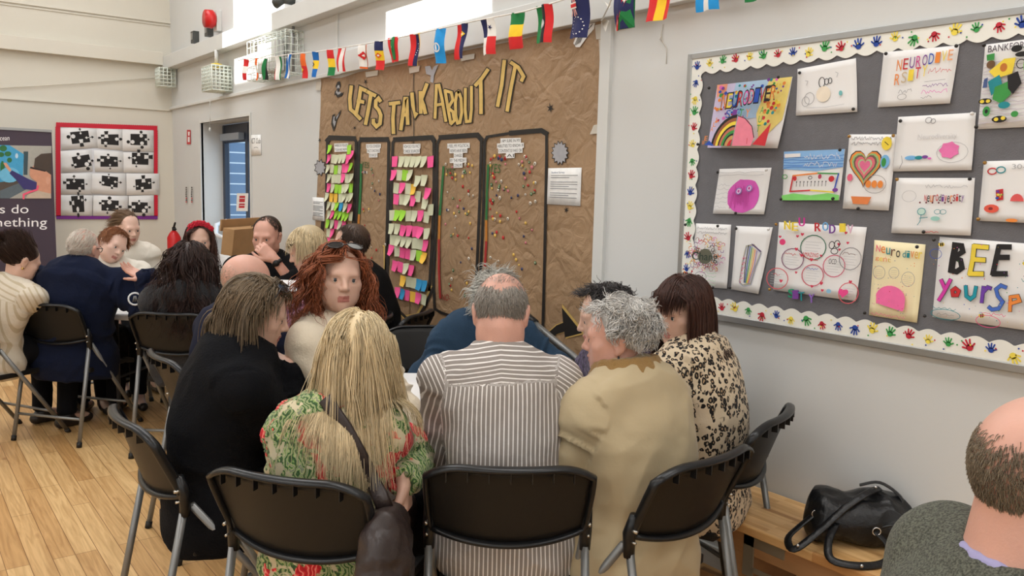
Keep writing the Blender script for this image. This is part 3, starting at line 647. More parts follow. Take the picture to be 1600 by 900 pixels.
def f_diag(a, uv, P):
    P(0, 0, 1, 1, NV); a.off += .003; a.poly([uv(1, .0), uv(1, 1), uv(.0, 1), uv(.2, .75), uv(.6, .3)], W2); a.poly([uv(1, .0), uv(1, 1), uv(.28, 1), uv(.5, .66), uv(.8, .3)], G_)
    a.poly([uv(.82, 0), uv(.96, 0), uv(.7, .4), uv(.42, .75), uv(.25, 1), uv(.05, 1), uv(.25, .7), uv(.6, .3)], R_)
FL = [
    ([(381.7, 92.3), (385.8, 93), (384.5, 125.2), (378.8, 125.7)], hs(R_, W2, R_), 'narrow red and white flag at the far left end of the bunting'),
    ([(399, 90.7), (403.7, 90.7), (403.4, 125.2), (397.5, 125.2)], hs(O_, W2, O_), 'narrow orange flag, second from the far left end'),
    ([(413.2, 91.5), (418.2, 91.5), (416.2, 124.5), (410.3, 124.5)], vs_(G_, K_), 'narrow dark green and black flag, third from the far left end'),
    ([(428.3, 88.5), (438.7, 88.5), (439.2, 124.8), (430.5, 124.8)], vs_(R_, W2, G_), 'narrow flag of red, white and green vertical stripes by the wire cage'),
    ([(448.5, 84.8), (456.4, 85.2), (452.5, 122.3), (445.6, 122.3)], f_cuba, 'flag with red triangle above blue and white stripes'),
    ([(468, 84), (477, 84), (478.2, 122.3), (469.5, 122.7)], plus(hs(O_, R_), emblem(Y_, .5, .65, .16, .1)), 'orange and red flag with small gold emblem'),
    ([(487.2, 81), (495.8, 81), (494.2, 120.8), (486, 120.8)], plus(hs(B_, Y_, B_), emblem(K_, .5, .5, .14, .07)), 'blue and yellow banded flag with black trident emblem'),
    ([(510, 78.8), (519.8, 78), (520.8, 117.8), (511.8, 118.8)], hs(R_, Y_, G_), 'flag banded red, yellow and green from the top'),
    ([(528.8, 76.5), (540, 73.5), (538.2, 111.3), (526.8, 112.2)], lambda a, uv, P: (P(0, 0, .38, 1, R_), P(.38, 0, .62, 1, W2), P(.62, 0, 1, 1, R_)), 'red flag with one white vertical stripe'),
    ([(561, 71.3), (576.8, 69.8), (576, 107.7), (560.3, 106.8)], f_border(O_, W2, emblem(R_, .5, .45, .2, .13)), 'white flag with orange border and red emblem'),
    ([(585.8, 65.3), (599.3, 63.8), (598.5, 108.8), (585, 109.5)], plus(hs(NV, Y_, R_), emblem(O_, .5, .5, .14, .07)), 'flag banded navy, yellow and red with a small emblem'),
    ([(606.8, 59.3), (622.5, 57), (621, 96), (609, 97.5)], f_border(R_, G_, lambda a, uv, P: (disc(a, uv, .5, .45, .16, .1, W2), disc(a, uv, .5, .5, .16, .1, G_))), 'red bordered green flag with a white crescent'),
    ([(643.5, 54), (658.5, 51.8), (655.5, 102.8), (641.3, 103.2)], plus(vs_(R_, NV, Y_), lambda a, uv, P: [disc(a, uv, .5+.06*math.sin(i), .3+.07*i, .03, .015, W2, 6) for i in range(6)]), 'flag of red, navy and yellow vertical stripes with tiny white stars'),
    ([(676.5, 45.8), (693, 43.5), (693, 98.3), (678, 99.8)], plus(hs(LB, LB), lambda a, uv, P: (disc(a, uv, .52, .55, .2, .14, W2), disc(a, uv, .52, .55, .15, .1, LB), disc(a, uv, .52, .55, .05, .1, W2, 8))), 'plain light blue flag with a white round emblem'),
    ([(712.5, 39), (729.8, 36), (725.3, 91.5), (710.3, 93.3)], plus(vs_(R_, NV), emblem(Y_, .74, .3, .14, .06)), 'half red half navy flag with yellow crown emblem'),
    ([(750.8, 30.8), (771, 27.8), (773.3, 84), (754.5, 86.7)], f_panama, 'quartered navy, white and red flag with two stars'),
    ([(795.8, 21), (819, 18), (819.3, 73.5), (798.3, 78.3)], hs(G_, Y_, R_), 'flag banded green, yellow and red from the top'),
    ([(837, 9.8), (861.4, 5.4), (861, 66), (837.7, 68)], plus(vs_(G_, K_, R_), lambda a, uv, P: (disc(a, uv, .45, .5, .19, .13, m_gry), disc(a, uv, .45, .5, .13, .09, W2))), 'green, black and red striped flag with white disc'),
    ([(891.5, -6), (919, -10), (916, 58.7), (889, 60.6)], f_cook, 'navy flag with a red and white crossed corner and a ring of stars'),
    ([(957, -20), (990, -24), (987.5, 42), (958, 48.5)], f_diag, 'navy and green flag with a red diagonal band'),
    ([(1017, -20), (1050, -24), (1045, 29), (1012, 35.5)], vs_(R_, Y_, R_), 'flag of red, yellow and red vertical stripes'),
    ([(1088, -40), (1124, -44), (1123.5, 14), (1087, 19.8)], vs_(LB, W2, LB), 'sky blue and white vertically striped flag cut by the top edge'),
    ([(1166, -50), (1205, -54), (1204, -3), (1165, 4.5)], hs(R_, W2, G_), 'flag at the right end showing only its green lower edge'),
]
for q, fn, lb in FL: flag(q, fn, lb)
k = MB(); k.tube([atx(x, y, XF) for x, y in ((372, 95), (381, 92), (420, 90.5), (450, 85), (495, 81), (540, 73.5), (600, 63.5), (658, 51.5), (693, 43.5), (750, 31), (819, 18), (861, 5.5), (905, -8), (990, -24), (1050, -27), (1124, -44), (1210, -56))], .0035, W2, 6)
meta(k.build('bunting_cord', org=atx(658, 51.5, XF)), 'thin white cord carrying the row of small flags', 'cord')
k = MB(); p0 = atx(937, 33, 2.75)
for q in ([(944, 2), (955, 10), (951, 14)], [(938, 35), (950, 33), (945, 30), (934, 38)], [(940, 33), (952, 32), (946, 50)]):
    k.add([atx(x, y, 2.74-.01*i) for i, (x, y) in enumerate(q)], [tuple(range(len(q)))], m_tape)
k.tube([atx(940, 32, 2.74), atx(952, 8, 2.7), atx(957, -8, XF)], .004, W2, 6)
meta(k.build('tape_knot', org=p0), 'crumpled clear tape holding the bunting at the chart corner', 'tape')
# tape left on the bare wall
k = MB(); p0 = atx(1037, 60, XR)
k.tube([atx(1036, 38, XR-.003), atx(1033, 55, XR-.004), atx(1036, 66, XR-.003), atx(1042, 76, XR-.004), atx(1041, 100, XR-.003)], .002, m_tape, 5); k.tube([atx(1036, 66, XR-.003), atx(1031, 62, XR-.004), atx(1034, 56, XR-.004)], .002, m_tape, 5)
meta(k.build('tape_remnant', org=p0), 'remnant of string and tape on the bare wall below the bunting', 'tape')
# ================================================================ GREY PINBOARD with children's drawings (right wall)
m_felt = mat('grey_felt', rgb(112, 112, 116), .95, bump=.3, bscale=300, var=.05, vscale=30); m_alu = mat('aluminium', rgb(176, 178, 178), .35, .8)
m_paper = mat('white_paper', rgb(236, 235, 234), .8, var=.015, vscale=6); m_scal = mat('border_card', rgb(240, 240, 232), .6)
BY0, BY1, BZ0, BZ1 = 0.12, 2.428, 1.092, 2.164
pb = empty('pinboard', (XR, 1.3, BZ0)); meta(pb, 'long grey pinboard with white handprint border on the right wall', 'pinboard')
O_pb = np.array(pb.location)
k = MB(); k.box((-.022, BY0-1.3, 0), (0, BY1-1.3, BZ1-BZ0), m_felt); k.build('felt_panel', pb)
k = MB()
for lo, hi in (((-.03, BY0-1.3, -.02), (0, BY1-1.3, .008)), ((-.03, BY0-1.3, BZ1-BZ0-.008), (0, BY1-1.3, BZ1-BZ0+.018)), ((-.03, BY1-1.3-.008, -.02), (0, BY1-1.3+.016, BZ1-BZ0+.018)), ((-.03, BY0-1.3-.016, -.02), (0, BY0-1.3+.008, BZ1-BZ0+.018))): k.box(lo, hi, m_alu)
k.build('frame', pb, bevel=.003)
HC = [flat(196, 36, 56), flat(34, 70, 160), flat(60, 160, 80), flat(244, 222, 84)]
def hand_print(k, c, s, rot, m, x):
    def T(a, b): q = (a*math.cos(rot)-b*math.sin(rot), a*math.sin(rot)+b*math.cos(rot)); return (x, c[0]-q[0]*s, c[1]+q[1]*s)
    k.add([T(.42*math.cos(t), .40*math.sin(t)-.1) for t in [2*math.pi*i/9 for i in range(9)]], [tuple(range(9))], m)
    for ang, L, o_ in ((2.5, .55, -.3), (1.95, .72, -.22), (1.6, .8, -.03), (1.25, .74, .16), (.55, .5, .3)):
        dx, dy = math.cos(ang), math.sin(ang); b0 = (o_, .1 if abs(o_) < .28 else -.1)
        P = [(b0[0]-dy*.1, b0[1]+dx*.1), (b0[0]+dx*L-dy*.11, b0[1]+dy*L+dx*.11), (b0[0]+dx*(L+.1), b0[1]+dy*(L+.1)), (b0[0]+dx*L+dy*.11, b0[1]+dy*L-dx*.11), (b0[0]+dy*.1, b0[1]-dx*.1)]
        k.add([T(*p) for p in P], [tuple(range(5))], m)
def border(side):
    k = MB(); xs_ = -.026; wv = .068; lam = .075; rr = random.Random(len(side)); out = []
    L = (BY1-BY0-.016) if side != 'left' else (BZ1-BZ0-.016); n = int(L/.006)
    pts_o, pts_i = [], []
    for i in range(n+1):
        t = L*i/n; a = wv-.014+.014*abs(math.sin(math.pi*t/lam))
        if side == 'top': pts_o.append((xs_, BY1-1.3-.008-t, BZ1-BZ0-.008)); pts_i.append((xs_-.001, BY1-1.3-.008-t, BZ1-BZ0-.008-a))
        if side == 'bottom': pts_o.append((xs_, BY1-1.3-.008-t, .008)); pts_i.append((xs_-.001, BY1-1.3-.008-t, .008+a))
        if side == 'left': pts_o.append((xs_-.0006, BY1-1.3-.008, BZ1-BZ0-.008-t)); pts_i.append((xs_-.0016, BY1-1.3-.008-a*.95, BZ1-BZ0-.008-t))
    k.grid([pts_o, pts_i], m_scal, smooth=False)
    m_n = int(L/.066); order = [1, 3, 2, 0, 3, 2, 0, 1, 3, 2, 0, 1]
    for i in range(m_n):
        t = .03+.066*i; c = {'top': (BY1-1.3-.008-t, BZ1-BZ0-.036), 'bottom': (BY1-1.3-.008-t, .036), 'left': (BY1-1.3-.036, BZ1-BZ0-.07-t)}[side]
        if side == 'left' and c[1] < .08: continue
        hand_print(k, (c[0], c[1]+rr.uniform(-.008, .008)), rr.uniform(.021, .028), rr.choice((0, 3.14))*(rr.random() < .5)+rr.uniform(-.6, .6), HC[order[i % 12]], xs_-.0024)
        for q in range(2):
            c2 = (c[0]+rr.uniform(-.03, .03), c[1]+rr.uniform(-.022, .022)); k.add([(xs_-.0028, c2[0]+.003*math.cos(t2), c2[1]+.003*math.sin(t2)) for t2 in [i2*math.pi/3 for i2 in range(6)]], [tuple(range(6))], HC[(i+q) % 4])
    k.build('border_strip', pb, fixn=False)
for s_ in ('top', 'bottom', 'left'): border(s_)
m_pin = mat('pin_head', rgb(30, 28, 28), .35); m_brass = mat('brass_pin', rgb(170, 130, 70), .3, .7)
XB = XR-.022
def drawing(q, label, fn, pins=(), paper=None, curl=.008, name='drawing', base=.0):
    P = [atx(x, y, XB) for x, y in q]; zt = max(p[2] for p in P); zb = min(p[2] for p in P)
    yl = P[0][1]; yr = P[1][1]
    def cf(p): v = (zt-p[2])/(zt-zb); u = (p[1]-yl)/(yr-yl); return base+curl*(v**2)*(.4+.6*u)
    a = Art('x', XB, .003, curl=cf); a.sheet(q, paper or m_paper, 8); a.off += .0012
    tl, tr, br, bl = [np.array(p, float) for p in q]
    def uv(u, v): return tuple((tl*(1-u)+tr*u)*(1-v)+(bl*(1-u)+br*u)*v)
    def tx(t, u0, v0, u1, v1, m):
        if t[0] == '~':       # handwriting too small to read
            h = (v1-v0)*.5; n = max(8, int((u1-u0)*60)); c = (v0+v1)/2; a.line([uv(u0+(u1-u0)*i/n, c+h*AR.uniform(-1, 1)) for i in range(n+1)], .7, m, False, False); return
        a.text(t, [uv(u0, v0), uv(u1, v0), uv(u1, v1), uv(u0, v1)], m)
    def pl(pts, m): a.poly([uv(*p) for p in pts], m)
    def ln(pts, w_, m, closed=False): a.line([uv(*p) for p in pts], w_, m, closed)
    def el(u, v, ru, rv, m, n=14): a.poly([uv(u+ru*math.cos(t), v+rv*math.sin(t)) for t in [2*math.pi*i/n for i in range(n)]], m)
    def rg(u, v, ru, rv, w_, m, n=18): a.line([uv(u+ru*math.cos(t), v+rv*math.sin(t)) for t in [2*math.pi*i/n for i in range(n)]], w_, m, True, False)
    if fn: fn(a, uv, tx, pl, ln, el, rg)
    o = a.build(name); meta(o, label, 'drawing')
    for (u, v, m) in pins:
        p = a.lift(a.pt(*uv(u, v)), .002)-np.array(o.location); k = MB(); k.tube([p, p+np.array([-.004, 0, 0]), p+np.array([-.008, 0, 0])], [.006, .006, .003], m, 8); k.build('pin', o)
    return o
Cc = lambda *c: flat(*c)
RED, BLU, GRN, YLW, ORG, PUR, PNK, BLK, TEA, SKY, GR2, PEN = Cc(200, 44, 50), Cc(40, 80, 180), Cc(60, 150, 70), Cc(240, 214, 70), Cc(235, 140, 60), Cc(120, 60, 150), Cc(226, 110, 190), Cc(28, 26, 28), Cc(30, 140, 150), Cc(120, 180, 228), Cc(190, 190, 192), Cc(150, 148, 150)
COL = [RED, BLU, GRN, YLW, ORG, PUR, PNK, TEA]; AR = random.Random(31)
def speck(el, u0, v0, u1, v1, n, cols, r=.01, asp=1.0):
    for i in range(n): s_ = AR.uniform(.6, 1.4)*r; el(AR.uniform(u0, u1), AR.uniform(v0, v1), s_, s_*asp, AR.choice(cols), 7)
def scrib(ln, u0, v0, u1, v1, n, w_, m):
    for i in range(n):
        v = v0+(v1-v0)*(i+.5)/n; ln([(u0+(u1-u0)*j/7, v+(v1-v0)/n*AR.uniform(-.3, .3)) for j in range(8)], w_, m)
def d1(a, uv, tx, pl, ln, el, rg):
    pl([(0, .0), (.25, .0), (.2, 1), (0, 1)], Cc(205, 196, 226)); pl([(.25, 0), (.7, 0), (.62, .55), (.2, .6)], Cc(176, 206, 232)); pl([(.7, 0), (1, 0), (.98, .6), (.72, .92), (.6, .5)], Cc(244, 224, 130)); pl([(0, .0), (.14, .0), (.14, .3), (.03, .3)], Cc(240, 160, 130))
    speck(el, .04, .03, .3, .95, 34, COL, .02, 1.2); speck(el, .3, .02, .96, .28, 36, COL, .018, 1.2); speck(el, .75, .3, .96, .7, 26, [ORG, RED, GRN, TEA, YLW], .022, 1.2); speck(el, .3, .3, .62, .55, 14, [BLU, TEA, PUR, SKY], .015, 1.2)
    for i, (ch, c) in enumerate(zip('NEURODIVER', (ORG, YLW, BLU, RED, PNK, Cc(220, 130, 160), BLU, RED, BLK, ORG))): u = .2+.075*i; tx(ch, u-.008, .17-.006*i, u+.068, .43-.01*i, BLK); a.n += 1; tx(ch, u, .19-.006*i, u+.06, .41-.01*i, c)
    for i, (ch, c) in enumerate(zip('SITY', (BLU, PUR, GRN, ORG))): tx(ch, .31+.09*i, .44, .37+.09*i, .56, c)
    for i, ch in enumerate('AUT'): tx(ch, .78, .42+.13*i, .83, .52+.13*i, GRN)
    for r, m in ((.30, BLK), (.27, Cc(150, 90, 60)), (.235, YLW), (.2, BLK), (.18, Cc(190, 110, 90)), (.15, GRN), (.12, BLK), (.1, Cc(196, 150, 90)), (.06, RED)):
        pl([(.46, .98)]+[(.48+r*math.cos(t), .98+r*1.55*math.sin(-t)) for t in [math.pi*(.5+.5*i/8) for i in range(9)]], m)
    pl([(.49, .98), (.5, .54), (.56, .55), (.66, .62), (.74, .74), (.78, .86), (.76, .98)], Cc(232, 130, 150)); ln([(.5, .54), (.6, .58), (.72, .7), (.78, .86)], 1.2, BLK); ln([(.56, .65), (.6, .76), (.68, .8), (.7, .95)], .8, RED)
    pl([(.78, .96), (.98, .66), (.97, .98)], Cc(200, 40, 50)); pl([(.1, .97), (.16, .9), (.24, .98)], BLU)
    for i, ch in enumerate('WE ALL'): tx(ch, .06+.03*i, .9-.07*i, .1+.03*i, .97-.07*i, ORG)
def d2(a, uv, tx, pl, ln, el, rg):
    rg(.42, .36, .05, .1, 1.1, BLK); rg(.50, .36, .035, .06, 1.0, BLK); rg(.56, .35, .03, .055, 1.0, BLK); el(.45, .6, .12, .16, Cc(238, 226, 206)); rg(.22, .66, .08, .12, .7, PEN); rg(.16, .72, .06, .1, .7, PEN); ln([(.15, .28), (.19, .3), (.17, .38)], 1, GR2); ln([(.66, .2), (.7, .23), (.68, .3)], 1, GR2); el(.74, .62, .03, .05, Cc(120, 190, 190)); ln([(.18, .85), (.5, .87), (.8, .84)], .6, GR2)
def d3(a, uv, tx, pl, ln, el, rg):
    for i, (ch, c) in enumerate(zip('NEURODIVE', (ORG, RED, PUR, Cc(210, 80, 150), PUR, BLU, ORG, YLW, Cc(240, 170, 120)))): tx(ch, .2+.085*i, .16-.012*i, .265+.085*i, .36-.014*i, c)
    for i, (ch, c) in enumerate(zip('RSITY', (ORG, Cc(200, 180, 150), YLW, RED, YLW))): tx(ch, .2+.09*i, .42-.03*i, .27+.09*i, .62-.03*i, c)
    tx('~', .65, .36, .96, .46, RED); tx('~', .28, .7, .46, .78, PEN); tx('~', .6, .64, .95, .71, PUR); tx('~', .6, .74, .95, .81, PNK); tx('~', .6, .84, .75, .9, PEN); ln([(.62, .6), (.9, .58)], .6, PEN); rg(.34, .84, .06, .05, .7, PEN)
def d4(a, uv, tx, pl, ln, el, rg):
    tx('BANKFORT', .05, .02, .62, .10, Cc(90, 80, 90))
    scrib(ln, .02, .2, .6, .95, 16, 1.2, Cc(206, 196, 206)); pl([(.05, .13), (.16, .12), (.16, .2), (.06, .2)], GRN); el(.12, .25, .06, .05, Cc(110, 80, 50)); pl([(.1, .33), (.3, .2), (.46, .2), (.42, .38), (.2, .42)], YLW); el(.3, .3, .05, .05, Cc(200, 120, 50)); pl([(.1, .45), (.25, .38), (.3, .5), (.16, .62)], TEA); pl([(.2, .52), (.4, .46), (.42, .62), (.3, .72), (.18, .66)], GRN); pl([(.36, .4), (.5, .36), (.56, .5), (.45, .62), (.38, .55)], BLK)
    el(.47, .1, .08, .04, BLK); el(.55, .17, .1, .03, BLK); rg(.54, .28, .06, .05, 1.4, BLK); pl([(.05, .42), (.1, .4), (.1, .52), (.04, .52)], Cc(70, 90, 140)); el(.09, .68, .09, .035, BLK); el(.05, .68, .03, .02, YLW); el(.13, .68, .03, .02, YLW); el(.12, .8, .05, .06, GRN); el(.12, .8, .02, .025, BLK); el(.35, .74, .08, .04, TEA); el(.3, .9, .1, .04, BLK); el(.26, .9, .03, .022, YLW); el(.35, .89, .03, .022, YLW); el(.5, .85, .05, .035, GRN); el(.66, .3, .08, .12, Cc(130, 190, 110)); el(.8, .6, .1, .1, ORG)
def d5(a, uv, tx, pl, ln, el, rg):
    m1, m2 = Cc(216, 92, 186), Cc(196, 70, 160)
    pl([(.6+.31*(1+.05*AR.uniform(-1, 1))*math.cos(t)-.05, .6+.37*(1+.05*AR.uniform(-1, 1))*math.sin(t)) for t in [2*math.pi*i/26 for i in range(26)]], m1)
    for i in range(16): t = AR.uniform(-.3, .3); ln([(.33+.02*i, .45+t*.3), (.31+.025*i, .8+t*.3)], .9, m2)
    for u, v in ((.46, .5), (.66, .44)): el(u, v, .06, .075, Cc(232, 190, 225)); rg(u, v, .05, .065, .8, BLU); el(u, v, .02, .03, m2, 8)
    scrib(ln, .05, .06, .9, .18, 2, .6, GR2); scrib(ln, .05, .3, .28, .9, 6, .6, GR2)
def d6(a, uv, tx, pl, ln, el, rg):
    pl([(0, .0), (1, 0), (1, .35), (.55, .42), (0, .36)], Cc(140, 186, 232)); scrib(ln, .0, .1, 1, .36, 5, 1.2, Cc(90, 140, 210)); pl([(.02, .05), (.28, .05), (.28, .12), (.02, .13)], m_paper)
    tx('~', .34, .06, .95, .18, m_paper); tx('~', .34, .22, .9, .34, m_paper)
    pl([(0, .9), (.2, .86), (.5, .9), (.8, .86), (1, .9), (1, 1), (0, 1)], Cc(130, 214, 110)); ln([(.18, .5), (.14, .82)], 2.2, RED); ln([(.18, .5), (.6, .46)], 2.2, ORG); ln([(.6, .46), (.95, .48)], 2.2, GRN); ln([(.95, .48), (.9, .84)], 2.2, BLU); ln([(.14, .82), (.5, .8)], 2.2, RED); ln([(.5, .8), (.9, .84)], 2.2, YLW)
    for i in range(9): u = .25+.065*i; el(u, .63, .01, .016, BLK, 8); ln([(u, .64), (u, .72)], .8, BLK)
    el(.86, .58, .05, .06, RED); el(.66, .53, .03, .05, Cc(180, 60, 90)); el(.24, .56, .03, .05, RED); rg(.5, .55, .03, .03, 1, BLK); rg(.07, .52, .04, .04, 1.2, GRN); el(.95, .8, .05, .04, PUR)
def heart(u, v, ru, rv): return [(u+ru*math.sin(t)**3, v-rv*(.8125*math.cos(t)-.3125*math.cos(2*t)-.125*math.cos(3*t)-.0625*math.cos(4*t))) for t in [2*math.pi*i/24 for i in range(24)]]
def d7(a, uv, tx, pl, ln, el, rg):
    tx('~', .06, .03, .9, .08, PEN); tx('~', .06, .1, .8, .15, PEN)
    for s_, m in ((1.06, BLK), (1, ORG), (.88, Cc(150, 190, 120)), (.76, Cc(120, 90, 80)), (.64, Cc(220, 110, 120)), (.46, Cc(170, 200, 150)), (.36, Cc(226, 110, 150))): pl(heart(.4, .42, .33*s_, .26*s_), m)
    el(.82, .12, .11, .09, YLW); ln([(.78, .1), (.86, .14)], 1.2, BLK); el(.82, .36, .1, .09, SKY); el(.8, .37, .05, .06, GRN); rg(.66, .66, .24, .12, .8, PEN); [el(.52+.13*i, .66, .06, .05, ORG) for i in range(3)]; pl([(.18, .83), (.62, .83), (.56, .93), (.24, .93)], Cc(226, 130, 70)); el(.12, .58, .06, .05, Cc(230, 100, 130))
def d8(a, uv, tx, pl, ln, el, rg):
    rg(.4, .09, .04, .05, 1, PEN); rg(.46, .11, .03, .04, 1, PEN); tx('Neurodiversity', .28, .34, .78, .46, Cc(216, 214, 214)); rg(.74, .68, .2, .18, .8, GR2); pl([(.7+.11*(1+.25*(i % 2))*math.cos(2*math.pi*i/14), .64+.13*(1+.2*(i % 2))*math.sin(2*math.pi*i/14)) for i in range(14)], Cc(236, 120, 180)); el(.22, .76, .08, .04, SKY); el(.32, .76, .05, .035, TEA); el(.4, .75, .04, .03, PUR); ln([(.1, .72), (.12, .84), (.09, .95)], .8, PEN); el(.46, .78, .025, .02, PNK)
def d9(a, uv, tx, pl, ln, el, rg):
    tx('~', .38, .12, .6, .18, GR2); tx('~', .62, .12, .92, .18, GR2)
    for i, (ch, c) in enumerate(zip('Neurodiversity', [RED, BLK, ORG, Cc(150, 60, 60), RED, BLK, PUR]*2)): tx(ch, .38+.037*i, .3+.012*math.sin(i), .412+.037*i, .42+.012*math.sin(i), c)
    for i in range(6): el(.34+.08*i, .44, .012, .018, Cc(120, 60, 70), 8)
    rg(.2, .33, .09, .1, .6, GR2); pl([(.33, .55), (.42, .55), (.42, .66), (.33, .66)], Cc(200, 226, 216)); rg(.375, .6, .05, .06, 1, TEA); ln([(.375, .66), (.37, .78), (.34, .84)], 1, TEA); ln([(.36, .72), (.46, .7)], 1, TEA); rg(.58, .6, .04, .04, .8, TEA); rg(.65, .6, .04, .04, .8, TEA); el(.56, .72, .06, .04, Cc(150, 200, 190)); tx('~', .42, .94, .62, .97, RED)
def d10(a, uv, tx, pl, ln, el, rg):
    rg(.13, .17, .06, .05, 1.8, RED); rg(.25, .15, .06, .05, 1.8, TEA); tx('30-05-24', .4, .06, .95, .14, GR2); pl([(.2, .48), (.3, .46), (.31, .64), (.22, .66)], RED); speck(el, .2, .48, .3, .64, 8, [YLW, BLU, GRN, PUR], .02, .8); pl([(.42, .66)]+[(.5+.09*math.cos(t), .66-.12*math.sin(t)) for t in [math.pi*i/8 for i in range(9)]], Cc(226, 90, 90)); el(.17, .79, .1, .07, Cc(226, 90, 70)); el(.16, .79, .03, .025, Cc(140, 40, 40)); el(.45, .97, .08, .03, ORG); el(.75, .7, .1, .1, RED)
def d11(a, uv, tx, pl, ln, el, rg):
    tx('~', .05, .05, .9, .09, GR2); tx('~', .05, .12, .9, .16, GR2)
    for i in range(150):
        r = AR.random()**.6; t = AR.uniform(0, 6.28); u, v = .5+.44*r*math.cos(t), .47+.28*r*math.sin(t); ph = AR.uniform(0, 6)
        c = AR.choice((BLK, Cc(110, 90, 60), Cc(90, 80, 70))) if r < .55 else AR.choice((RED, PNK, PUR, ORG, Cc(150, 90, 60), YLW)); ln([(u+.05*math.cos(ph+q), v+.03*math.sin(ph+q)) for q in (0, 1.2, 2.4, 3.6)], .7, c)
    el(.6, .5, .2, .12, Cc(96, 96, 80)); tx('Chang', .25, .44, .95, .6, Cc(30, 50, 40)); rg(.52, .82, .16, .08, .8, PEN); el(.46, .8, .015, .01, BLK, 8); el(.58, .8, .015, .01, BLK, 8); ln([(.45, .85), (.52, .87), (.6, .85)], .7, BLK); ln([(.18, .78), (.12, .86), (.24, .9)], 1.8, BLK); speck(el, .03, .65, .3, .95, 12, [RED, ORG, PUR], .02, .8); scrib(ln, .66, .72, .98, .95, 4, .7, Cc(190, 220, 190))
def d12(a, uv, tx, pl, ln, el, rg):
    o_ = [(.34, .3), (.56, .27), (.8, .38), (.72, .58), (.66, .86), (.4, .9), (.26, .86), (.28, .56)]
    for i, c in enumerate((PEN, Cc(200, 190, 120), Cc(150, 160, 200))): ln([(p[0]+.012*i, p[1]+.01*i) for p in o_], .9, c, True)
    for i, c in enumerate((BLK, BLU, GRN, YLW, ORG, Cc(150, 120, 180))): ln([(.42+.055*i, .29+.015*i), (.4+.06*i, .6), (.44+.035*i, .86)], 1.2, c)
    ln([(.52, .27), (.82, .37)], 1.6, Cc(90, 60, 110)); scrib(ln, .3, .45, .4, .85, 5, .9, Cc(226, 150, 170)); [el(.34, .5+.09*i, .015, .012, RED, 8) for i in range(5)]
def d13(a, uv, tx, pl, ln, el, rg):
    for u, v, r, c in ((.42, .33, .15, Cc(40, 110, 80)), (.2, .52, .13, Cc(130, 80, 110)), (.46, .72, .13, Cc(200, 80, 100)), (.7, .56, .13, Cc(200, 80, 110)), (.88, .44, .13, PEN), (.06, .82, .13, Cc(210, 90, 100)), (.93, .9, .12, Cc(210, 90, 100))):
        rg(u, v, r*.98, r*1.16, 1.4, c); [ln([(u-r*.6, v-r*.5+r*.28*i), (u+r*(.6-.2*(i % 2)), v-r*.5+r*.28*i)], .5, GR2) for i in range(5)]
    tx("AMAZING", .33, .4, .52, .46, RED); ln([(.3, .43), (.42, .5), (.52, .5)], 1, RED); tx('OCD', .65, .46, .74, .53, BLK); tx('~', .13, .43, .26, .47, RED); tx('~', .4, .6, .54, .64, BLU); tx('~', .8, .35, .95, .39, Cc(110, 60, 50)); tx('~', .02, .74, .1, .78, RED)
    for i in range(34):
        u, v = AR.uniform(.03, .97), AR.uniform(.05, .96)
        if min((u-p)**2+(v-q)**2 for p, q in ((.42, .33), (.2, .52), (.46, .72), (.7, .56), (.88, .44))) < .02: continue
        s_ = AR.uniform(.018, .03); pl(heart(u, v, s_*.7, s_), Cc(206, 50, 80))
    pl(heart(.89, .9, .06, .07), Cc(230, 70, 140)); el(.11, .28, .035, .045, Cc(226, 60, 120)); rg(.68, .27, .03, .05, 1.2, BLK); rg(.74, .25, .03, .05, 1.2, BLK); rg(.72, .35, .04, .04, 1.2, BLK); el(.72, .9, .03, .03, Cc(140, 190, 220))
def d14(a, uv, tx, pl, ln, el, rg):
    for i, (ch, c) in enumerate(zip('Neuro', (Cc(236, 90, 130), ORG, TEA, Cc(110, 70, 60), BLK))): tx(ch, .05+.1*i, .06+.012*i, .13+.1*i, .15+.012*i, c)
    for i, (ch, c) in enumerate(zip('diver', (TEA, TEA, ORG, Cc(230, 180, 80), YLW))): tx(ch, .58+.08*i, .1, .645+.08*i, .19, c)
    for i, (ch, c) in enumerate(zip('gent', (ORG, YLW, Cc(240, 150, 110), Cc(220, 190, 90)))): tx(ch, .06+.08*i, .22, .13+.08*i, .27, c)
    for u, v, r in ((.16, .42, .12), (.46, .4, .1), (.76, .46, .13)): rg(u, v, r, r*.72, .7, PEN); [ln([(u-r*.6, v-r*.3+.025*i), (u+r*.6, v-r*.3+.025*i)], .5, Cc(200, 190, 170)) for i in range(5)]
    pl([(.17, .82), (.16, .72)]+[(.45+.3*math.cos(t), .74-.17*math.sin(t)) for t in [math.pi*(1-i/12) for i in range(13)]]+[(.75, .84), (.72, .88)], Cc(244, 112, 170)); speck(el, .05, .2, .95, .95, 50, [RED, PNK, ORG, PEN, TEA], .008, .7); tx('~', .15, .93, .85, .97, Cc(230, 130, 150))
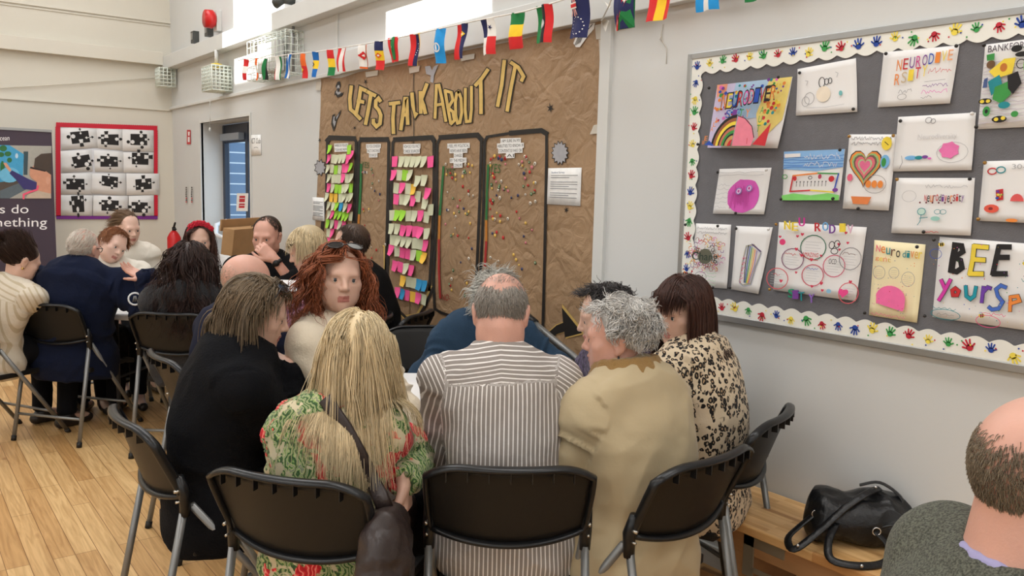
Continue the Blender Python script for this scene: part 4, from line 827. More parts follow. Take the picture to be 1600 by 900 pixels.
def d15(a, uv, tx, pl, ln, el, rg):
    H = lambda x, y: (1340+x/3.333, 330+y/3.333)
    a.line([H(515, 175), H(500, 250), H(492, 308)], 10.5, BLK); a.line([H(505, 175), H(545, 180), H(552, 210), H(510, 240), H(540, 255), H(548, 295), H(520, 315), H(490, 308)], 8.5, BLK)
    e1 = [[H(612, 182), (1340+605/3.333, 330+250/3.333), H(590, 325)], [H(615, 182), H(680, 188)], [H(605, 250), H(664, 254)], [H(592, 325), H(655, 326)]]
    for s_ in e1: a.line(s_, 8.6, BLK)
    a.n += 1
    for s_ in e1: a.line(s_, 7.0, YLW)
    for s_ in ([H(742, 185), H(728, 250), H(712, 325)], [H(745, 185), H(800, 186)], [H(732, 240), H(790, 240)], [H(715, 325), H(780, 325)]): a.line(s_, 8.6, BLK)
    yo = [([[H(445, 360), H(465, 405)], [H(492, 358), H(460, 420), H(435, 460)]], Cc(214, 60, 170)), ([[H(520, 400), H(538, 415), H(530, 436), H(508, 436), H(504, 412), H(520, 400)]], RED), ([[H(575, 392), H(578, 440), H(600, 456), H(620, 440), H(628, 395)]], Cc(20, 150, 170)), ([[H(668, 395), H(660, 470)], [H(668, 420), H(690, 395), H(705, 400)]], Cc(110, 60, 170)), ([[H(785, 395), H(760, 385), H(735, 405), H(745, 440), H(770, 470), H(750, 505), H(715, 510), H(700, 498)]], Cc(70, 110, 200)), ([[H(812, 445), H(810, 515)], [H(815, 445), H(850, 440), H(860, 465), H(815, 478)]], ORG), ([[H(900, 430), H(896, 520)]], GRN), ([[H(935, 430), H(925, 525)], [H(935, 430), H(965, 435)], [H(930, 470), H(955, 475)]], RED)]
    for ss, c in yo:
        for s_ in ss: a.line(s_, 6.6, BLK)
        a.n += 1
        for s_ in ss: a.line(s_, 5.2, c)
    for x, y in ((455, 172), (668, 540), (895, 270)):
        p = H(x, y); a.ell(p[0], p[1], 5, 3.5, YLW, 10); a.ell(p[0]-1, p[1], 1.2, 3.4, BLK, 8); a.ell(p[0]+2, p[1], 1.2, 3, BLK, 8); a.ell(p[0]-1, p[1]-4, 3, 2, Cc(200, 205, 215), 8)
    speck(el, .03, .05, .95, .95, 70, COL, .004, 1.3); tx('~', .06, .83, .25, .87, TEA); rg(.17, .92, .12, .06, .9, TEA); tx('~', .1, .9, .24, .94, PEN); tx('~', .46, .82, .66, .86, Cc(226, 70, 130)); rg(.52, .93, .1, .07, .9, Cc(226, 70, 130)); tx('~', .78, .38, .9, .43, TEA); rg(.05, .2, .05, .06, .8, BLU)
KP, BP = m_pin, m_brass
m_cream = mat('cream_paper', rgb(244, 232, 190), .8)
drawing([(1122, 133), (1239, 120), (1220, 232), (1108, 231)], 'colourful drawing packed with lettering reading NEURODIVERSITY over a striped brain', d1, ((.97, .03, KP), (.05, .08, KP), (.02, .96, KP)), curl=.02)
drawing([(1247, 108), (1338, 91), (1342, 175), (1245, 181)], 'mostly blank white drawing with small glasses and faint figures near the top', d2, ((.06, .1, KP), (.96, .95, KP)))
drawing([(1382, 82), (1500, 71), (1487, 162), (1373, 168)], 'white sheet with pastel rainbow letters NEURODIVERSITY in two lines', d3, ((.06, .04, KP), (.99, .02, KP)), base=.002)
drawing([(1540, 70), (1652, 55), (1650, 197), (1529, 202)], 'crowded drawing of green and yellow creatures at the upper right edge', d4, ((.03, .02, KP), (.02, .98, KP)))
drawing([(1125, 264), (1206, 262), (1196, 335), (1115, 334)], 'white drawing of one round pink scribbled face', d5, ((.03, .08, KP), (.5, .98, KP), (.96, .05, m_paper)))
drawing([(1226, 237), (1321, 233), (1314, 313), (1224, 313)], 'drawing with blue sky lettering, rainbow frame and green grass', d6, ((.97, .02, KP), (.03, .98, KP), (.94, .97, KP)))
drawing([(1328, 210), (1402, 210), (1391, 329), (1318, 326)], 'drawing of a many-coloured striped heart', d7, ((.04, .03, BP), (.97, .02, BP), (.38, .99, KP)))
drawing([(1405, 183), (1526, 176), (1521, 266), (1397, 268)], 'pale white drawing with a pink splash in a faint oval', d8, ((.05, .08, KP), (.97, .02, m_paper)), base=.003)
drawing([(1402, 278), (1524, 278), (1519, 368), (1394, 364)], 'white drawing with small word Neurodiversity above a green stick figure', d9, ((.04, .03, BP), (.97, .02, KP), (.44, .96, KP)), base=.001)
drawing([(1538, 252), (1650, 249), (1650, 350), (1530, 345)], 'white drawing of small red fruits and an infinity sign at the right edge', d10, ((.04, .03, BP), (.02, .97, BP)))
drawing([(1088, 349), (1143, 351), (1138, 451), (1080, 447)], 'narrow drawing of a dark tangled scribble ball above a smiling face', d11, ((.04, .02, KP), (.96, .02, KP), (.94, .97, KP)))
drawing([(1151, 353), (1208, 355), (1188, 459), (1144, 452)], 'narrow white drawing of one tall striped crystal shape', d12, ((.06, .04, KP), (.95, .03, m_paper), (.03, .97, KP)), curl=.012)
drawing([(1218, 347), (1355, 355), (1340, 470), (1210, 453)], 'wide white poster of coloured circles and tiny red hearts', d13, ((.03, .03, BP), (.02, .98, BP)), curl=.012)
drawing([(1367, 375), (1447, 382), (1435, 504), (1359, 492)], 'cream poster headed Neurodiver with a large pink dome', d14, ((.95, .03, KP), (.03, .96, KP)), paper=m_cream)
drawing([(1469, 370), (1650, 384), (1650, 522), (1458, 495)], 'large poster reading BEE yourself in black, yellow and coloured letters', d15, ((.03, .03, KP), (.01, .97, KP)))
# plastic letters pinned along the circles poster
for i, (x, y, ch, c) in enumerate(((1234, 352, 'N', YLW), (1246, 354, 'E', YLW), (1257, 347, 'U', Cc(216, 60, 160)), (1282, 355, 'R', RED), (1294, 354, 'O', SKY), (1305, 358, 'D', PUR), (1321, 356, 'I', YLW), (1333, 358, 'V', Cc(230, 190, 210)), (1241, 458, 'S', Cc(30, 150, 110)), (1248, 460, 'I', PUR), (1257, 463, 'T', TEA), (1273, 466, 'Y', Cc(150, 110, 200)))):
    a = Art('x', XB, .016+.0004*i); a.text(ch, [(x-4.5, y-7), (x+4.5, y-7), (x+4.5, y+6.5), (x-4.5, y+6.5)], c); o = a.build('plastic_letter')
    md = o.modifiers.new('thickness', 'SOLIDIFY'); md.thickness = .005; md.offset = 0
    meta(o, 'coloured plastic letter %s pinned along the %s edge of the circles poster' % (ch, 'top' if y < 400 else 'bottom'), 'letter', 'plastic letters on the circles poster')

# ================================================================ BACK WALL: red framed board of black cut-outs
m_redb = mat('red_border', rgb(206, 30, 56), .3); m_purb = mat('purple_border', rgb(120, 40, 140), .4); m_bkp = mat('board_backing', rgb(214, 214, 218), .8); m_cut = mat('black_sugar_paper', rgb(40, 38, 38), .85)
def C6(x, y): return (80+x/5.453, 185+y/5.453)
bb = empty('notice_board', (2.09, YB, 1.13)); meta(bb, 'white notice board with shiny red scalloped border on the back wall', 'notice board')
a = Art('y', YB, .012); a.sheet([C6(60, 60), C6(880, 100), C6(885, 840), C6(65, 835)], m_bkp, 2); a.build('backing', bb)
def strip(p, q, wd, m, side):
    a = Art('y', YB, .018); p, q = np.array(p, float), np.array(q, float); d = q-p; L = np.linalg.norm(d); d = d/L; nn = np.array([-d[1], d[0]])*side
    n = int(L*2); o_ = [p+d*L*i/n+nn*(wd+.75*abs(math.sin(math.pi*L*i/n/3.4))) for i in range(n+1)]; i_ = [p+d*L*i/n for i in range(n+1)]
    a.mb.grid([[a.lift(a.pt(*x)) for x in o_], [a.lift(a.pt(*x)) for x in i_]], m, thick=(0, .004, 0), smooth=False); a.build('border_strip', bb)
strip(C6(38, 72), C6(900, 102), 6.5, m_redb, -1); strip(C6(75, 70), C6(80, 832), 7, m_redb, 1); strip(C6(872, 101), C6(874, 832), 5.2, m_redb, -1); strip(C6(42, 826), C6(903, 828), 5.2, m_purb, 1)
papers = [([(75, 80), (385, 72), (395, 250), (85, 272)], [(158, 118), (312, 104), (330, 202), (176, 218)]), ([(385, 85), (605, 90), (605, 275), (395, 255)], [(420, 138), (570, 136), (572, 230), (422, 220)]), ([(605, 90), (868, 100), (868, 285), (605, 280)], [(672, 132), (812, 135), (815, 230), (672, 226)]),
          ([(75, 280), (340, 268), (350, 450), (88, 462)], [(172, 330), (318, 306), (344, 402), (198, 426)]), ([(360, 270), (612, 285), (612, 460), (370, 455)], [(415, 318), (562, 328), (566, 412), (416, 412)]), ([(612, 290), (868, 290), (868, 468), (614, 462)], [(684, 292), (826, 294), (824, 396), (684, 390)]),
          ([(80, 468), (345, 465), (345, 650), (82, 648)], [(125, 513), (278, 516), (282, 608), (126, 604)]), ([(345, 468), (630, 470), (632, 660), (340, 638)], [(428, 486), (566, 500), (562, 590), (426, 570)]), ([(636, 468), (915, 470), (918, 652), (638, 655)], [(712, 520), (848, 510), (852, 600), (718, 610)]),
          ([(80, 652), (350, 655), (345, 830), (80, 828)], [(165, 662), (272, 656), (280, 796), (180, 800)]), ([(355, 655), (650, 660), (650, 830), (352, 830)], [(425, 694), (572, 700), (568, 792), (424, 784)]), ([(655, 660), (870, 655), (872, 828), (658, 830)], [(680, 712), (818, 716), (818, 804), (682, 800)])]
PR = random.Random(5); RW = ['top', 'second', 'third', 'bottom']; CL = ['left', 'middle', 'right']
for i, (pq, bq) in enumerate(papers):
    a = Art('y', YB, .0155+.0006*i); a.sheet([C6(*p) for p in pq], m_paper, 3); a.off += .002
    a.poly([C6(*p) for p in bq], m_cut); tl, tr, br, bl = [np.array(p, float) for p in bq]
    def uv(u, v): return C6(*((tl*(1-u)+tr*u)*(1-v)+(bl*(1-u)+br*u)*v))
    def blob(u, v, ru, rv, m, n=10):
        a.poly([uv(u+ru*math.cos(2*math.pi*j/n), v+rv*math.sin(2*math.pi*j/n)) for j in range(n)], m)
    for side in range(4):
        t = PR.uniform(.25, .75); kind = PR.randrange(3); s_ = PR.uniform(.09, .16)
        du, dv = ((t, 0), (1, t), (t, 1), (0, t))[side]; iu, iv = ((0, 1), (-1, 0), (0, -1), (1, 0))[side]
        if kind == 0: blob(du+iu*s_*.8, dv+iv*s_*1.2, s_*.8, s_*1.2, m_paper); blob(du-iu*s_*.9, dv-iv*s_*1.3, s_*.7, s_, m_cut)
        elif kind == 1:
            for sg, m in ((1, m_paper), (-1, m_cut)):
                a.poly([uv(du+sg*iu*x*s_*1.6+abs(iv)*y*s_, dv+sg*iv*x*s_*2.2+abs(iu)*y*s_*1.4) for x, y in ((0.02, -.6), (1, -.8), (1, .8), (0.02, .6))], m)
        else:
            for sg, m in ((1, m_paper), (-1, m_cut)):
                a.poly([uv(du+sg*iu*x*s_*1.8+abs(iv)*y*s_*.7, dv+sg*iv*x*s_*2.4+abs(iu)*y*s_) for x, y in ((0.03, -.2), (.45, -.2), (.6, -.9), (1, 0), (.6, .9), (.45, .2), (0.03, .2))], m)
    meta(a.build('cutout_picture'), 'white sheet with black jigsaw cut-out, %s row %s column of the red framed board' % (RW[i//3], CL[i % 3]), 'picture', 'cut-out pictures on the red framed board')

# ================================================================ ROLL-UP BANNER
YN = 9.8; m_ban = mat('banner_fabric', rgb(66, 54, 68), .6); bn = empty('banner_stand', (0.9, YN, 0)); meta(bn, 'dark purple roll-up banner with white slogan and photo of a child', 'banner')
O = np.array(bn.location); k = MB(); k.box((-.32, -.002, .08), (aty(80.5, 206, YN)[0]-.9, .0, 2.05), m_ban); k.build('banner_sheet', bn)
k = MB(); k.box((-.36, -.07, 0), (.6, .07, .09), m_alu); k.box((-.33, -.012, 2.045), (aty(80.5, 206, YN)[0]-.9+.005, .012, 2.07), m_alu); k.tube([(.1, .03, .05), (.1, .02, 2.05)], .01, m_alu, 6); k.build('stand', bn)
def C5(x, y): return (x/4.09, 200+y/4.09)
a = Art('y', YN, .004)
a.poly([C5(-300, 105), C5(328, 115), C5(325, 450), C5(-300, 450)], Cc(170, 168, 160)); a.poly([C5(150, 150), C5(180, 150), C5(175, 300), C5(150, 300)], Cc(60, 80, 88))
a.poly([C5(-300, 106), C5(60, 110), C5(152, 168), C5(145, 330), C5(-300, 400)], Cc(70, 160, 205)); a.poly([C5(-300, 380), C5(140, 330), C5(190, 370), C5(40, 450), C5(-300, 450)], Cc(84, 74, 66)); a.poly([C5(0, 400), C5(150, 340), C5(190, 380), C5(60, 450), C5(0, 450)], Cc(92, 104, 112))
for x, y, rx, ry in ((20, 130, 24, 20), (50, 165, 22, 16), (5, 170, 22, 16), (60, 205, 16, 16), (15, 250, 14, 40)): a.ell(*C5(x, y), rx/4.09, ry/4.09, Cc(50, 110, 60), 10)
a.ell(*C5(106, 178), 2.4, 4, Cc(190, 215, 230)); a.ell(*C5(60, 300), 16, 12, Cc(110, 185, 220))
a.poly([C5(60, 290), C5(75, 270), C5(180, 325), C5(240, 350), C5(240, 400), C5(150, 390), C5(110, 340)], Cc(58, 52, 110)); a.poly([C5(20, 222), C5(40, 222), C5(72, 268), C5(62, 282), C5(35, 250)], Cc(214, 160, 130))
a.poly([C5(190, 262), C5(215, 240), C5(325, 230), C5(326, 450), C5(180, 450), C5(230, 400), C5(235, 345), C5(200, 320), C5(188, 300)], Cc(208, 150, 122)); a.poly([C5(215, 250), C5(222, 195), C5(262, 165), C5(327, 160), C5(326, 300), C5(285, 270), C5(240, 262)], Cc(74, 62, 54))
a.poly([C5(190, 258), C5(290, 280), C5(292, 272), C5(194, 246)], Cc(50, 40, 40)); a.ell(*C5(306, 335), 3.4, 6, Cc(214, 160, 134)); a.line([C5(150, 450), C5(150, 425), C5(190, 408), C5(235, 395), C5(242, 372)], 3, Cc(236, 90, 120)); a.poly([C5(165, 450), C5(175, 425), C5(240, 400), C5(325, 420), C5(326, 450)], Cc(196, 176, 156))
o = a.build('printed_photo', bn)
wt = Cc(246, 244, 246); pk_ = Cc(226, 92, 120)
for t_, q_, m_ in (('ocean', (-20, 60, 60, 58, 60, 79, -20, 81), wt), ("Let's do", (-165, 490, 182, 486, 182, 545, -165, 546), wt), ('something', (-170, 575, 300, 572, 300, 650, -170, 646), wt), ('brilliant', (-170, 660, 176, 660, 176, 708, -170, 708), pk_), ('together', (-170, 735, 150, 735, 150, 805, -170, 800), pk_)):
    a = Art('y', YN, .004); a.text(t_, [C5(*q_[j:j+2]) for j in (0, 2, 4, 6)], m_); a.build('slogan_word', bn)
# ================================================================ FURNITURE
m_plas = mat('black_plastic', rgb(27, 26, 25), .45, bump=.15, bscale=500, spec=.3); m_plasr = mat('black_plastic_rim', rgb(22, 23, 25), .3, spec=.4); m_tube = mat('grey_tube', rgb(132, 133, 132), .38, .55); m_rub = mat('black_rubber', rgb(20, 20, 20), .6); m_bolt = mat('bolt_steel', rgb(190, 186, 176), .25, .9)
SEAT_Z = .45
def chair_proto():
    t = empty('folding_chair')
    # back panel: curved plastic, rolled rim, ribs under the top edge
    def bp(u, v):      # u -1..1 across, v 0..1 up
        x = u*(.232-.012*(1-v)**2); bow = .05*(1-u*u)
        z0 = .635-.03*(1-abs(u)**2.2); z1 = .85-.035*max(0, abs(u)-.55)**2/.2025
        z = z0+(z1-z0)*v; return np.array([x, -.205-.085*v-bow, z])
    k = MB(); us = [-1+2*i/20 for i in range(21)]; vs = [j/8 for j in range(9)]
    k.grid([[bp(u, v) for u in us] for v in vs], m_plas, thick=(0, -.006, 0))
    o = k.build('backrest', t)
    k = MB(); rim = [bp(u, 0) for u in us]+[bp(1, v) for v in vs[1:]]+[bp(u, 1) for u in us[::-1][1:]]+[bp(-1, v) for v in vs[::-1][1:]]
    n = len(rim); vv = []; ff = []
    for i in range(n):
        p = Vector(rim[i]); d = Vector(rim[(i+1) % n]-rim[i-1]).normalized(); a = Vector((0, 1, .25)).normalized(); b = d.cross(a).normalized()
        for q in range(8): th = 2*math.pi*q/8; vv.append(p+a*.016*math.cos(th)+b*.009*math.sin(th)-a*.008)
    for i in range(n):
        for q in range(8): ff.append((i*8+q, i*8+(q+1) % 8, ((i+1) % n)*8+(q+1) % 8, ((i+1) % n)*8+q))
    k.add(vv, ff, m_plasr, True); k.build('rim', o)
    for u in (-.75, -.5, -.25, 0, .25, .5, .75):
        k = MB(); p = Vector(bp(u, 1)); k.box((p.x-.0015, p.y-.022, p.z-.036), (p.x+.0015, p.y-.002, p.z-.004), m_plasr); k.build('rib', o)
    # seat
    k = MB(); rows = []
    for j in range(9):
        y = -.19+.42*j/8; row = []
        for i in range(9):
            u = -1+2*i/8; wd = .2-.012*abs(j/8-.4); e = max(0, abs(u)-.8)/.2; dz = -.012*(1-u*u)*math.sin(math.pi*min(1, j/8+.1))-(.018*((j/8-.85)/.15)**2 if j/8 > .85 else 0)
            row.append((u*wd, y+(.0 if j else .012*abs(u)), SEAT_Z-.008+dz+.006*e))
        rows.append(row)
    k.grid(rows, m_plas, thick=(0, 0, -.03)); k.build('seat', t, bevel=.004)
    for s_ in (-1, 1):
        for nm, foot, top in (('front', (s_*.215, .25, 0), (s_*.222, -.19, .60)), ('rear', (s_*.232, -.335, 0), (s_*.224, -.215, .585))):
            k = MB(); k.tube([foot, top], .0125, m_tube, 10); l = k.build('leg', t)
            k = MB(); f = Vector(foot); d = (Vector(top)-f).normalized(); k.tube([f, f+d*.03], .0155, m_rub, 10); k.build('rubber_foot', l)
        k = MB(); k.tube([(s_*.224, -.212, .57), (s_*.225, -.21, .64), (s_*.226, -.228, .70)], [.016, .019, .014], m_plasr, 10); br = k.build('bracket', t)
        k = MB(); k.tube([(s_*.232, -.222, .655), (s_*.232, -.245, .655)], .005, m_bolt, 8); k.build('bolt', br); k = MB(); k.tube([(s_*.23, -.222, .62), (s_*.23, -.24, .62)], .004, m_bolt, 8); k.build('bolt', br)
    k = MB(); k.tube([(-.229, -.30, .16), (.229, -.30, .16)], .009, m_tube, 8); k.build('crossbar', t)
    k = MB(); k.tube([(-.217, .145, .16), (.217, .145, .16)], .009, m_tube, 8); k.build('crossbar', t)
    return t
CH = chair_proto(); CH_USED = [False]
def copy_tree(o, parent=None):
    c = o.copy(); C.objects.link(c)
    if parent is not None: c.parent = parent
    for ch in o.children: copy_tree(ch, c)
    return c
def chair(x, y, face, label, group=None):
    """face: world heading in degrees, clockwise from +Y, that the sitter looks to"""
    o = CH if not CH_USED[0] else copy_tree(CH); CH_USED[0] = True
    o.location = (x, y, 0); o.rotation_euler = (0, 0, -math.radians(face)); meta(o, label, 'chair', group); return o
m_ttop = mat('table_top_white', rgb(232, 233, 234), .45, var=.01); m_tleg = mat('table_leg_grey', rgb(60, 62, 66), .4, .4)
def table(cx, cy, face, w_, d_, label, z=.74):
    t = empty('folding_table', (cx, cy, 0), -math.radians(face)); meta(t, label, 'table')
    k = MB(); k.box((-w_/2, -d_/2, z-.045), (w_/2, d_/2, z), m_ttop); k.build('table_top', t, bevel=.012)
    for sx in (-1, 1):
        for sy in (-1, 1):
            x = sx*(w_/2-.14); y = sy*(d_/2-.09); k = MB(); k.tube([(x, y, 0), (x, y, z-.045)], .014, m_tleg, 10); l = k.build('leg', t); k = MB(); k.tube([(x, y, 0), (x, y, .025)], .018, m_rub, 10); k.build('rubber_foot', l)
        k = MB(); k.tube([(sx*(w_/2-.14), -d_/2+.09, .3), (sx*(w_/2-.14), d_/2-.09, .3)], .01, m_tleg, 8); k.build('crossbar', t)
    return t
TB = table(1.93, 2.82, 33, 1.2, .76, 'white folding table in the middle of the near group')
TB2 = table(1.62, 5.75, 45, .95, .7, 'white folding table in the middle of the far group')
def sheet_on(cx, cy, z, rz, label, w_=.21, h_=.297, lines=True, nm='paper_sheet', col=None):
    k = MB(); k.box((-w_/2, -h_/2, 0), (w_/2, h_/2, .0012), col or m_paper)
    if lines:
        for i in range(7): k.box((-w_*.4, h_*(.32-.09*i), .0013), (w_*(.4-.1*(i % 3 == 1)), h_*(.32-.09*i)+.004, .0016), PEN)
    o = k.build(nm); o.location = (cx, cy, z); o.rotation_euler = (0, 0, math.radians(rz)); meta(o, label, 'paper'); return o
sheet_on(1.72, 2.83, .741, -20, 'large blank white sheet on the near table by the blonde woman', .42, .59, False)
sheet_on(2.18, 2.56, .741, -50, 'printed white sheet on the near table by the woman in beige'); sheet_on(2.24, 2.72, .741, 10, 'printed white sheet further across on the near table by the knitted sleeve')
sheet_on(2.02, 4.72, .741, 20, 'white paper on the far table before the woman in the patterned blouse', .25, .35)
# bench with wooden slat top and the handbag on it
def bench_wood():
    m = bpy.data.materials.new('bench_wood'); m.use_nodes = True; nt = m.node_tree; L = nt.links; b = nt.nodes['Principled BSDF']
    tc = nd(nt, 'ShaderNodeTexCoord'); mp = nd(nt, 'ShaderNodeMapping'); mp.inputs['Rotation'].default_value = (0, 0, math.radians(90)); L.new(tc.outputs['Object'], mp.inputs[0])
    br = nd(nt, 'ShaderNodeTexBrick'); br.offset = .43
    for kk, v in (('Scale', 1.0), ('Mortar Size', .0006), ('Brick Width', .34), ('Row Height', .024)): br.inputs[kk].default_value = v
    br.inputs['Color1'].default_value = (0, 0, 0, 1); br.inputs['Color2'].default_value = (1, 1, 1, 1); br.inputs['Mortar'].default_value = (.3, .3, .3, 1); L.new(mp.outputs[0], br.inputs[0])
    r = nd(nt, 'ShaderNodeValToRGB'); e = r.color_ramp.elements; e[0].color = rgb(186, 130, 76); e[1].color = rgb(242, 202, 144); e.new(.15).color = rgb(220, 172, 112); L.new(br.outputs[0], r.inputs[0])
    g = nd(nt, 'ShaderNodeMapping'); g.inputs['Scale'].default_value = (60, 4, 20); L.new(tc.outputs['Object'], g.inputs[0]); n = nd(nt, 'ShaderNodeTexNoise'); n.inputs['Scale'].default_value = 1.5; n.inputs['Detail'].default_value = 4; L.new(g.outputs[0], n.inputs[0])
    r2 = nd(nt, 'ShaderNodeValToRGB'); e = r2.color_ramp.elements; e[0].position = .3; e[1].position = .65; e[0].color = (.7, .6, .5, 1); e[1].color = (1, 1, 1, 1); L.new(n.outputs[0], r2.inputs[0])
    mx = nd(nt, 'ShaderNodeMix', data_type='RGBA', blend_type='MULTIPLY'); mx.inputs[0].default_value = .6; L.new(r.outputs[0], mx.inputs[6]); L.new(r2.outputs[0], mx.inputs[7]); L.new(mx.outputs[2], b.inputs['Base Color']); b.inputs['Roughness'].default_value = .35; return m
m_bw = bench_wood(); m_pine = mat('pine', rgb(176, 132, 88), .6, var=.08, vscale=10, stretch=(4, .6, 4)); m_zinc = mat('zinc_plate', rgb(168, 160, 142), .4, .6)
bnch = empty('bench', (2.605, 1.0, 0)); meta(bnch, 'low wooden slatted bench along the wall below the pinboard', 'bench')
k = MB(); k.box((-.185, -1.6, .385), (.185, 1.05, .42), m_bw); k.build('bench_top', bnch, bevel=.006)
k = MB(); k.box((-.15, -1.5, .30), (-.115, .98, .385), m_pine); k.build('rail', bnch); k = MB(); k.box((-.15, -1.5, .10), (-.12, .98, .16), m_pine); k.build('rail', bnch)
k = MB(); k.box((.11, -1.5, .3), (.14, .98, .385), m_pine); k.build('rail', bnch)
for yy in (.80, -.35, -1.45):
    k = MB(); k.box((-.15, yy-.05, 0), (.15, yy+.05, .30), m_pine); k.build('leg', bnch, bevel=.003)
    k = MB(); k.box((-.156, yy-.065, .22), (-.15, yy-.02, .375), m_zinc); k.box((-.156, yy-.19, .335), (-.15, yy-.02, .375), m_zinc); k.box((-.156, yy-.15, .24), (-.151, yy-.06, .26), m_zinc, Matrix.Rotation(0, 4, 'X')); k.build('corner_plate', bnch, bevel=.001)
# ================================================================ PEOPLE: signed-distance bodies meshed with surface nets
def nrm(v): v = np.asarray(v, float); return v/max(1e-9, np.linalg.norm(v))
def axis_grid(lo, hi, base, fine):
    """1-D sample positions: coarse everywhere, fine inside the given (lo, hi, step) spans"""
    xs = [lo]; 
    while xs[-1] < hi:
        st = base
        for a, b, s_ in fine:
            if a-1e-9 <= xs[-1] < b: st = min(st, s_)
        if st == base:
            for a, b, s_ in fine:
                if xs[-1] < a < xs[-1]+st: st = max(s_, a-xs[-1])
        xs.append(xs[-1]+st)
    return np.array(xs, np.float32)
class Field:
    def __init__(s, lo, hi, base=.012, fine=()):
        """fine: list of (centre, half extents, step)"""
        s.ax = [axis_grid(lo[i], hi[i], base, [(c[i]-h[i], c[i]+h[i], st) for c, h, st in fine]) for i in range(3)]
        s.D = np.full([len(a) for a in s.ax], .08, np.float32); s.prims = []
    def win(s, lo, hi, pad):
        sl = []
        for i in range(3):
            a = np.searchsorted(s.ax[i], lo[i]-pad); b = np.searchsorted(s.ax[i], hi[i]+pad); sl.append(slice(max(0, a-1), min(len(s.ax[i]), b+1)))
        return tuple(sl)
    def pts(s, sl): return np.stack(np.meshgrid(*[s.ax[i][sl[i]] for i in range(3)], indexing='ij'), -1)
    def comb(s, sl, d, k, mode):
        A = s.D[sl]
        if mode == 'sub': d = -d
        if mode == 'add':
            h = np.clip(.5+.5*(A-d)/k, 0, 1) if k > 1e-6 else (A > d).astype(np.float32); s.D[sl] = A*(1-h)+d*h-k*h*(1-h)
        else:
            h = np.clip(.5-.5*(A-d)/k, 0, 1); s.D[sl] = A*(1-h)+d*h+k*h*(1-h)
    def cap(s, a, b, ra, rb, k=.02, mode='add', flat=None):
        """tapered capsule; flat=(direction, factor) squeezes it along a direction"""
        a = np.asarray(a, np.float32); b = np.asarray(b, np.float32); R = max(ra, rb)
        sl = s.win(np.minimum(a, b)-R, np.maximum(a, b)+R, k+.03)
        if any(q.stop-q.start < 2 for q in sl): return
        P = s.pts(sl)-a; ab = b-a
        if flat is not None:
            n = nrm(flat[0]).astype(np.float32); f = flat[1]
            P = P+n*((P@n)*(f-1))[..., None]; ab = ab+n*((ab@n)*(f-1))
        L2 = float(ab@ab)+1e-12; t = np.clip((P@ab)/L2, 0, 1); d = np.linalg.norm(P-t[..., None]*ab, axis=-1)-(ra+(rb-ra)*t)
        if flat is not None: d = d/np.sqrt(flat[1])
        s.comb(sl, d.astype(np.float32), k, mode)
    def ell(s, c, r, M=None, k=.02, mode='add'):
        """ellipsoid; M: 3x3 rows = local axes in world"""
        c = np.asarray(c, np.float32); r = np.asarray(r, np.float32); R = float(r.max()); sl = s.win(c-R, c+R, k+.03)
        if any(q.stop-q.start < 2 for q in sl): return
        P = s.pts(sl)-c
        if M is not None: P = P@np.asarray(M, np.float32).T
        q = P/r; k0 = np.linalg.norm(q, axis=-1)+1e-9; k1 = np.linalg.norm(q/r, axis=-1)+1e-9
        s.comb(sl, (k0*(k0-1)/k1).astype(np.float32), k, mode)
    def halfspace(s, p, n, k=.004):
        """cut everything on the side the normal points to"""
        P = s.pts((slice(None),)*3); d = ((P-np.asarray(p, np.float32))@nrm(n).astype(np.float32)); s.D = np.maximum(s.D, d.astype(np.float32))
    def mesh(s):
        D = s.D; I = D < 0; nx, ny, nz = D.shape; cnt = np.zeros((nx-1, ny-1, nz-1), np.int8)
        for i in (0, 1):
            for j in (0, 1):
                for k in (0, 1): cnt += I[i:nx-1+i, j:ny-1+j, k:nz-1+k]
        act = (cnt > 0) & (cnt < 8); ci, cj, ck = np.nonzero(act); N = len(ci)
        if N == 0: return np.zeros((0, 3)), np.zeros((0, 4), int)
        idx = np.full(act.shape, -1, np.int32); idx[ci, cj, ck] = np.arange(N); acc = np.zeros((N, 3)); num = np.zeros(N)
        cs = [(i, j, k) for i in (0, 1) for j in (0, 1) for k in (0, 1)]
        val = {c: D[ci+c[0], cj+c[1], ck+c[2]] for c in cs}; pos = {c: np.stack([s.ax[0][ci+c[0]], s.ax[1][cj+c[1]], s.ax[2][ck+c[2]]], 1) for c in cs}
        for a in cs:
            for d in range(3):
                if a[d]: continue
                b = list(a); b[d] = 1; b = tuple(b); m = (val[a] < 0) != (val[b] < 0)
                if not m.any(): continue
                t = val[a][m]/(val[a][m]-val[b][m]); acc[m] += pos[a][m]*(1-t)[:, None]+pos[b][m]*t[:, None]; num[m] += 1
        V = acc/num[:, None]; F = []
        for d in range(3):
            u, w_ = [(1, 2), (2, 0), (0, 1)][d]; sh = [slice(None)]*3; s0 = list(sh); s1 = list(sh); s0[d] = slice(0, -1); s1[d] = slice(1, None)
            ch = I[tuple(s0)] != I[tuple(s1)]; fl = I[tuple(s0)]; e = np.nonzero(ch); m = (e[u] > 0) & (e[w_] > 0) & (e[u] < D.shape[u]-1) & (e[w_] < D.shape[w_]-1); e = [q[m] for q in e]; flip = fl[tuple(e)]
            def cell(du, dw): q = [x.copy() for x in e]; q[u] = q[u]-du; q[w_] = q[w_]-dw; return idx[tuple(q)]
            A, B, Cc_, Dd = cell(1, 1), cell(0, 1), cell(0, 0), cell(1, 0)
            f = np.stack([A, B, Cc_, Dd], 1); f[~flip] = f[~flip][:, ::-1]; F.append(f)
        return V, np.concatenate(F)
def vnormals(V, F):
    n = np.cross(V[F[:, 2]]-V[F[:, 0]], V[F[:, 3]]-V[F[:, 1]]); N = np.zeros_like(V)
    for i in range(4): np.add.at(N, F[:, i], n)
    return N/np.maximum(np.linalg.norm(N, axis=1), 1e-9)[:, None]
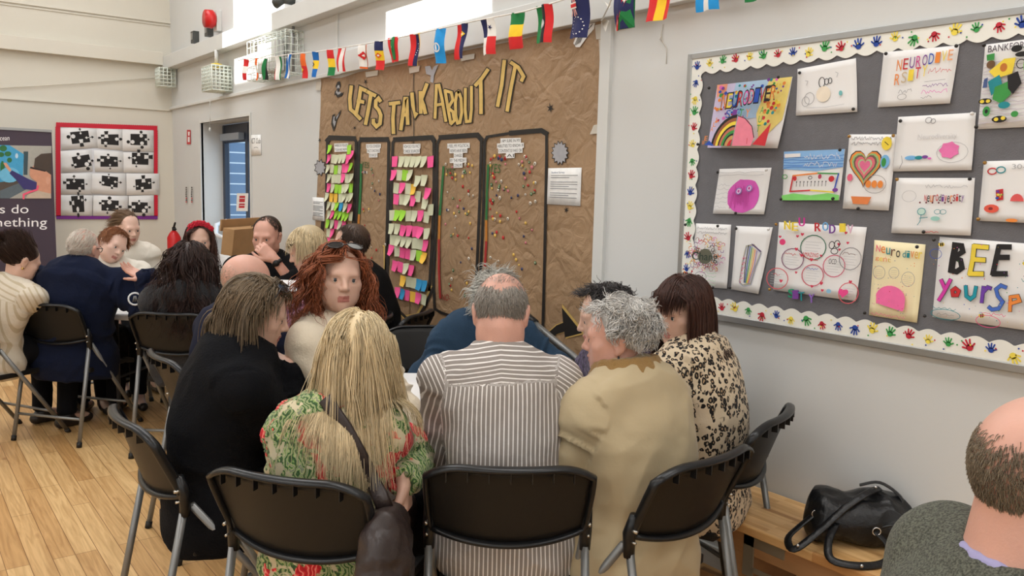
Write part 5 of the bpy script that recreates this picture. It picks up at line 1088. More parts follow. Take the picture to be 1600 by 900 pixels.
def relax(V, F, it=1, w_=.5):
    for _ in range(it):
        A = np.zeros_like(V); n = np.zeros(len(V))
        for i in range(4): np.add.at(A, F[:, i], V[F[:, (i+1) % 4]]+V[F[:, i-1]]); np.add.at(n, F[:, i], 2)
        V = V*(1-w_)+w_*A/np.maximum(n, 1)[:, None]
    return V
def ridged(P, sc_, seed=0): return 1-2*np.abs(vnoise(P*sc_, seed))

# ---------------------------------------------------------------- materials of people
def skin(name, c, rough=.45):
    m = mat('skin_'+name, rgb(*c), rough, bump=.08, bscale=220, var=.07, vscale=14, sss=.1); return m
SK_A = skin('fair', (216, 176, 156)); SK_B = skin('pink', (214, 164, 146)); SK_C = skin('pale', (224, 186, 168)); SK_T = skin('tanned', (200, 150, 126))
M_LIP = mat('lips', rgb(184, 118, 108), .45, sss=.1); M_EYE = mat('eye_white', rgb(225, 220, 214), .2); M_IRIS = mat('iris', rgb(56, 62, 66), .15)
def hair_mat(name, c, amt=.35, rough=.42): return mat('hair_'+name, rgb(*c), rough, spec=.35, island=amt)
def cloth(name, c, rough=.85, bump=.25, bscale=90, var=.06, sheen=.15): return mat('cloth_'+name, rgb(*c), rough, bump=bump, bscale=bscale, var=var, vscale=7, sheen=sheen, spec=.2)

# ---------------------------------------------------------------- head
def rotm(yaw, pitch, roll):
    """world heading yaw (clockwise from +Y, degrees), pitch up, roll to the head's right; rows are local x (right), y (front), z (up)"""
    y, p, r = [math.radians(v) for v in (yaw, pitch, roll)]
    f = np.array([math.sin(y)*math.cos(p), math.cos(y)*math.cos(p), math.sin(p)]); x = np.array([math.cos(y), -math.sin(y), 0.0]); z = np.cross(x, f)
    return np.stack([x*math.cos(r)-z*math.sin(r), f, z*math.cos(r)+x*math.sin(r)])
def head_field(F, c, M, fem=False, s=1.0, jaw=1.0):
    L = lambda x, y, z: c+s*(np.array([x, y, z])@M)
    e = lambda x, y, z, r, k=.02, mode='add': F.ell(L(x, y, z), np.array(r)*s, M, k*s, mode)
    cp = lambda a, b, ra, rb, k, mode='add': F.cap(L(*a), L(*b), ra*s, rb*s, k*s, mode)
    e(0, -.012, .032, (.076, .097, .086)); e(0, .03, -.03, (.062*jaw, .064, .078), .035); e(0, .052, -.072, (.043*jaw, .036, .04), .03)
    e(0, .077, -.098, (.017, .014, .014), .022)
    for q in (-1, 1):
        e(q*.044, .055, -.022, (.024, .024, .022), .02); e(q*.036, .048, -.058, (.024, .026, .03), .02)
        e(q*.052*jaw, .0, -.065, (.014, .03, .03), .03)
    cp((-.036, .078, .017), (.036, .078, .017), .012 if fem else .0145, .012 if fem else .0145, .02)
    for q in (-1, 1): e(q*.032, .1, -.004, (.02, .016, .0125), .012, 'sub')
    for q in (-1, 1): e(q*.032, .076, -.003, (.0155, .0135, .0105), .004)              # lids over the eyeballs
    cp((0, .086, .012), (0, .105, -.026), .0075, .0105, .012); e(0, .108, -.031, (.0105, .0105, .0095), .006)
    for q in (-1, 1): e(q*.0115, .098, -.034, (.0075, .009, .0075), .005)
    cp((-.02, .083, -.064), (0, .094, -.0605), .0045, .006, .007); cp((.02, .083, -.064), (0, .094, -.0605), .0045, .006, .007); cp((-.015, .085, -.0725), (.015, .085, -.0725), .006, .006, .007); e(0, .0915, -.0725, (.012, .006, .0055), .006)
    cp((-.023, .089, -.0672), (0, .0985, -.0668), .0016, .0016, .003, 'sub'); cp((.023, .089, -.0672), (0, .0985, -.0668), .0016, .0016, .003, 'sub')
    for q in (-1, 1):
        e(q*.077, -.012, -.006, (.009, .02, .031), .008); e(q*.083, -.016, .008, (.006, .016, .017), .005); e(q*.086, -.004, -.008, (.006, .008, .014), .005, 'sub'); e(q*.075, -.004, -.034, (.007, .009, .009), .006)
def head_mats(V, Fq, c, M, s=1.0):
    """1 = lips"""
    P = (V[Fq].mean(1)-c)@M.T/s; lip = (np.abs(P[:, 0]) < .0215-.25*np.abs(P[:, 2]+.067)) & (P[:, 1] > .083) & (P[:, 2] < -.0585+.12*np.abs(P[:, 0])) & (P[:, 2] > -.0785)
    return lip.astype(int)
# ---------------------------------------------------------------- hand
def hand_field(F, wrist, d, n, side, curl=(.5, .5, .5, .5), thumb=.4, s=1.0, spread=.06):
    """d: direction wrist->knuckles, n: back-of-hand normal, side: +1 right hand"""
    d = nrm(d); n = nrm(np.asarray(n)-d*np.dot(n, d)); x = np.cross(d, n)*side   # x: towards the thumb
    w0 = np.asarray(wrist, float)
    F.cap(w0-d*.02, w0+d*.02, .024*s, .026*s, .015, flat=(n, 1.25))
    for o_ in (-.026, -.009, .009, .026): F.cap(w0+d*.02*s+x*o_*.75*s, w0+d*.082*s+x*o_*s, .0145*s, .012*s, .012, flat=(n, 1.1))
    lens = ((.036, .023, .019), (.043, .027, .021), (.040, .025, .020), (.031, .019, .017))
    for i in range(4):
        o_ = (.028, .0095, -.0095, -.028)[i]; p = w0+d*(.085-.004*abs(i-1.3))*s+x*o_*s; a = 0; dd = nrm(d+x*o_*spread*12)
        for j in range(3):
            a += curl[i]*(.9, 1.25, .8)[j]; q = p+(dd*math.cos(a)-n*math.sin(a))*lens[i][j]*s
            F.cap(p, q, (.0092, .0084, .0076)[j]*s, (.0084, .0076, .0066)[j]*s, .004); p = q
    p = w0+d*.018*s+x*.022*s; q = p+nrm(d*.75+x*.6-n*.35*thumb)*.045*s; r_ = q+nrm(d*(.95-.3*thumb)+x*(.35-.8*thumb)-n*.5*thumb)*.033*s; e_ = r_+nrm(d*(.95-.5*thumb)+x*(.2-.9*thumb)-n*.6*thumb)*.027*s
    F.cap(p, q, .0155*s, .0125*s, .012); F.cap(q, r_, .0112*s, .0098*s, .005); F.cap(r_, e_, .0098*s, .0075*s, .004)
    return dict(thumb=(r_, e_), x=x, n=n, d=d)
# ---------------------------------------------------------------- hair
def strands(name, parent, org, hc, M, m, n=2000, length=.2, seg=9, width=.0022, seed=1, root=None, comb=None, grav=.5, curl=0.0, curl_r=.01, curl_w=60., jit=.15, lift=.004, hs=1.0, bodies=(), clump=0, lenvar=.25, tip=.3, shell=(.081, .104, .092), face_clear=True, out=0.0):
    """hair as fine tapering strips of tube: roots on the skull where root(local direction) is true, combed by comb(local pos), falling with gravity and pushed off the head and shoulders"""
    rg = np.random.default_rng(seed); R = np.array(shell)*hs; cen = np.array([0, -.012, .03])*hs
    d = rg.normal(size=(n*6, 3)); d /= np.linalg.norm(d, axis=1)[:, None]; loc = d*R+cen
    if root is not None: k_ = root(d, loc); d, loc = d[k_], loc[k_]
    d, loc = d[:n], loc[:n]; n = len(d)
    if n == 0: return None
    nl = d/R; nl /= np.linalg.norm(nl, axis=1)[:, None]
    cd_ = comb(d, loc) if comb is not None else np.tile([0, 0, -1.0], (n, 1))
    cd_ = cd_-nl*np.sum(cd_*nl, 1)[:, None]*.9; cd_ /= np.maximum(np.linalg.norm(cd_, axis=1), 1e-6)[:, None]
    L_ = (length(d, loc) if callable(length) else np.full(n, length))*(1+lenvar*rg.uniform(-1, .4, n)); step = L_/seg
    dirn = cd_+nl*(.03+out); noise_c = rg.normal(size=(n, 3))*jit
    if clump:
        cid = rg.integers(0, max(1, n//clump), n); cc = loc[rg.integers(0, n, max(1, n//clump))]
        dist = ((loc[:, None, :]-cc[None, ::1, :])**2).sum(-1) if n*len(cc) < 4e6 else None
        if dist is not None: cid = dist.argmin(1)
        cj = rg.normal(size=(len(cc), 3))*jit*1.5; noise_c = noise_c*.5+cj[cid]; ph = rg.uniform(0, 6.28, len(cc))[cid]+rg.normal(size=n)*.35
    else: ph = rg.uniform(0, 6.28, n)
    Wd = M                                     # local -> world: v @ M
    pos = hc+loc@Wd; dirw = dirn@Wd; nz = noise_c@Wd; path = [pos.copy()]
    lf = lift+rg.uniform(0, 1, n)*lift*1.6
    down = np.array([0, 0, -1.0])
    for k_ in range(seg):
        t = (k_+1)/seg
        dirw = dirw+down*grav*(.35+.65*t)+nz*.35+rg.normal(size=(n, 3))*jit*.12; dirw /= np.linalg.norm(dirw, axis=1)[:, None]
        pos = pos+dirw*step[:, None]
        lp = (pos-hc)@Wd.T
        for ce, rr in ((cen, R), (np.array([0, .02, -.04])*hs, np.array([.066, .08, .086])*hs)):
            q = lp-ce; RR = rr[None]+lf[:, None]; k0 = np.linalg.norm(q/RR, axis=1); ins = k0 < 1
            lp[ins] = ce+q[ins]/np.maximum(k0[ins], .05)[:, None]
        if face_clear:
            fc = (lp[:, 1] > .035*hs) & (np.abs(lp[:, 0]) < .074*hs) & (lp[:, 2] < .07*hs) & (lp[:, 2] > -.14*hs); sg = np.where(lp[:, 0] >= 0, 1, -1); lp[fc, 0] = (sg*(.076*hs+lf))[fc]; lp[fc, 1] -= .006
        pos = hc+lp@Wd
        for a, b, ra, rb in bodies:
            ab = b-a; tt = np.clip(((pos-a)@ab)/(ab@ab), 0, 1); c_ = a+tt[:, None]*ab; v = pos-c_; dd = np.linalg.norm(v, axis=1); rr = ra+(rb-ra)*tt+lf; ins = dd < rr
            pos[ins] = c_[ins]+v[ins]/np.maximum(dd[ins], 1e-4)[:, None]*rr[ins][:, None]
        path.append(pos.copy())
    P = np.stack(path, 1)                       # n, seg+1, 3
    if curl:
        tl = np.linspace(0, 1, seg+1); a = ph[:, None]+curl_w*(tl[None]*L_[:, None]); T = np.gradient(P, axis=1); T /= np.maximum(np.linalg.norm(T, axis=2), 1e-6)[..., None]
        u_ = np.cross(T, np.array([.3, .2, .93])); u_ /= np.maximum(np.linalg.norm(u_, axis=2), 1e-6)[..., None]; v_ = np.cross(T, u_)
        P = P+(u_*np.cos(a)[..., None]+v_*np.sin(a)[..., None])*(curl_r*curl*np.minimum(1, tl*3))[None, :, None]
    T = np.gradient(P, axis=1); T /= np.maximum(np.linalg.norm(T, axis=2), 1e-6)[..., None]
    u_ = np.cross(T, np.array([.31, .22, .92])); u_ /= np.maximum(np.linalg.norm(u_, axis=2), 1e-6)[..., None]; v_ = np.cross(T, u_)
    wv = width*(1-(1-tip)*np.linspace(0, 1, seg+1)**2); rings = []
    for q in range(3): th = 2*math.pi*q/3; rings.append(P+(u_*math.cos(th)+v_*math.sin(th))*wv[None, :, None])
    V = np.stack(rings, 2).reshape(-1, 3)       # n, seg+1, 3 ring
    base = (np.arange(n)*(seg+1)*3)[:, None, None]+(np.arange(seg)*3)[None, :, None]; q = np.arange(3)[None, None, :]; q2 = (q+1) % 3
    Fq = np.stack([base+q, base+q2, base+3+q2, base+3+q], -1).reshape(-1, 4)
    return V-org, Fq
# root regions, in local direction terms (x right, y front, z up)
def reg_full(hairline=.62, low=-.35):
    """whole scalp: keeps the face clear"""
    def f(d, loc): return ~((d[:, 1] > hairline-.35*np.maximum(0, d[:, 2]-.3)) & (d[:, 2] < .78)) & (d[:, 2] > low-.25*(d[:, 1] < -.2)) & ~((d[:, 1] > .15) & (d[:, 2] < .02))
    return f
def reg_band(top=.45, low=-.45, front=.25):
    """bald crown: hair only round the back and sides"""
    def f(d, loc): return (d[:, 2]+.09*np.random.default_rng(5).normal(size=len(d)) < top-.25*np.maximum(0, d[:, 1])) & (d[:, 2] > low-.15*(d[:, 1] < 0)) & (d[:, 1] < front)
    return f
def comb_part(px=.0, back=.0, fwd=0.0):
    """falls to either side of a parting at local x=px"""
    def f(d, loc): sx = np.sign(loc[:, 0]-px); return np.stack([sx*np.clip(d[:, 2]*1.5+.1, .1, 1), np.full(len(d), -back+fwd), -np.ones(len(d))*.8], 1)
    return f
def comb_crown(cy=-.3, fw=.4):
    """short hair radiating from the crown"""
    def f(d, loc): return np.stack([d[:, 0]*.8, (d[:, 1]-cy)*fw+.0, -.9+.0*d[:, 0]], 1)
    return f
def comb_back():
    return lambda d, loc: np.stack([d[:, 0]*.2, -np.ones(len(d)), -.35*np.ones(len(d))], 1)
def cap_shell(F, hc, M, hs, root_top=None): pass
def ik(a, b, l1, l2, pole):
    """elbow or knee between a and b"""
    a, b = np.asarray(a, float), np.asarray(b, float); d = b-a; L = np.linalg.norm(d); L2 = min(L, (l1+l2)*.999); x = (l1*l1-l2*l2+L2*L2)/(2*L2); h = math.sqrt(max(0, l1*l1-x*x)); u = d/L; p = np.asarray(pole, float); p = nrm(p-u*(p@u))
    return a+u*x+p*h, a+u*L2
PEOPLE = {}
def person(key, label, px, D, face, body, pitch=0., roll=0., fem=False, sk=None, top=None, legs=None, shoes=None, seat=.47, bulk=1., hs=1., jaw=1.0, lean=0., wrists=(None, None), hands=((.45, .35), (.45, .35)), handn=(None, None), handd=(None, None), sleeve=(1., 1.), loose=.012, hem=.0, neck_r=.052, collar=None, folds=.006, hair=None, sh_w=None, legs_vis=True, fine_head=.0045, fine_hand=.004, elbow_pole=(None, None), torso_len=.50, seam=None, pelvis_off=(0, 0), hand_vis=(True, True), bust=0., foot_fwd=.40, belly=0., leanmax=.17, nb_off=0., seat_xy=None, collar_mat=None, cut_neck=True, face_detail=True, rises=0., neck_len=.175):
    """px: photo pixel of the head's centre, D its distance; face / body: heading relative to the camera's own (clockwise)"""
    hc = atd(px[0], px[1], D); cy = math.degrees(YAW)+math.degrees(math.atan((px[0]-800)/F_PX)); M = rotm(cy+face, pitch, roll); B = rotm(cy+body, 0, 0); sx, fw = B[0], B[1]; up = np.array([0, 0, 1.])
    sh_w = sh_w or (.165 if fem else .188); sk = sk or SK_A
    # neck base and spine
    nb = hc-neck_len*up*.9-.045*M[1]*.6-fw*.015+sx*nb_off
    pz = seat+.10; dz = min(torso_len, max(.2, nb[2]-pz)); off = math.sqrt(max(0, torso_len**2-dz**2)); pel = nb-up*dz-fw*min(off, leanmax)*(1 if lean >= 0 else -1)+sx*pelvis_off[0]+fw*pelvis_off[1]
    if seat_xy is not None: pel = np.array([seat_xy[0], seat_xy[1], pz])
    sp = nrm(nb-pel); bk = np.cross(sx, sp); bk = nrm(np.cross(sp, np.cross(bk, sp))); bk = -np.cross(sp, sx)   # bk: towards the back
    if bk@fw > 0: bk = -bk
    mid = pel*.5+nb*.5+bk*.035; chest = pel*.22+nb*.78+bk*.02
    shl = [nb-sp*.065+q*sx*sh_w+fw*.015+up*rises for q in (-1, 1)]
    ua, fa = (.275, .245) if fem else (.30, .265)
    arms = []
    for i, q in enumerate((-1, 1)):
        w_ = wrists[i]
        if w_ is None: w_ = pel+fw*.34+sx*q*.10; w_ = np.array([w_[0], w_[1], seat+.17])
        elif len(w_) == 3 and isinstance(w_[2], str): w_ = atd(w_[0], w_[1], float(w_[2]))
        w_ = np.asarray(w_, float); pole = elbow_pole[i] if elbow_pole[i] is not None else -up*1.0+sx*q*.6-fw*.3
        e_, w2 = ik(shl[i], w_, ua, fa, pole); arms.append((shl[i], e_, w2))
    hips = [pel+q*sx*.09-up*.02 for q in (-1, 1)]; knees = []; ank = []
    for i, q in enumerate((-1, 1)):
        k_ = pel+fw*.43+sx*q*.12; k_[2] = seat+.065; knees.append(k_); a_ = pel+fw*foot_fwd+sx*q*.11; a_[2] = .085; ank.append(a_)
    org = np.array([pel[0], pel[1], 0.0])
    allp = np.array([hc+np.array([0, 0, .14]), hc-np.array([0, 0, .1])]+[p for a in arms for p in a]+hips+knees+ank+[pel-fw*.2])
    lo = allp.min(0)-.17; hi = allp.max(0)+.17; lo[2] = max(lo[2], -.005) if True else lo[2]
    # --- one continuous body
    fine = []
    if face_detail: fine.append((hc, np.array([.135, .135, .14]), fine_head))
    for i in (0, 1):
        if hand_vis[i]: dvec = nrm(arms[i][2]-arms[i][1]) if handd[i] is None else nrm(handd[i]); fine.append((arms[i][2]+dvec*.07, np.array([.1, .1, .1]), fine_hand))
    F = Field(lo, hi, .014, fine)
    br = bulk*.93
    F.cap(pel, mid, .15*br, .135*br, .04, flat=(bk, 1.35)); F.cap(mid, chest, .135*br, .15*br, .05, flat=(bk, 1.4)); F.cap(chest, nb-sp*.07, .14*br, .09, .05, flat=(bk, 1.5)); F.cap(shl[0], shl[1], .048, .048, .05)
    F.cap(nb-sp*.03, hc-M[2]*.05*hs-M[1]*.015, neck_r+.006, neck_r*hs, .03)
    for i in (0, 1):
        a, e_, w_ = arms[i]; F.cap(a, e_, .046*br, .036, .03); F.cap(e_, w_, .0375, .0245, .012)
        F.cap(hips[i], knees[i], .078*br, .055, .03); F.cap(knees[i], ank[i], .052, .036, .02); F.cap(ank[i]-up*.02, ank[i]+fw*.15-up*.05, .036, .028, .02)
    hinfo = []
    for i in (0, 1):
        a, e_, w_ = arms[i]; d_ = nrm(w_-e_) if handd[i] is None else nrm(handd[i]); n_ = up if handn[i] is None else handn[i]
        hinfo.append(hand_field(F, w_, d_, n_, (-1, 1)[i], curl=(hands[i][0],)*4 if np.isscalar(hands[i][0]) else hands[i][0], thumb=hands[i][1], s=.93 if fem else 1.02) if hand_vis[i] else None)
    head_field(F, hc, M, fem, hs, jaw)
    V, Q = F.mesh(); mi = head_mats(V, Q, hc, M, hs)
    body_o = link_mesh('person', np_mesh('person', V-org, Q, [sk, M_LIP], True, mi)); body_o.location = org; meta(body_o, label, 'person')
    PEOPLE[key] = dict(o=body_o, hc=hc, M=M, nb=nb, pel=pel, arms=arms, org=org, fw=fw, sx=sx, up=up, sp=sp, bk=bk, hinfo=hinfo, hs=hs, shl=shl, chest=chest, mid=mid, knees=knees, hips=hips, hd=cy+body)
    pp = PEOPLE[key]
    if face_detail:
        for q in (-1, 1):
            c = hc+hs*(np.array([q*.032, .0778, -.003])@M); k = MB(); k.ball((0, 0, 0), .0118*hs, M_EYE, 12, 8)
            o = k.build('eye', body_o, fixn=False); o.location = c-org
            k = MB(); k.ball((0, 0, 0), (.0058*hs, .002*hs, .0058*hs), M_IRIS, 10, 6); o2 = k.build('iris', o, fixn=False); o2.matrix_local = Matrix(np.vstack([np.column_stack([M.T, (np.array([0, .0108*hs, 0])@M)]), [0, 0, 0, 1]]).tolist())
    # --- top garment
    if top is not None:
        G = Field(lo-.03, hi+.03, .0085); t_ = loose; b2 = bulk
        hemp = pel-up*hem
        G.cap(hemp, mid, .158*b2+t_, .142*b2+t_, .05, flat=(bk, 1.33)); G.cap(mid, chest, .142*b2+t_, .158*b2+t_, .05, flat=(bk, 1.38)); G.cap(chest, nb-sp*.075, .15*b2+t_, .095+t_, .05, flat=(bk, 1.42)); G.cap(shl[0], shl[1], .052+t_, .052+t_, .05); G.cap(nb-sp*.055, nb-sp*.01, .08+t_*.6, neck_r+.012, .03)
        if hem > .05: G.cap(hips[0]-up*hem*.45, hips[1]-up*hem*.45, .112*b2+t_, .112*b2+t_, .05)
        for i, q in enumerate((-1, 1)): G.cap(nb-sp*.03+sx*q*.03, shl[i], .045+t_*.5, .05+t_, .04)
        if bust:
            for q in (-1, 1): G.ell(chest-bk*.11-sp*.03+sx*q*.075, (.075*bust, .065*bust, .075*bust), None, .05)
        if belly: G.ell(mid-bk*.06-sp*.06, (.15*belly, .13*belly, .13*belly), None, .06)
        for i in (0, 1):
            a, e_, w_ = arms[i]; sl_ = sleeve[i]
            G.cap(a, e_, .052*b2+t_, .042+t_*1.1, .035)
            if sl_ > 0: G.cap(e_, e_+(w_-e_)*sl_, .044+t_*1.1, .033+t_*.9+(1-sl_)*.008, .015)
        if collar is not None:
            r_, th_, hgt = collar; cu = nrm(sp*.75+(hc-nb)/np.linalg.norm(hc-nb)*.5); cc = nb+cu*hgt; a1 = sx; a2 = np.cross(cu, sx); N_ = 16
            K_ = G if collar_mat is None else Field(cc-.16, cc+.16, .006)
            ring = [cc+(a1*math.cos(2*math.pi*j/N_)+a2*math.sin(2*math.pi*j/N_)*1.0)*r_-cu*.018*max(0, math.sin(2*math.pi*j/N_)) for j in range(N_)]
            for j in range(N_):
                K_.cap(ring[j], ring[(j+1) % N_], th_, th_, .008)
                q_ = (ring[j]-cc)*.22-cu*.04; q2_ = (ring[(j+1) % N_]-cc)*.22-cu*.04
                K_.cap(ring[j]+q_, ring[(j+1) % N_]+q2_, th_, th_, .014); K_.cap(ring[j]+q_*.5, ring[(j+1) % N_]+q2_*.5, th_, th_, .01)
            if collar_mat is not None:
                K_.cap(nb+sp*.0, hc-M[2]*.02, neck_r+.003, neck_r+.003, .004, 'sub'); V_, Q_ = K_.mesh(); link_mesh('collar', np_mesh('collar', V_-org, Q_, [collar_mat], True), body_o)
        if cut_neck: G.cap(nb+sp*.005, hc-M[2]*.02, neck_r+.004, neck_r+.004, .006, 'sub')
        G.halfspace(hemp-up*(.05), -up) if hem >= 0 else None
        for i in (0, 1):      # open cuff
            a, e_, w_ = arms[i]; sl_ = sleeve[i]
            if sl_ < 1.5 and sl_ > 0: G.cap(e_+(w_-e_)*(sl_)+nrm(w_-e_)*.012, w_+nrm(w_-e_)*.08, .03, .028, .004, 'sub')
        V, Q = G.mesh(); V = relax(V, Q, 1, .5); N = vnormals(V, Q)
        # folds: stretched ridged noise, running across the arms and diagonally over the trunk
        arm_d = np.full(len(V), 9.); arm_t = np.zeros(len(V)); arm_c = np.zeros((len(V), 3)); arm_i = np.zeros(len(V), int)
        for i in (0, 1):
            a, e_, w_ = arms[i]
            for j, (p, r_) in enumerate(((a, e_), (e_, w_))):
                ab = r_-p; t = np.clip(((V-p)@ab)/(ab@ab), 0, 1); c_ = p+t[:, None]*ab; dd = np.linalg.norm(V-c_, axis=1)-.05; up_ = dd < arm_d; arm_d[up_] = dd[up_]; arm_t[up_] = (t*np.linalg.norm(ab)+j*.28)[up_]; arm_c[up_] = c_[up_]; arm_i[up_] = i
        tor = np.full(len(V), 9.); ab = nb-pel; t = np.clip(((V-pel)@ab)/(ab@ab), 0, 1); c_ = pel+t[:, None]*ab; q = V-c_; tor = np.linalg.norm(q+((q@bk)*.45)[:, None]*bk, axis=1)-.175*bulk
        isarm = arm_d < np.minimum(tor+.03, .2)
        Pl = np.stack([(V-nb)@sx, (V-nb)@bk, (V-nb)@sp], 1)
        wp = Pl+np.stack([vnoise(Pl*5, 31), vnoise(Pl*5, 32), vnoise(Pl*5, 33)], 1)*.05
        f1 = ridged(np.stack([wp[:, 0]*.35+wp[:, 2]*.2, wp[:, 1]*.5, wp[:, 2]*1.0+np.abs(wp[:, 0])*.45], 1), 8.5, 3)*.65+ridged(np.stack([wp[:, 0]*.9-wp[:, 2]*.5, wp[:, 1], wp[:, 2]*.6], 1), 13., 5)*.4+vnoise(wp*26, 8)*.12
        f2 = ridged(np.stack([arm_t*1.9+vnoise(V*6, 9)*.2, V[:, 0]*.7, V[:, 2]*.6], 1), 12., 7)+vnoise(V*26, 8)*.12
        disp = np.where(isarm, f2, f1)*folds*1.7; V = V+N*disp[:, None]
        # fabric coordinates for stripes: across the back, round the sleeve
        st = Pl[:, 0].copy(); yoke = (Pl[:, 2] > -.06) & ~isarm; st[yoke] = Pl[yoke, 2]+.12*np.abs(Pl[yoke, 0])
        for i in (0, 1):
            a, e_, w_ = arms[i]; m_ = isarm & (arm_i == i); ax_ = nrm(w_-a); u_ = nrm(np.cross(ax_, CAM-e_)); st[m_] = (V[m_]-arm_c[m_])@u_
        me = np_mesh('top', V-org, Q, [top], True); at = me.attributes.new('weave', 'FLOAT', 'POINT'); at.data.foreach_set('value', st.astype(np.float32))
        o = link_mesh(label_top.get(key, 'jumper'), me, body_o); pp['top'] = o; pp['st'] = st
    # --- trousers or skirt, shoes
    if legs is not None and legs_vis:
        G = Field(np.minimum(lo, org-[.6, .6, 0]), np.maximum([hi[0], hi[1], seat+.34], org+[.6, .6, seat+.34]), .011); G.D = np.full_like(G.D, .08)
        G.cap(pel+up*.05, pel-up*.02, .146*bulk, .152*bulk, .04, flat=(bk, 1.28)); 
        for i in (0, 1): G.cap(hips[i], knees[i], .098*bulk, .072, .05); G.cap(knees[i], ank[i]+up*.03, .068, .055, .03)
        G.halfspace([0, 0, .085], -up)
        V, Q = G.mesh(); N = vnormals(V, Q); V = V+N*(ridged(V, 11., 4)*.005)[:, None]
        o = link_mesh('trousers', np_mesh('trousers', V-org, Q, [legs], True), body_o); pp['legs'] = o
        for i in (0, 1):
            G = Field(ank[i]-.2, ank[i]+.3, .01); G.cap(ank[i]-up*.015, ank[i]+fw*.03-up*.05, .045, .036, .02); G.cap(ank[i]-fw*.05-up*.047, ank[i]+fw*.16-up*.055, .037, .03, .02); G.halfspace([0, 0, .003], -up); V, Q = G.mesh(); link_mesh('shoe', np_mesh('shoe', V-org, Q, [shoes or mat('shoe_dark', rgb(36, 30, 28), .4)], True), body_o)
    return pp
label_top = {}
def add_hair(pp, m, parts, shell=None, name='hair'):
    """parts: keyword sets for strands(); shell: list of field calls giving the solid undercoat"""
    V_, F_, n = [], [], 0; bodies = [(pp['nb']-pp['sp']*.05-pp['sx']*.16, pp['nb']-pp['sp']*.05+pp['sx']*.16, .085, .085), (pp['pel'], pp['nb']-pp['sp']*.1, .17, .16), (pp['nb']-pp['sp']*.03, pp['hc']-pp['M'][2]*.05, .06, .056)]
    quad = []
    for kw in parts:
        r = strands(name, None, pp['org'], pp['hc'], pp['M'], m, hs=pp['hs'], bodies=kw.pop('bodies', bodies), **kw)
        if r is None: continue
        V_.append(r[0]); F_.append(r[1]+n); n += len(r[0])
    if shell is not None:
        hc, M, s = pp['hc'], pp['M'], pp['hs']; G = Field(hc-.34, hc+.2, .007); L = lambda x, y, z: hc+s*(np.array([x, y, z])@M)
        for sh in shell:
            if sh[0] == 'e': G.ell(L(*sh[1]), np.array(sh[2])*s, M, sh[3] if len(sh) > 3 else .02)
            if sh[0] == 'c': G.cap(L(*sh[1]), L(*sh[2]), sh[3]*s, sh[4]*s, .02)
            if sh[0] == 'x': G.ell(L(*sh[1]), np.array(sh[2])*s, M, .01, 'sub')
            if sh[0] == 'cut': G.halfspace(L(*sh[1]), np.array(sh[2])@M)
        V, Q = G.mesh(); V_.append(V-pp['org']); F_.append(Q+n); n += len(V)
    if not V_: return
    o = link_mesh(name, np_mesh(name, np.concatenate(V_), np.concatenate(F_), [m], True), pp['o']); return o
def brows(pp, m, w_=.0022, dz=0.0):
    hc, M, s = pp['hc'], pp['M'], pp['hs']; k = MB()
    for q in (-1, 1):
        for i in range(26):
            t = i/25; b = np.array([q*(.014+.036*t), .0915-.022*t**2, .0155+dz+.006*math.sin(math.pi*min(1, t*1.05))-.002*t]); d = np.array([q*.009, -.002, .0035-.005*t]); P = [hc+s*(x@M)-pp['org'] for x in (b-d*.3, b+d*.7)]; k.tube(P, [w_*s*.8, w_*s*.3], m, 3, False)
    k.build('eyebrow', pp['o'], fixn=False)
    k = MB(); dk = mat('lash', rgb(50, 36, 32), .5)
    for q in (-1, 1):
        P = [hc+s*(np.array([q*(.032+.0145*math.cos(a)), .0885-.010*math.cos(a)**2, -.003+.0062*math.sin(a)])@M)-pp['org'] for a in [math.pi*j/8 for j in range(9)]]; k.tube(P, .0013*s, dk, 4, False)
    k.build('eyelash', pp['o'], fixn=False)
# ---------------------------------------------------------------- garments' fabrics
def node_mat(name, rough=.85, sheen=.1):
    m = bpy.data.materials.new(name); m.use_nodes = True; nt = m.node_tree; b = nt.nodes['Principled BSDF']; b.inputs['Roughness'].default_value = rough; b.inputs['Sheen Weight'].default_value = sheen
    b.inputs['Specular IOR Level'].default_value = .25
    return m, nt, nt.links, b
def ramp(nt, stops, src=None, interp='LINEAR'):
    r = nt.nodes.new('ShaderNodeValToRGB'); r.color_ramp.interpolation = interp; e = r.color_ramp.elements
    while len(e) < len(stops): e.new(.5)
    for i, (p, c) in enumerate(stops): e[i].position = p; e[i].color = c
    if src is not None: nt.links.new(src, r.inputs[0])
    return r
def fabric_bump(nt, b, strength=.25, scale=70, dist=.01):
    tc = nd(nt, 'ShaderNodeTexCoord'); n = nd(nt, 'ShaderNodeTexNoise'); n.inputs['Scale'].default_value = scale; n.inputs['Detail'].default_value = 3; nt.links.new(tc.outputs['Object'], n.inputs[0]); bp = nd(nt, 'ShaderNodeBump'); bp.inputs['Strength'].default_value = strength; bp.inputs['Distance'].default_value = dist; nt.links.new(n.outputs[0], bp.inputs['Height']); nt.links.new(bp.outputs[0], b.inputs['Normal'])
def stripe_mat(name, base, line, pitch, duty, rough=.8):
    m, nt, L, b = node_mat(name, rough); at = nd(nt, 'ShaderNodeAttribute'); at.attribute_name = 'weave'
    mu = nd(nt, 'ShaderNodeMath', operation='MULTIPLY'); L.new(at.outputs['Fac'], mu.inputs[0]); mu.inputs[1].default_value = 1/pitch
    fr = nd(nt, 'ShaderNodeMath', operation='FRACT'); L.new(mu.outputs[0], fr.inputs[0]); r = ramp(nt, [(0, base), (1-duty-.06, base), (1-duty, line), (.97, line), (1, base)], fr.outputs[0]); L.new(r.outputs[0], b.inputs['Base Color']); fabric_bump(nt, b, .3, 45, .012); return m
M_STRIPE = stripe_mat('striped_cotton', rgb(146, 138, 132), rgb(232, 228, 224), .0128, .26)
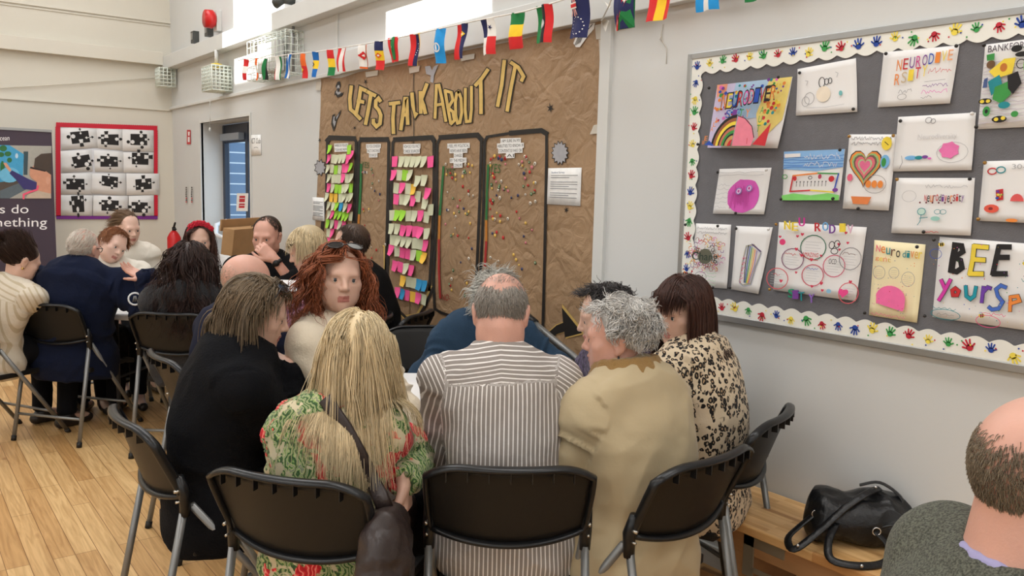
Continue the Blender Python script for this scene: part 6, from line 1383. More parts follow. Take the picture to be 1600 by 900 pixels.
M_CREAMSTRIPE = stripe_mat('striped_knit', rgb(214, 204, 186), rgb(190, 176, 150), .03, .3)
def floral_mat():
    m, nt, L, b = node_mat('tropical_print', .7); tc = nd(nt, 'ShaderNodeTexCoord'); O = tc.outputs['Object']
    def noise(sc_, det=2, dist=0, w_=0):
        mp = nd(nt, 'ShaderNodeMapping'); mp.inputs['Location'].default_value = (w_, w_*1.7, w_*.6); L.new(O, mp.inputs[0]); n = nd(nt, 'ShaderNodeTexNoise'); n.inputs['Scale'].default_value = sc_; n.inputs['Detail'].default_value = det; n.inputs['Distortion'].default_value = dist; L.new(mp.outputs[0], n.inputs[0]); return n
    base = ramp(nt, [(.35, rgb(176, 168, 140)), (.6, rgb(206, 194, 162))], noise(6).outputs[0])
    # fronds: distorted bands of greens inside leaf patches
    wv = nd(nt, 'ShaderNodeTexWave'); wv.inputs['Scale'].default_value = 26; wv.inputs['Distortion'].default_value = 14; wv.inputs['Detail'].default_value = 2; wv.inputs['Detail Scale'].default_value = 1.2; L.new(O, wv.inputs[0])
    leafc = ramp(nt, [(.0, rgb(52, 78, 50)), (.3, rgb(84, 122, 66)), (.55, rgb(140, 170, 96)), (.8, rgb(190, 192, 140)), (1, rgb(120, 130, 110))], wv.outputs[0])
    leafm = ramp(nt, [(.44, (0, 0, 0, 1)), (.47, (1, 1, 1, 1))], noise(13, 4, 1.2, 3.1).outputs[0])
    m1 = nd(nt, 'ShaderNodeMix', data_type='RGBA'); L.new(leafm.outputs[0], m1.inputs[0]); L.new(base.outputs[0], m1.inputs[6]); L.new(leafc.outputs[0], m1.inputs[7])
    wv2 = nd(nt, 'ShaderNodeTexWave'); wv2.inputs['Scale'].default_value = 30; wv2.inputs['Distortion'].default_value = 12; wv2.inputs['Detail Scale'].default_value = .8; L.new(O, wv2.inputs[0])
    redc = ramp(nt, [(.0, rgb(176, 22, 34)), (.5, rgb(214, 40, 50)), (.85, rgb(226, 70, 70)), (.97, rgb(236, 150, 136))], wv2.outputs[0])
    vz = nd(nt, 'ShaderNodeTexVoronoi'); vz.inputs['Scale'].default_value = 9.0; nz = noise(20, 2, 0, 1.3); vm = nd(nt, 'ShaderNodeVectorMath', operation='MULTIPLY_ADD'); L.new(nz.outputs['Color'], vm.inputs[0]); vm.inputs[1].default_value = (.11, .11, .11); L.new(O, vm.inputs[2]); L.new(vm.outputs[0], vz.inputs['Vector'])
    redm = ramp(nt, [(.0, (1, 1, 1, 1)), (.39, (1, 1, 1, 1)), (.42, (0, 0, 0, 1))], vz.outputs['Distance']); sel = ramp(nt, [(.40, (0, 0, 0, 1)), (.43, (1, 1, 1, 1))], noise(5.5, 1, 0, 7.7).outputs[0])
    mm = nd(nt, 'ShaderNodeMath', operation='MULTIPLY'); L.new(redm.outputs[0], mm.inputs[0]); L.new(sel.outputs[0], mm.inputs[1])
    m2 = nd(nt, 'ShaderNodeMix', data_type='RGBA'); L.new(mm.outputs[0], m2.inputs[0]); L.new(m1.outputs[2], m2.inputs[6]); L.new(redc.outputs[0], m2.inputs[7]); L.new(m2.outputs[2], b.inputs['Base Color']); fabric_bump(nt, b, .2, 50); return m
M_FLORAL = floral_mat()
def leopard_mat():
    m, nt, L, b = node_mat('leopard_print', .75); tc = nd(nt, 'ShaderNodeTexCoord'); mp = nd(nt, 'ShaderNodeMapping'); mp.inputs['Scale'].default_value = (1, 1, .75); L.new(tc.outputs['Object'], mp.inputs[0])
    nz = nd(nt, 'ShaderNodeTexNoise'); nz.inputs['Scale'].default_value = 40; L.new(mp.outputs[0], nz.inputs[0]); vm = nd(nt, 'ShaderNodeVectorMath', operation='MULTIPLY_ADD'); L.new(nz.outputs['Color'], vm.inputs[0]); vm.inputs[1].default_value = (.022, .022, .022); L.new(mp.outputs[0], vm.inputs[2])
    v = nd(nt, 'ShaderNodeTexVoronoi'); v.inputs['Scale'].default_value = 60; L.new(vm.outputs[0], v.inputs['Vector'])
    ring = ramp(nt, [(0, rgb(176, 148, 116)), (.18, rgb(176, 148, 116)), (.24, rgb(26, 22, 22)), (.47, rgb(26, 22, 22)), (.53, rgb(214, 196, 168))], v.outputs['Distance'])
    n2 = nd(nt, 'ShaderNodeTexNoise'); n2.inputs['Scale'].default_value = 34; L.new(mp.outputs[0], n2.inputs[0]); sel = ramp(nt, [(.36, (0, 0, 0, 1)), (.42, (1, 1, 1, 1))], n2.outputs[0])
    mx = nd(nt, 'ShaderNodeMix', data_type='RGBA'); L.new(sel.outputs[0], mx.inputs[0]); mx.inputs[6].default_value = rgb(214, 196, 168); L.new(ring.outputs[0], mx.inputs[7]); L.new(mx.outputs[2], b.inputs['Base Color']); fabric_bump(nt, b, .25, 60); return m
M_LEO = leopard_mat()
def fleck_mat(name, c0, c1, sc_=120, rough=.9):
    m, nt, L, b = node_mat(name, rough); tc = nd(nt, 'ShaderNodeTexCoord'); n = nd(nt, 'ShaderNodeTexNoise'); n.inputs['Scale'].default_value = sc_; n.inputs['Detail'].default_value = 3; L.new(tc.outputs['Object'], n.inputs[0]); r = ramp(nt, [(.38, c0), (.62, c1)], n.outputs[0]); L.new(r.outputs[0], b.inputs['Base Color']); fabric_bump(nt, b, .5, sc_*1.2, .006); return m
M_TWEED = fleck_mat('tweed', rgb(64, 66, 58), rgb(104, 106, 94), 300); M_PURKNIT = fleck_mat('purple_knit', rgb(46, 40, 56), rgb(96, 86, 112), 60); M_BLOUSE = fleck_mat('patterned_blouse', rgb(58, 32, 52), rgb(156, 112, 134), 45); M_GREYKN = fleck_mat('charcoal_knit', rgb(30, 30, 32), rgb(54, 54, 56), 200)
M_BLK = cloth('black_knit', (12, 13, 17), .95, .4, 140, .06, 0); M_BEIGE = cloth('beige_cotton', (184, 167, 134), .7, .15, 25, .03); M_CORD = cloth('tan_corduroy', (150, 118, 72), .9, .5, 200); M_DENIM = cloth('denim', (44, 66, 88), .9, .35, 160, .15, .02); M_CREAM = cloth('cream_wool', (226, 214, 192), .9, .25, 120, .03); M_NAVY = cloth('navy_suit', (22, 27, 48), .85, .15, 200, .05, 0); M_FLEECE = cloth('navy_fleece', (17, 25, 48), .95, .3, 60, .08, .02); M_WHITE = cloth('white_linen', (228, 222, 210), .85, .2, 50, .03); M_WHITE2 = cloth('white_jersey', (228, 226, 224), .85, .2, 50, .03); M_BLKSW = cloth('black_sweater', (14, 15, 18), .95, .3, 120, .06, 0); M_DKJ = cloth('dark_jersey', (13, 14, 16), .95, .2, 100, .06, 0); M_TRS = cloth('dark_trousers', (15, 16, 20), .95, .15, 120, .06, 0); M_JEAN = cloth('blue_jeans', (44, 66, 96), .85, .2, 140, .1); M_LTHR = mat('brown_leather', rgb(50, 40, 38), .38, bump=.2, bscale=60, var=.1); M_LBLUE = cloth('light_blue_shirt', (150, 182, 214), .8, .1); M_LAV = cloth('lavender_shirt', (168, 164, 206), .8, .1); M_SHIRTW = cloth('white_shirt', (226, 228, 232), .7, .1)
COL = [.0]
# ================================================================ the near group
P = {}
def W(pp, s_, f_, z): return pp
label_top.update(P1='cardigan', P2='blouse', P3='shirt', P4='jacket', P5='blouse', P6='cardigan', P7='shirt', P8='jumper', P9='suit_jacket', P10='jacket', P11='fleece', P12='jumper', P13='shirt', P14='shirt', P15='top', P16='jumper', P17='sweater', P18='blouse', P19='jumper')
SHELL = [('e', (0, -.02, .036), (.080, .098, .089)), ('x', (0, .115, -.045), (.075, .075, .10))]
def D3(px, py, D): return atd(px, py, D)

# man in the striped shirt
pp = P['P3'] = person('P3', 'balding person in a grey and white striped shirt seated with back to camera', (783, 490), 2.6, 4, -2, pitch=-30, top=M_STRIPE, legs=M_TRS, bulk=1.04, sh_w=.172, hs=1.03, collar=(.068, .013, .045), loose=.014, hem=.10, wrists=(None, (910, 634, '2.86')), hands=((.4, .3), (.5, .3)), folds=.006, sk=SK_B, neck_r=.062, elbow_pole=(np.array([-.5, 0, -.8]), np.array([.3, -.1, -1.])), face_detail=True, seat_xy=(1.49, 1.95))
add_hair(pp, hair_mat('grey', (158, 152, 144), .3), [dict(n=3600, length=.026, seg=4, width=.0011, seed=3, root=lambda d, l: (d[:, 2]+.08*np.random.default_rng(5).normal(size=len(d)) < .0+.35*np.abs(d[:, 0])) & (d[:, 2] > -.66) & (d[:, 1] < .34), comb=comb_crown(-.6, .3), grav=.3, jit=.25, lift=.001, shell=(.077, .098, .088)), dict(n=260, length=.025, seg=4, width=.0006, seed=4, root=lambda d, l: (d[:, 2] > .42) & (d[:, 1] < .3), comb=comb_back(), grav=.1, jit=.2, lift=.001, shell=(.077, .098, .088))])
# blonde woman
pp = P['P2'] = person('P2', 'person with long blonde hair in a tropical print blouse seated with back to camera', (558, 556), 2.36, 14, 16, pitch=-14, fem=True, top=M_FLORAL, legs=M_LTHR, collar=(.062, .012, .02), hem=.08, loose=.012, wrists=(None, (632, 750, '2.36')), handd=(None, np.array([.05, -.1, -1.])), handn=(None, np.array([.6, -.6, 0])), hands=((.4, .3), (.95, .55)), sleeve=(1., .95), folds=.008, bulk=.9, elbow_pole=(None, np.array([.68, .73, -.1])), pelvis_off=(-.045, .09), sh_w=.128, leanmax=.12, nb_off=-.05, seat_xy=(1.0, 2.15))
BL = hair_mat('blonde', (214, 194, 156), .3)
add_hair(pp, BL, [dict(n=4200, length=lambda d, l: .34+.05*np.abs(l[:, 0])/.08, seg=13, width=.0013, seed=12, root=reg_full(.55, -.5), comb=comb_part(.01, .9), grav=1.5, jit=.16, lift=.004, clump=24, lenvar=.3), dict(n=700, length=.30, seg=12, width=.0016, seed=13, root=lambda d, l: d[:, 2] > .5, comb=comb_part(.01, 1.2), grav=1.4, jit=.2, lift=.006, lenvar=.4)], SHELL)
# woman in black cardigan
pp = P['P1'] = person('P1', 'person with brown bobbed hair and black cardigan leaning over the table from the left', (400, 488), 2.78, 92, 90, pitch=-16, roll=6, fem=True, top=M_BLK, legs=M_TRS, bulk=1.22, sh_w=.162, loose=.018, hem=.12, wrists=(None, (452, 571, '2.84')), handd=(None, np.array([-.75, .35, .2])), handn=(None, np.array([.1, -.6, .75])), hands=((.4, .3), (.75, .6)), sleeve=(1., .9), folds=.007, elbow_pole=(None, np.array([.25, .1, -1.])), sk=SK_A, bust=1., torso_len=.52, leanmax=.24, seat_xy=(.87, 2.78))
BR = hair_mat('brown_bob', (112, 96, 76), .45)
add_hair(pp, BR, [dict(n=2600, length=.19, seg=10, width=.0019, seed=21, root=reg_full(.38, -.45), comb=comb_part(.025, 1.5), grav=.9, jit=.12, lift=.004, clump=22, lenvar=.25), dict(n=350, length=.09, seg=8, width=.0018, seed=22, root=lambda d, l: (d[:, 1] > .3) & (d[:, 2] > .55), comb=lambda d, l: np.stack([np.sign(l[:, 0]-.025)*1.4, -.2*np.ones(len(d)), -.3*np.ones(len(d))], 1), grav=.6, jit=.08, lift=.008, clump=20)], SHELL)
brows(pp, BR)
# woman in the beige jacket
pp = P['P4'] = person('P4', 'person with short curly grey hair in a beige jacket seen in left profile', (966, 527), 2.62, -84, -44, pitch=-4, roll=-4, fem=True, top=M_BEIGE, legs=M_TRS, bulk=1.1, sh_w=.17, loose=.022, hem=.20, collar=(.092, .017, .08), folds=.009, sk=SK_B, jaw=.95, torso_len=.52, pelvis_off=(.0, -.02), collar_mat=M_CORD, seat_xy=(1.85, 1.75))
GR = hair_mat('grey_curls', (206, 203, 198), .3)
add_hair(pp, GR, [dict(n=2600, length=lambda d, l: .035+.035*np.clip(d[:, 2]+.3, 0, 1), seg=10, width=.0019, seed=41, root=lambda d, l: reg_full(.42, -.6)(d, l) & ~((d[:, 1] > -.25) & (d[:, 2] < -.05)) & (d[:, 2] > -.42), comb=lambda d, l: np.stack([d[:, 0]*.5, -.5-d[:, 1]*.2, -.5+0*d[:, 0]], 1), grav=.2, jit=.25, curl=1., curl_r=.008, curl_w=120., lift=.003, clump=12, lenvar=.4, out=.0), dict(n=300, length=.06, seg=9, width=.0015, seed=42, root=lambda d, l: (d[:, 1] > .45) & (d[:, 2] > .55), comb=lambda d, l: np.stack([d[:, 0], .8+0*d[:, 0], -.2+0*d[:, 0]], 1), grav=.1, jit=.3, curl=1., curl_r=.007, curl_w=110., lift=.004, clump=10, out=.05)], [('e', (0, -.024, .04), (.082, .098, .09)), ('x', (0, .115, -.045), (.078, .08, .105))])
brows(pp, GR)
# woman in the leopard print
pp = P['P5'] = person('P5', 'person with straight dark brown hair and fringe in a leopard print top', (1066, 484), 3.0, -138, -70, pitch=-12, roll=-3, fem=True, top=M_LEO, legs=M_TRS, bulk=1.08, sh_w=.172, loose=.018, hem=.10, folds=.007, torso_len=.50, bust=.9, leanmax=.08)
DB = hair_mat('dark_brown', (70, 44, 36), .4, .3)
add_hair(pp, DB, [dict(n=3000, length=.30, seg=12, width=.0018, seed=51, root=reg_full(.60, -.5), comb=comb_part(.0, .9), grav=1.6, jit=.06, lift=.005, clump=40, lenvar=.12), dict(n=900, length=.105, seg=8, width=.0017, seed=52, root=lambda d, l: (d[:, 1] > .05) & (d[:, 2] > .70), comb=lambda d, l: np.stack([d[:, 0]*.5, np.ones(len(d)), -.2*np.ones(len(d))], 1), face_clear=False, grav=.5, jit=.04, lift=.005, clump=60, lenvar=.1)], SHELL)
brows(pp, DB)
# person in the purple knit behind
pp = P['P6'] = person('P6', 'person with dark curly hair in a purple knit mostly hidden behind the grey-haired one', (946, 494), 3.24, -100, -120, pitch=-12, fem=True, top=M_PURKNIT, legs=M_TRS, sh_w=.16, folds=.006, torso_len=.52)
DC_ = hair_mat('dark_curls', (66, 62, 62), .45)
add_hair(pp, DC_, [dict(n=1500, length=.07, seg=9, width=.0017, seed=61, root=reg_full(.5, -.5), comb=comb_crown(-.4, .6), grav=.2, jit=.3, curl=1., curl_r=.008, curl_w=100., lift=.004, clump=14, out=.05)], SHELL)
# person in denim bending over
pp = P['P7'] = person('P7', 'person with curly grey hair in a denim shirt bending over the table', (770, 468), 3.85, 176, 172, pitch=-48, fem=True, top=M_DENIM, legs=M_TRS, sh_w=.185, bulk=1.08, loose=.012, collar=(.066, .012, .02), wrists=((866, 572, '3.7'), (694, 590, '3.58')), handd=(None, np.array([-.1, -.8, -.25])), handn=(None, np.array([0, -.2, 1.])), hands=((.5, .3), (.85, .7)), folds=.008, elbow_pole=(np.array([.5, -.4, -.5]), np.array([-.2, .2, -.8])), torso_len=.54, sk=SK_T, leanmax=.34, seat_xy=(2.17, 3.44))
GC = hair_mat('grey_mop', (192, 190, 182), .35)
add_hair(pp, GC, [dict(n=2000, length=.095, seg=11, width=.0017, seed=71, root=reg_full(.62, -.5), comb=comb_crown(-.1, .8), grav=.35, jit=.3, curl=1., curl_r=.008, curl_w=80., lift=.004, clump=14, lenvar=.4, out=.03)], SHELL)
# ginger woman
pp = P['P8'] = person('P8', 'person with long curly ginger hair and cream jumper looking towards the camera', (530, 434), 2.98, 168, 128, pitch=2, roll=-4, fem=True, top=M_CREAM, legs=M_TRS, bulk=1.0, sh_w=.165, loose=.014, folds=.007, sk=SK_A, bust=.9, torso_len=.50, sleeve=(1, 1), hs=1.0)
GI = hair_mat('ginger', (150, 86, 56), .4)
add_hair(pp, GI, [dict(n=2800, length=.25, seg=16, width=.0019, seed=81, root=reg_full(.64, -.5), comb=comb_part(-.02, .15), grav=.95, jit=.2, curl=1., curl_r=.009, curl_w=60., lift=.005, clump=16, lenvar=.35, out=.02)], SHELL)
brows(pp, hair_mat('ginger_brow', (128, 82, 60), .2), .0032)
# man in the navy suit
pp = P['P9'] = person('P9', 'bald person in a navy suit jacket behind the brown-haired one in black', (386, 445), 3.62, 64, 55, pitch=-12, top=M_NAVY, legs=M_NAVY, bulk=1.08, sh_w=.195, hs=1.1, loose=.016, hem=.1, collar=(.068, .007, .03), folds=.005, sk=SK_B, neck_r=.062, collar_mat=M_SHIRTW, seat_xy=(1.2, 3.65))
add_hair(pp, hair_mat('stubble', (196, 178, 160), .2), [dict(n=1500, length=.006, seg=2, width=.0006, seed=91, root=reg_band(.35, -.5, .25), grav=.2, jit=.2, lift=.0005, shell=(.0765, .0975, .087))])
# man at the lower right corner
pp = P['P10'] = person('P10', 'balding person in a grey tweed jacket at the lower right corner', (1640, 762), 1.12, 40, 46, pitch=-8, top=M_TWEED, legs=M_TRS, bulk=.95, sh_w=.125, hs=1.06, loose=.02, hem=.1, folds=.004, sk=SK_B, neck_r=.070, torso_len=.5, hand_vis=(False, False), legs_vis=False, rises=.06, collar=(.074, .008, .05), collar_mat=M_LAV)
add_hair(pp, hair_mat('brown_grey', (124, 112, 94), .4), [dict(n=6500, length=.009, seg=4, width=.0006, seed=101, root=reg_band(.22, -.55, .30), comb=comb_crown(-.6, .3), grav=.3, jit=.25, lift=.0008, shell=(.077, .098, .088))])
# ================================================================ the far group
FH = dict(fine_head=.006, fine_hand=.006)
pp = P['P11'] = person('P11', 'white-haired person in a navy fleece with one hand raised', (131, 388), 5.1, 34, 18, pitch=-6, roll=4, top=M_FLEECE, legs=M_TRS, bulk=1.2, sh_w=.225, loose=.03, hem=.16, collar=(.085, .03, .01), folds=.010, sk=SK_B, wrists=(None, (231, 434, '5.05')), handd=(None, np.array([-.55, .3, .25])), handn=(None, np.array([-.2, .6, -.7])), hands=((.4, .3), (.25, -.2)), elbow_pole=(None, np.array([.3, -.2, -1.])), sleeve=(1, .97), torso_len=.52, **FH, leanmax=.16, pelvis_off=(-.12, .2), seat_xy=(.94, 5.72))
WH = hair_mat('white', (216, 206, 194), .2)
add_hair(pp, WH, [dict(n=1600, length=.04, seg=5, width=.0013, seed=111, root=reg_full(.4, -.6), comb=comb_back(), grav=.25, jit=.15, lift=.001, shell=(.077, .099, .088))])
pp = P['P12'] = person('P12', 'person with dark hair held up by a claw clip in a cream striped jumper', (34, 408), 4.95, 70, 52, pitch=-24, fem=True, top=M_CREAMSTRIPE, legs=M_TRS, bulk=.92, loose=.016, hem=.12, folds=.006, torso_len=.52, **FH, wrists=((20, 520, '5.3'), (70, 500, '5.5')), pelvis_off=(-.13, .1), sh_w=.15)
DH_ = hair_mat('dark_updo', (60, 44, 38), .4)
add_hair(pp, DH_, [dict(n=1400, length=.12, seg=7, width=.0016, seed=121, root=reg_full(.5, -.55), comb=lambda d, l: np.stack([-d[:, 0]*.3, -np.ones(len(d)), .35*np.ones(len(d))], 1), grav=-.1, jit=.08, lift=.003, lenvar=.2)], [('e', (0, -.02, .036), (.082, .1, .09)), ('x', (0, .115, -.05), (.075, .075, .10)), ('e', (0, -.115, .045), (.045, .04, .055))])
pp = P['P13'] = person('P13', 'person with short ginger hair and white shirt leaning sideways by the white-haired one', (176, 383), 5.85, 150, 170, pitch=-14, roll=-28, top=M_WHITE, legs=M_TRS, loose=.018, collar=(.064, .012, .02), folds=.007, sk=SK_C, torso_len=.56, wrists=((205, 440, '5.6'), None), **FH)
GS = hair_mat('short_ginger', (150, 96, 60), .35)
add_hair(pp, GS, [dict(n=1500, length=.05, seg=5, width=.0016, seed=131, root=reg_full(.55, -.45), comb=lambda d, l: np.stack([d[:, 0]*.3+.7, .5+0*d[:, 0], -.2+0*d[:, 0]], 1), grav=.15, jit=.15, lift=.004)], [('e', (0, -.022, .04), (.080, .096, .088)), ('x', (0, .11, -.05), (.08, .078, .105))]); brows(pp, GS)
pp = P['P14'] = person('P14', 'person with brown hair tied back in a cream shirt below the red framed board', (199, 356), 6.3, 150, 165, pitch=-12, fem=True, top=M_WHITE, legs=M_TRS, loose=.022, collar=(.062, .012, .025), folds=.007, sk=SK_C, torso_len=.53, **FH)
BT = hair_mat('tied_brown', (112, 86, 62), .35)
add_hair(pp, BT, [dict(n=1300, length=.13, seg=7, width=.0014, seed=141, root=reg_full(.55, -.45), comb=comb_back(), grav=.08, jit=.05, lift=.001)], [('e', (0, -.02, .035), (.079, .097, .088)), ('x', (0, .115, -.05), (.075, .075, .10)), ('e', (0, -.12, .0), (.035, .035, .04))]); brows(pp, BT)
pp = P['P15'] = person('P15', 'person with long dark hair and a red flowered hairband in a white top', (312, 374), 6.0, 178, 176, pitch=-12, fem=True, top=M_WHITE2, legs=M_TRS, loose=.018, folds=.006, sk=SK_A, torso_len=.54, sh_w=.175, **FH)
DL = hair_mat('dark_long', (72, 48, 40), .4)
add_hair(pp, DL, [dict(n=1600, length=.36, seg=11, width=.002, seed=151, root=reg_full(.6, -.5), comb=comb_part(0, .3), grav=1.4, jit=.12, lift=.006, curl=.5, curl_r=.01, curl_w=30., clump=16)], SHELL); brows(pp, DL)
pp = P['P16'] = person('P16', 'person with long wavy dark brown hair in a charcoal jumper seen from behind', (296, 412), 4.85, 8, 4, pitch=-12, fem=True, top=M_GREYKN, legs=M_TRS, bulk=1.12, sh_w=.185, loose=.02, hem=.12, folds=.007, torso_len=.52, **FH, leanmax=.06, pelvis_off=(0, .14), seat_xy=(1.46, 5.03))
DW = hair_mat('dark_wavy', (54, 36, 32), .45)
add_hair(pp, DW, [dict(n=2400, length=.42, seg=13, width=.002, seed=161, root=reg_full(.6, -.55), comb=comb_part(0, .8), grav=1.1, jit=.22, lift=.008, curl=1., curl_r=.011, curl_w=42., clump=14, lenvar=.35, out=.05)], SHELL)
pp = P['P17'] = person('P17', 'person in a black sweater resting chin on hand in front of the cardboard', (417, 369), 5.1, -158, -165, pitch=-10, top=M_BLKSW, legs=M_TRS, bulk=1.08, loose=.02, folds=.007, sk=SK_B, wrists=((428, 404, '4.86'), None), handd=(np.array([-.5, .3, .5]), None), handn=(np.array([-.3, -.8, .1]), None), hands=((.8, .3), (.4, .3)), sleeve=(.42, 1), elbow_pole=(np.array([.6, -.4, -1.]), None), torso_len=.54, **FH)
DS = hair_mat('short_dark', (62, 50, 42), .35)
add_hair(pp, DS, [dict(n=1500, length=.02, seg=4, width=.0014, seed=171, root=lambda d, l: (d[:, 1] < .48-.0*d[:, 2]) & (d[:, 2] > -.35) & ~((d[:, 1] > .2) & (d[:, 2] < .3)) & ((d[:, 1] < .15) | (np.abs(d[:, 0]) > .28) | (d[:, 2] > .9)), comb=comb_crown(-.4, .6), grav=.1, jit=.2, lift=.001, shell=(.078, .099, .089))], [('e', (0, -.034, .032), (.0785, .088, .089)), ('x', (0, .12, -.02), (.1, .1, .13))]); brows(pp, DS)
pp = P['P18'] = person('P18', 'person with short blonde hair and purple patterned blouse in left profile', (480, 389), 4.75, -92, -80, pitch=-22, fem=True, top=M_BLOUSE, legs=M_TRS, bulk=1.08, loose=.016, folds=.006, sk=SK_A, wrists=((445, 462, '4.55'), None), sleeve=(.55, 1), torso_len=.53, **FH)
BS = hair_mat('short_blonde', (212, 192, 154), .3)
add_hair(pp, BS, [dict(n=1700, length=.12, seg=8, width=.0018, seed=181, root=reg_full(.55, -.5), comb=lambda d, l: np.stack([d[:, 0]*.8, .15-d[:, 1]*.0, -.8+0*d[:, 0]], 1), grav=.7, jit=.1, lift=.004, clump=20, lenvar=.3)], [('e', (0, -.024, .04), (.084, .1, .092)), ('x', (0, .115, -.045), (.075, .075, .10))])
pp = P['P19'] = person('P19', 'person with short dark brown hair and light blue collar in left profile', (548, 382), 5.02, -82, -62, pitch=-4, top=M_DKJ, legs=M_TRS, bulk=1.05, loose=.016, folds=.006, sk=SK_A, torso_len=.54, sh_w=.19, **FH, collar=(.064, .008, .03), collar_mat=M_LBLUE)
SD = hair_mat('short_brown', (72, 56, 46), .35)
add_hair(pp, SD, [dict(n=1800, length=.035, seg=5, width=.0015, seed=191, root=reg_full(.52, -.45), comb=comb_crown(-.5, .7), grav=.1, jit=.2, lift=.002, shell=(.079, .1, .09))], [('e', (0, -.022, .038), (.079, .097, .089)), ('x', (0, .112, -.05), (.08, .075, .105))]); brows(pp, SD)
# ================================================================ the chairs people sit on
CYAW = math.degrees(YAW)
def chair_px(px, py, rel, label, z=.845):
    p = atz(px, py, z); h = math.radians(CYAW+rel); return chair(p[0]+.33*math.sin(h), p[1]+.33*math.cos(h), CYAW+rel, label, 'black folding chairs')
def chair_under(key, rel, label, dy=.07):
    q = PEOPLE[key]; h = math.radians(q['hd']); return chair(q['pel'][0]+dy*math.sin(h), q['pel'][1]+dy*math.cos(h), q['hd'], label, 'black folding chairs')
chair_px(798, 734, -2, 'black folding chair under the person in the striped shirt')
chair_px(436, 748, 17, 'black folding chair under the blonde person in the tropical blouse')
chair_px(192, 653, 52, 'black folding chair under the person in the black cardigan')
chair_px(1118, 716, -42, 'black folding chair under the person in the beige jacket')
chair_under('P5', -68, 'black folding chair under the person in the leopard print top')
chair_px(248, 557, 52, 'black folding chair under the bald person in the navy suit')
chair_under('P8', 125, 'black folding chair under the ginger-haired person')
chair_px(668, 512, 172, 'black folding chair behind the person in denim at the far side of the table')
chair_under('P6', -120, 'black folding chair under the person in the purple knit')
chair(.99, 5.75, CYAW+13, 'black folding chair under the white-haired person in navy fleece', 'black folding chairs')
chair_under('P12', 40, 'black folding chair at the left edge under the striped jumper')
chair_px(262, 491, 2, 'black folding chair under the person with long wavy hair')
for k_, r_, lb in (('P13', 170, 'black folding chair under the leaning person with ginger hair'), ('P14', 165, 'black folding chair under the person in the cream shirt'), ('P15', 176, 'black folding chair under the person with the red hairband'), ('P17', -165, 'black folding chair under the person in the black sweater'), ('P18', -80, 'black folding chair under the short-haired blonde person'), ('P19', -62, 'black folding chair under the person with light blue collar'), ('P10', -8, 'black folding chair under the person at the lower right corner')): chair_under(k_, r_, lb)
# ================================================================ THINGS WORN, HELD AND LEFT ABOUT
m_blackgl = mat('dark_lens', rgb(24, 24, 28), .08); m_fr = mat('tortoise_frame', rgb(40, 30, 26), .25); m_silv = mat('silver', rgb(200, 200, 200), .2, .9); m_goldm = mat('gold_metal', rgb(210, 176, 110), .25, .9)
def loc2(pp, p): return pp['hs']*(np.array(p, float)@pp['M'])+pp['hc']-pp['org']
def specs(pp, cen, tilt, name, lens, w_=.062, arms=.11):
    """glasses in head coordinates: cen = bridge, tilt = lean of the lenses"""
    ct, st = math.cos(tilt), math.sin(tilt); cen = np.array(cen)
    def G(x, y, z): return loc2(pp, cen+np.array([x, y*ct-z*st, y*st+z*ct]))
    k = MB()
    for q in (-1, 1):
        P = [G(q*.034+.027*math.cos(t), -.004*math.cos(t)*q, .020*math.sin(t)) for t in [2*math.pi*i/14 for i in range(15)]]; k.tube(P, .0022, m_fr, 5, False)
        k.tube([G(q*.061, 0, .008), G(q*.072, -.02, .008), G(q*.078, -arms, .004)], .0024, m_fr, 5)
    k.tube([G(-.008, .002, .004), G(.008, .002, .004)], .002, m_fr, 5); o = k.build(name, pp['o'], fixn=False)
    k = MB()
    for q in (-1, 1): k.add([G(q*.034+.026*math.cos(t), -.004*math.cos(t)*q, .019*math.sin(t)) for t in [2*math.pi*i/14 for i in range(14)]], [tuple(range(14))], lens)
    k.build('lens', o, fixn=False)
specs(P['P1'], (0, .062, .112), math.radians(72), 'sunglasses', m_blackgl); specs(P['P8'], (0, .066, .118), math.radians(62), 'sunglasses', m_blackgl)
specs(P['P11'], (0, .098, .0), 0, 'glasses', m_glass)
def band(pp, i, t, r, w_, m, name, face=False):
    a, e_, wr = pp['arms'][i]; d = nrm(wr-e_); c = wr-d*t-pp['org']; k = MB(); k.tube([c-d*w_/2, c+d*w_/2], r, m, 16)
    if face: n = nrm(np.cross(d, [0, 0, 1])); n = n if n@(CAM-wr) > 0 else -n; k.tube([c+n*r*.8, c+n*(r+.008)], .019, m, 14)
    k.build(name, pp['o'], fixn=False)
band(P['P1'], 1, .012, .031, .008, m_goldm, 'bracelet'); band(P['P3'], 1, .02, .034, .02, m_rub, 'watch'); band(P['P7'], 1, .012, .033, .022, m_rub, 'watch', True); band(P['P17'], 0, .03, .033, .022, m_rub, 'watch', True); band(P['P11'], 1, .0, .036, .014, m_rub, 'watch')
# pen in the denim person's hand
h = P['P7']['arms'][1][2]; hd_ = P['P7']['hinfo'][1]; k = MB(); c = h+hd_['d']*.075+hd_['x']*.02; a_ = nrm(hd_['n']*.8-hd_['x']*.3+hd_['d']*.3); k.tube([c-a_*.07, c-a_*.06, c+a_*.05, c+a_*.055], [.001, .005, .005, .004], flat(240, 200, 40), 8)
meta(k.build('pen', org=c), 'yellow pen held by the person in denim', 'pen')
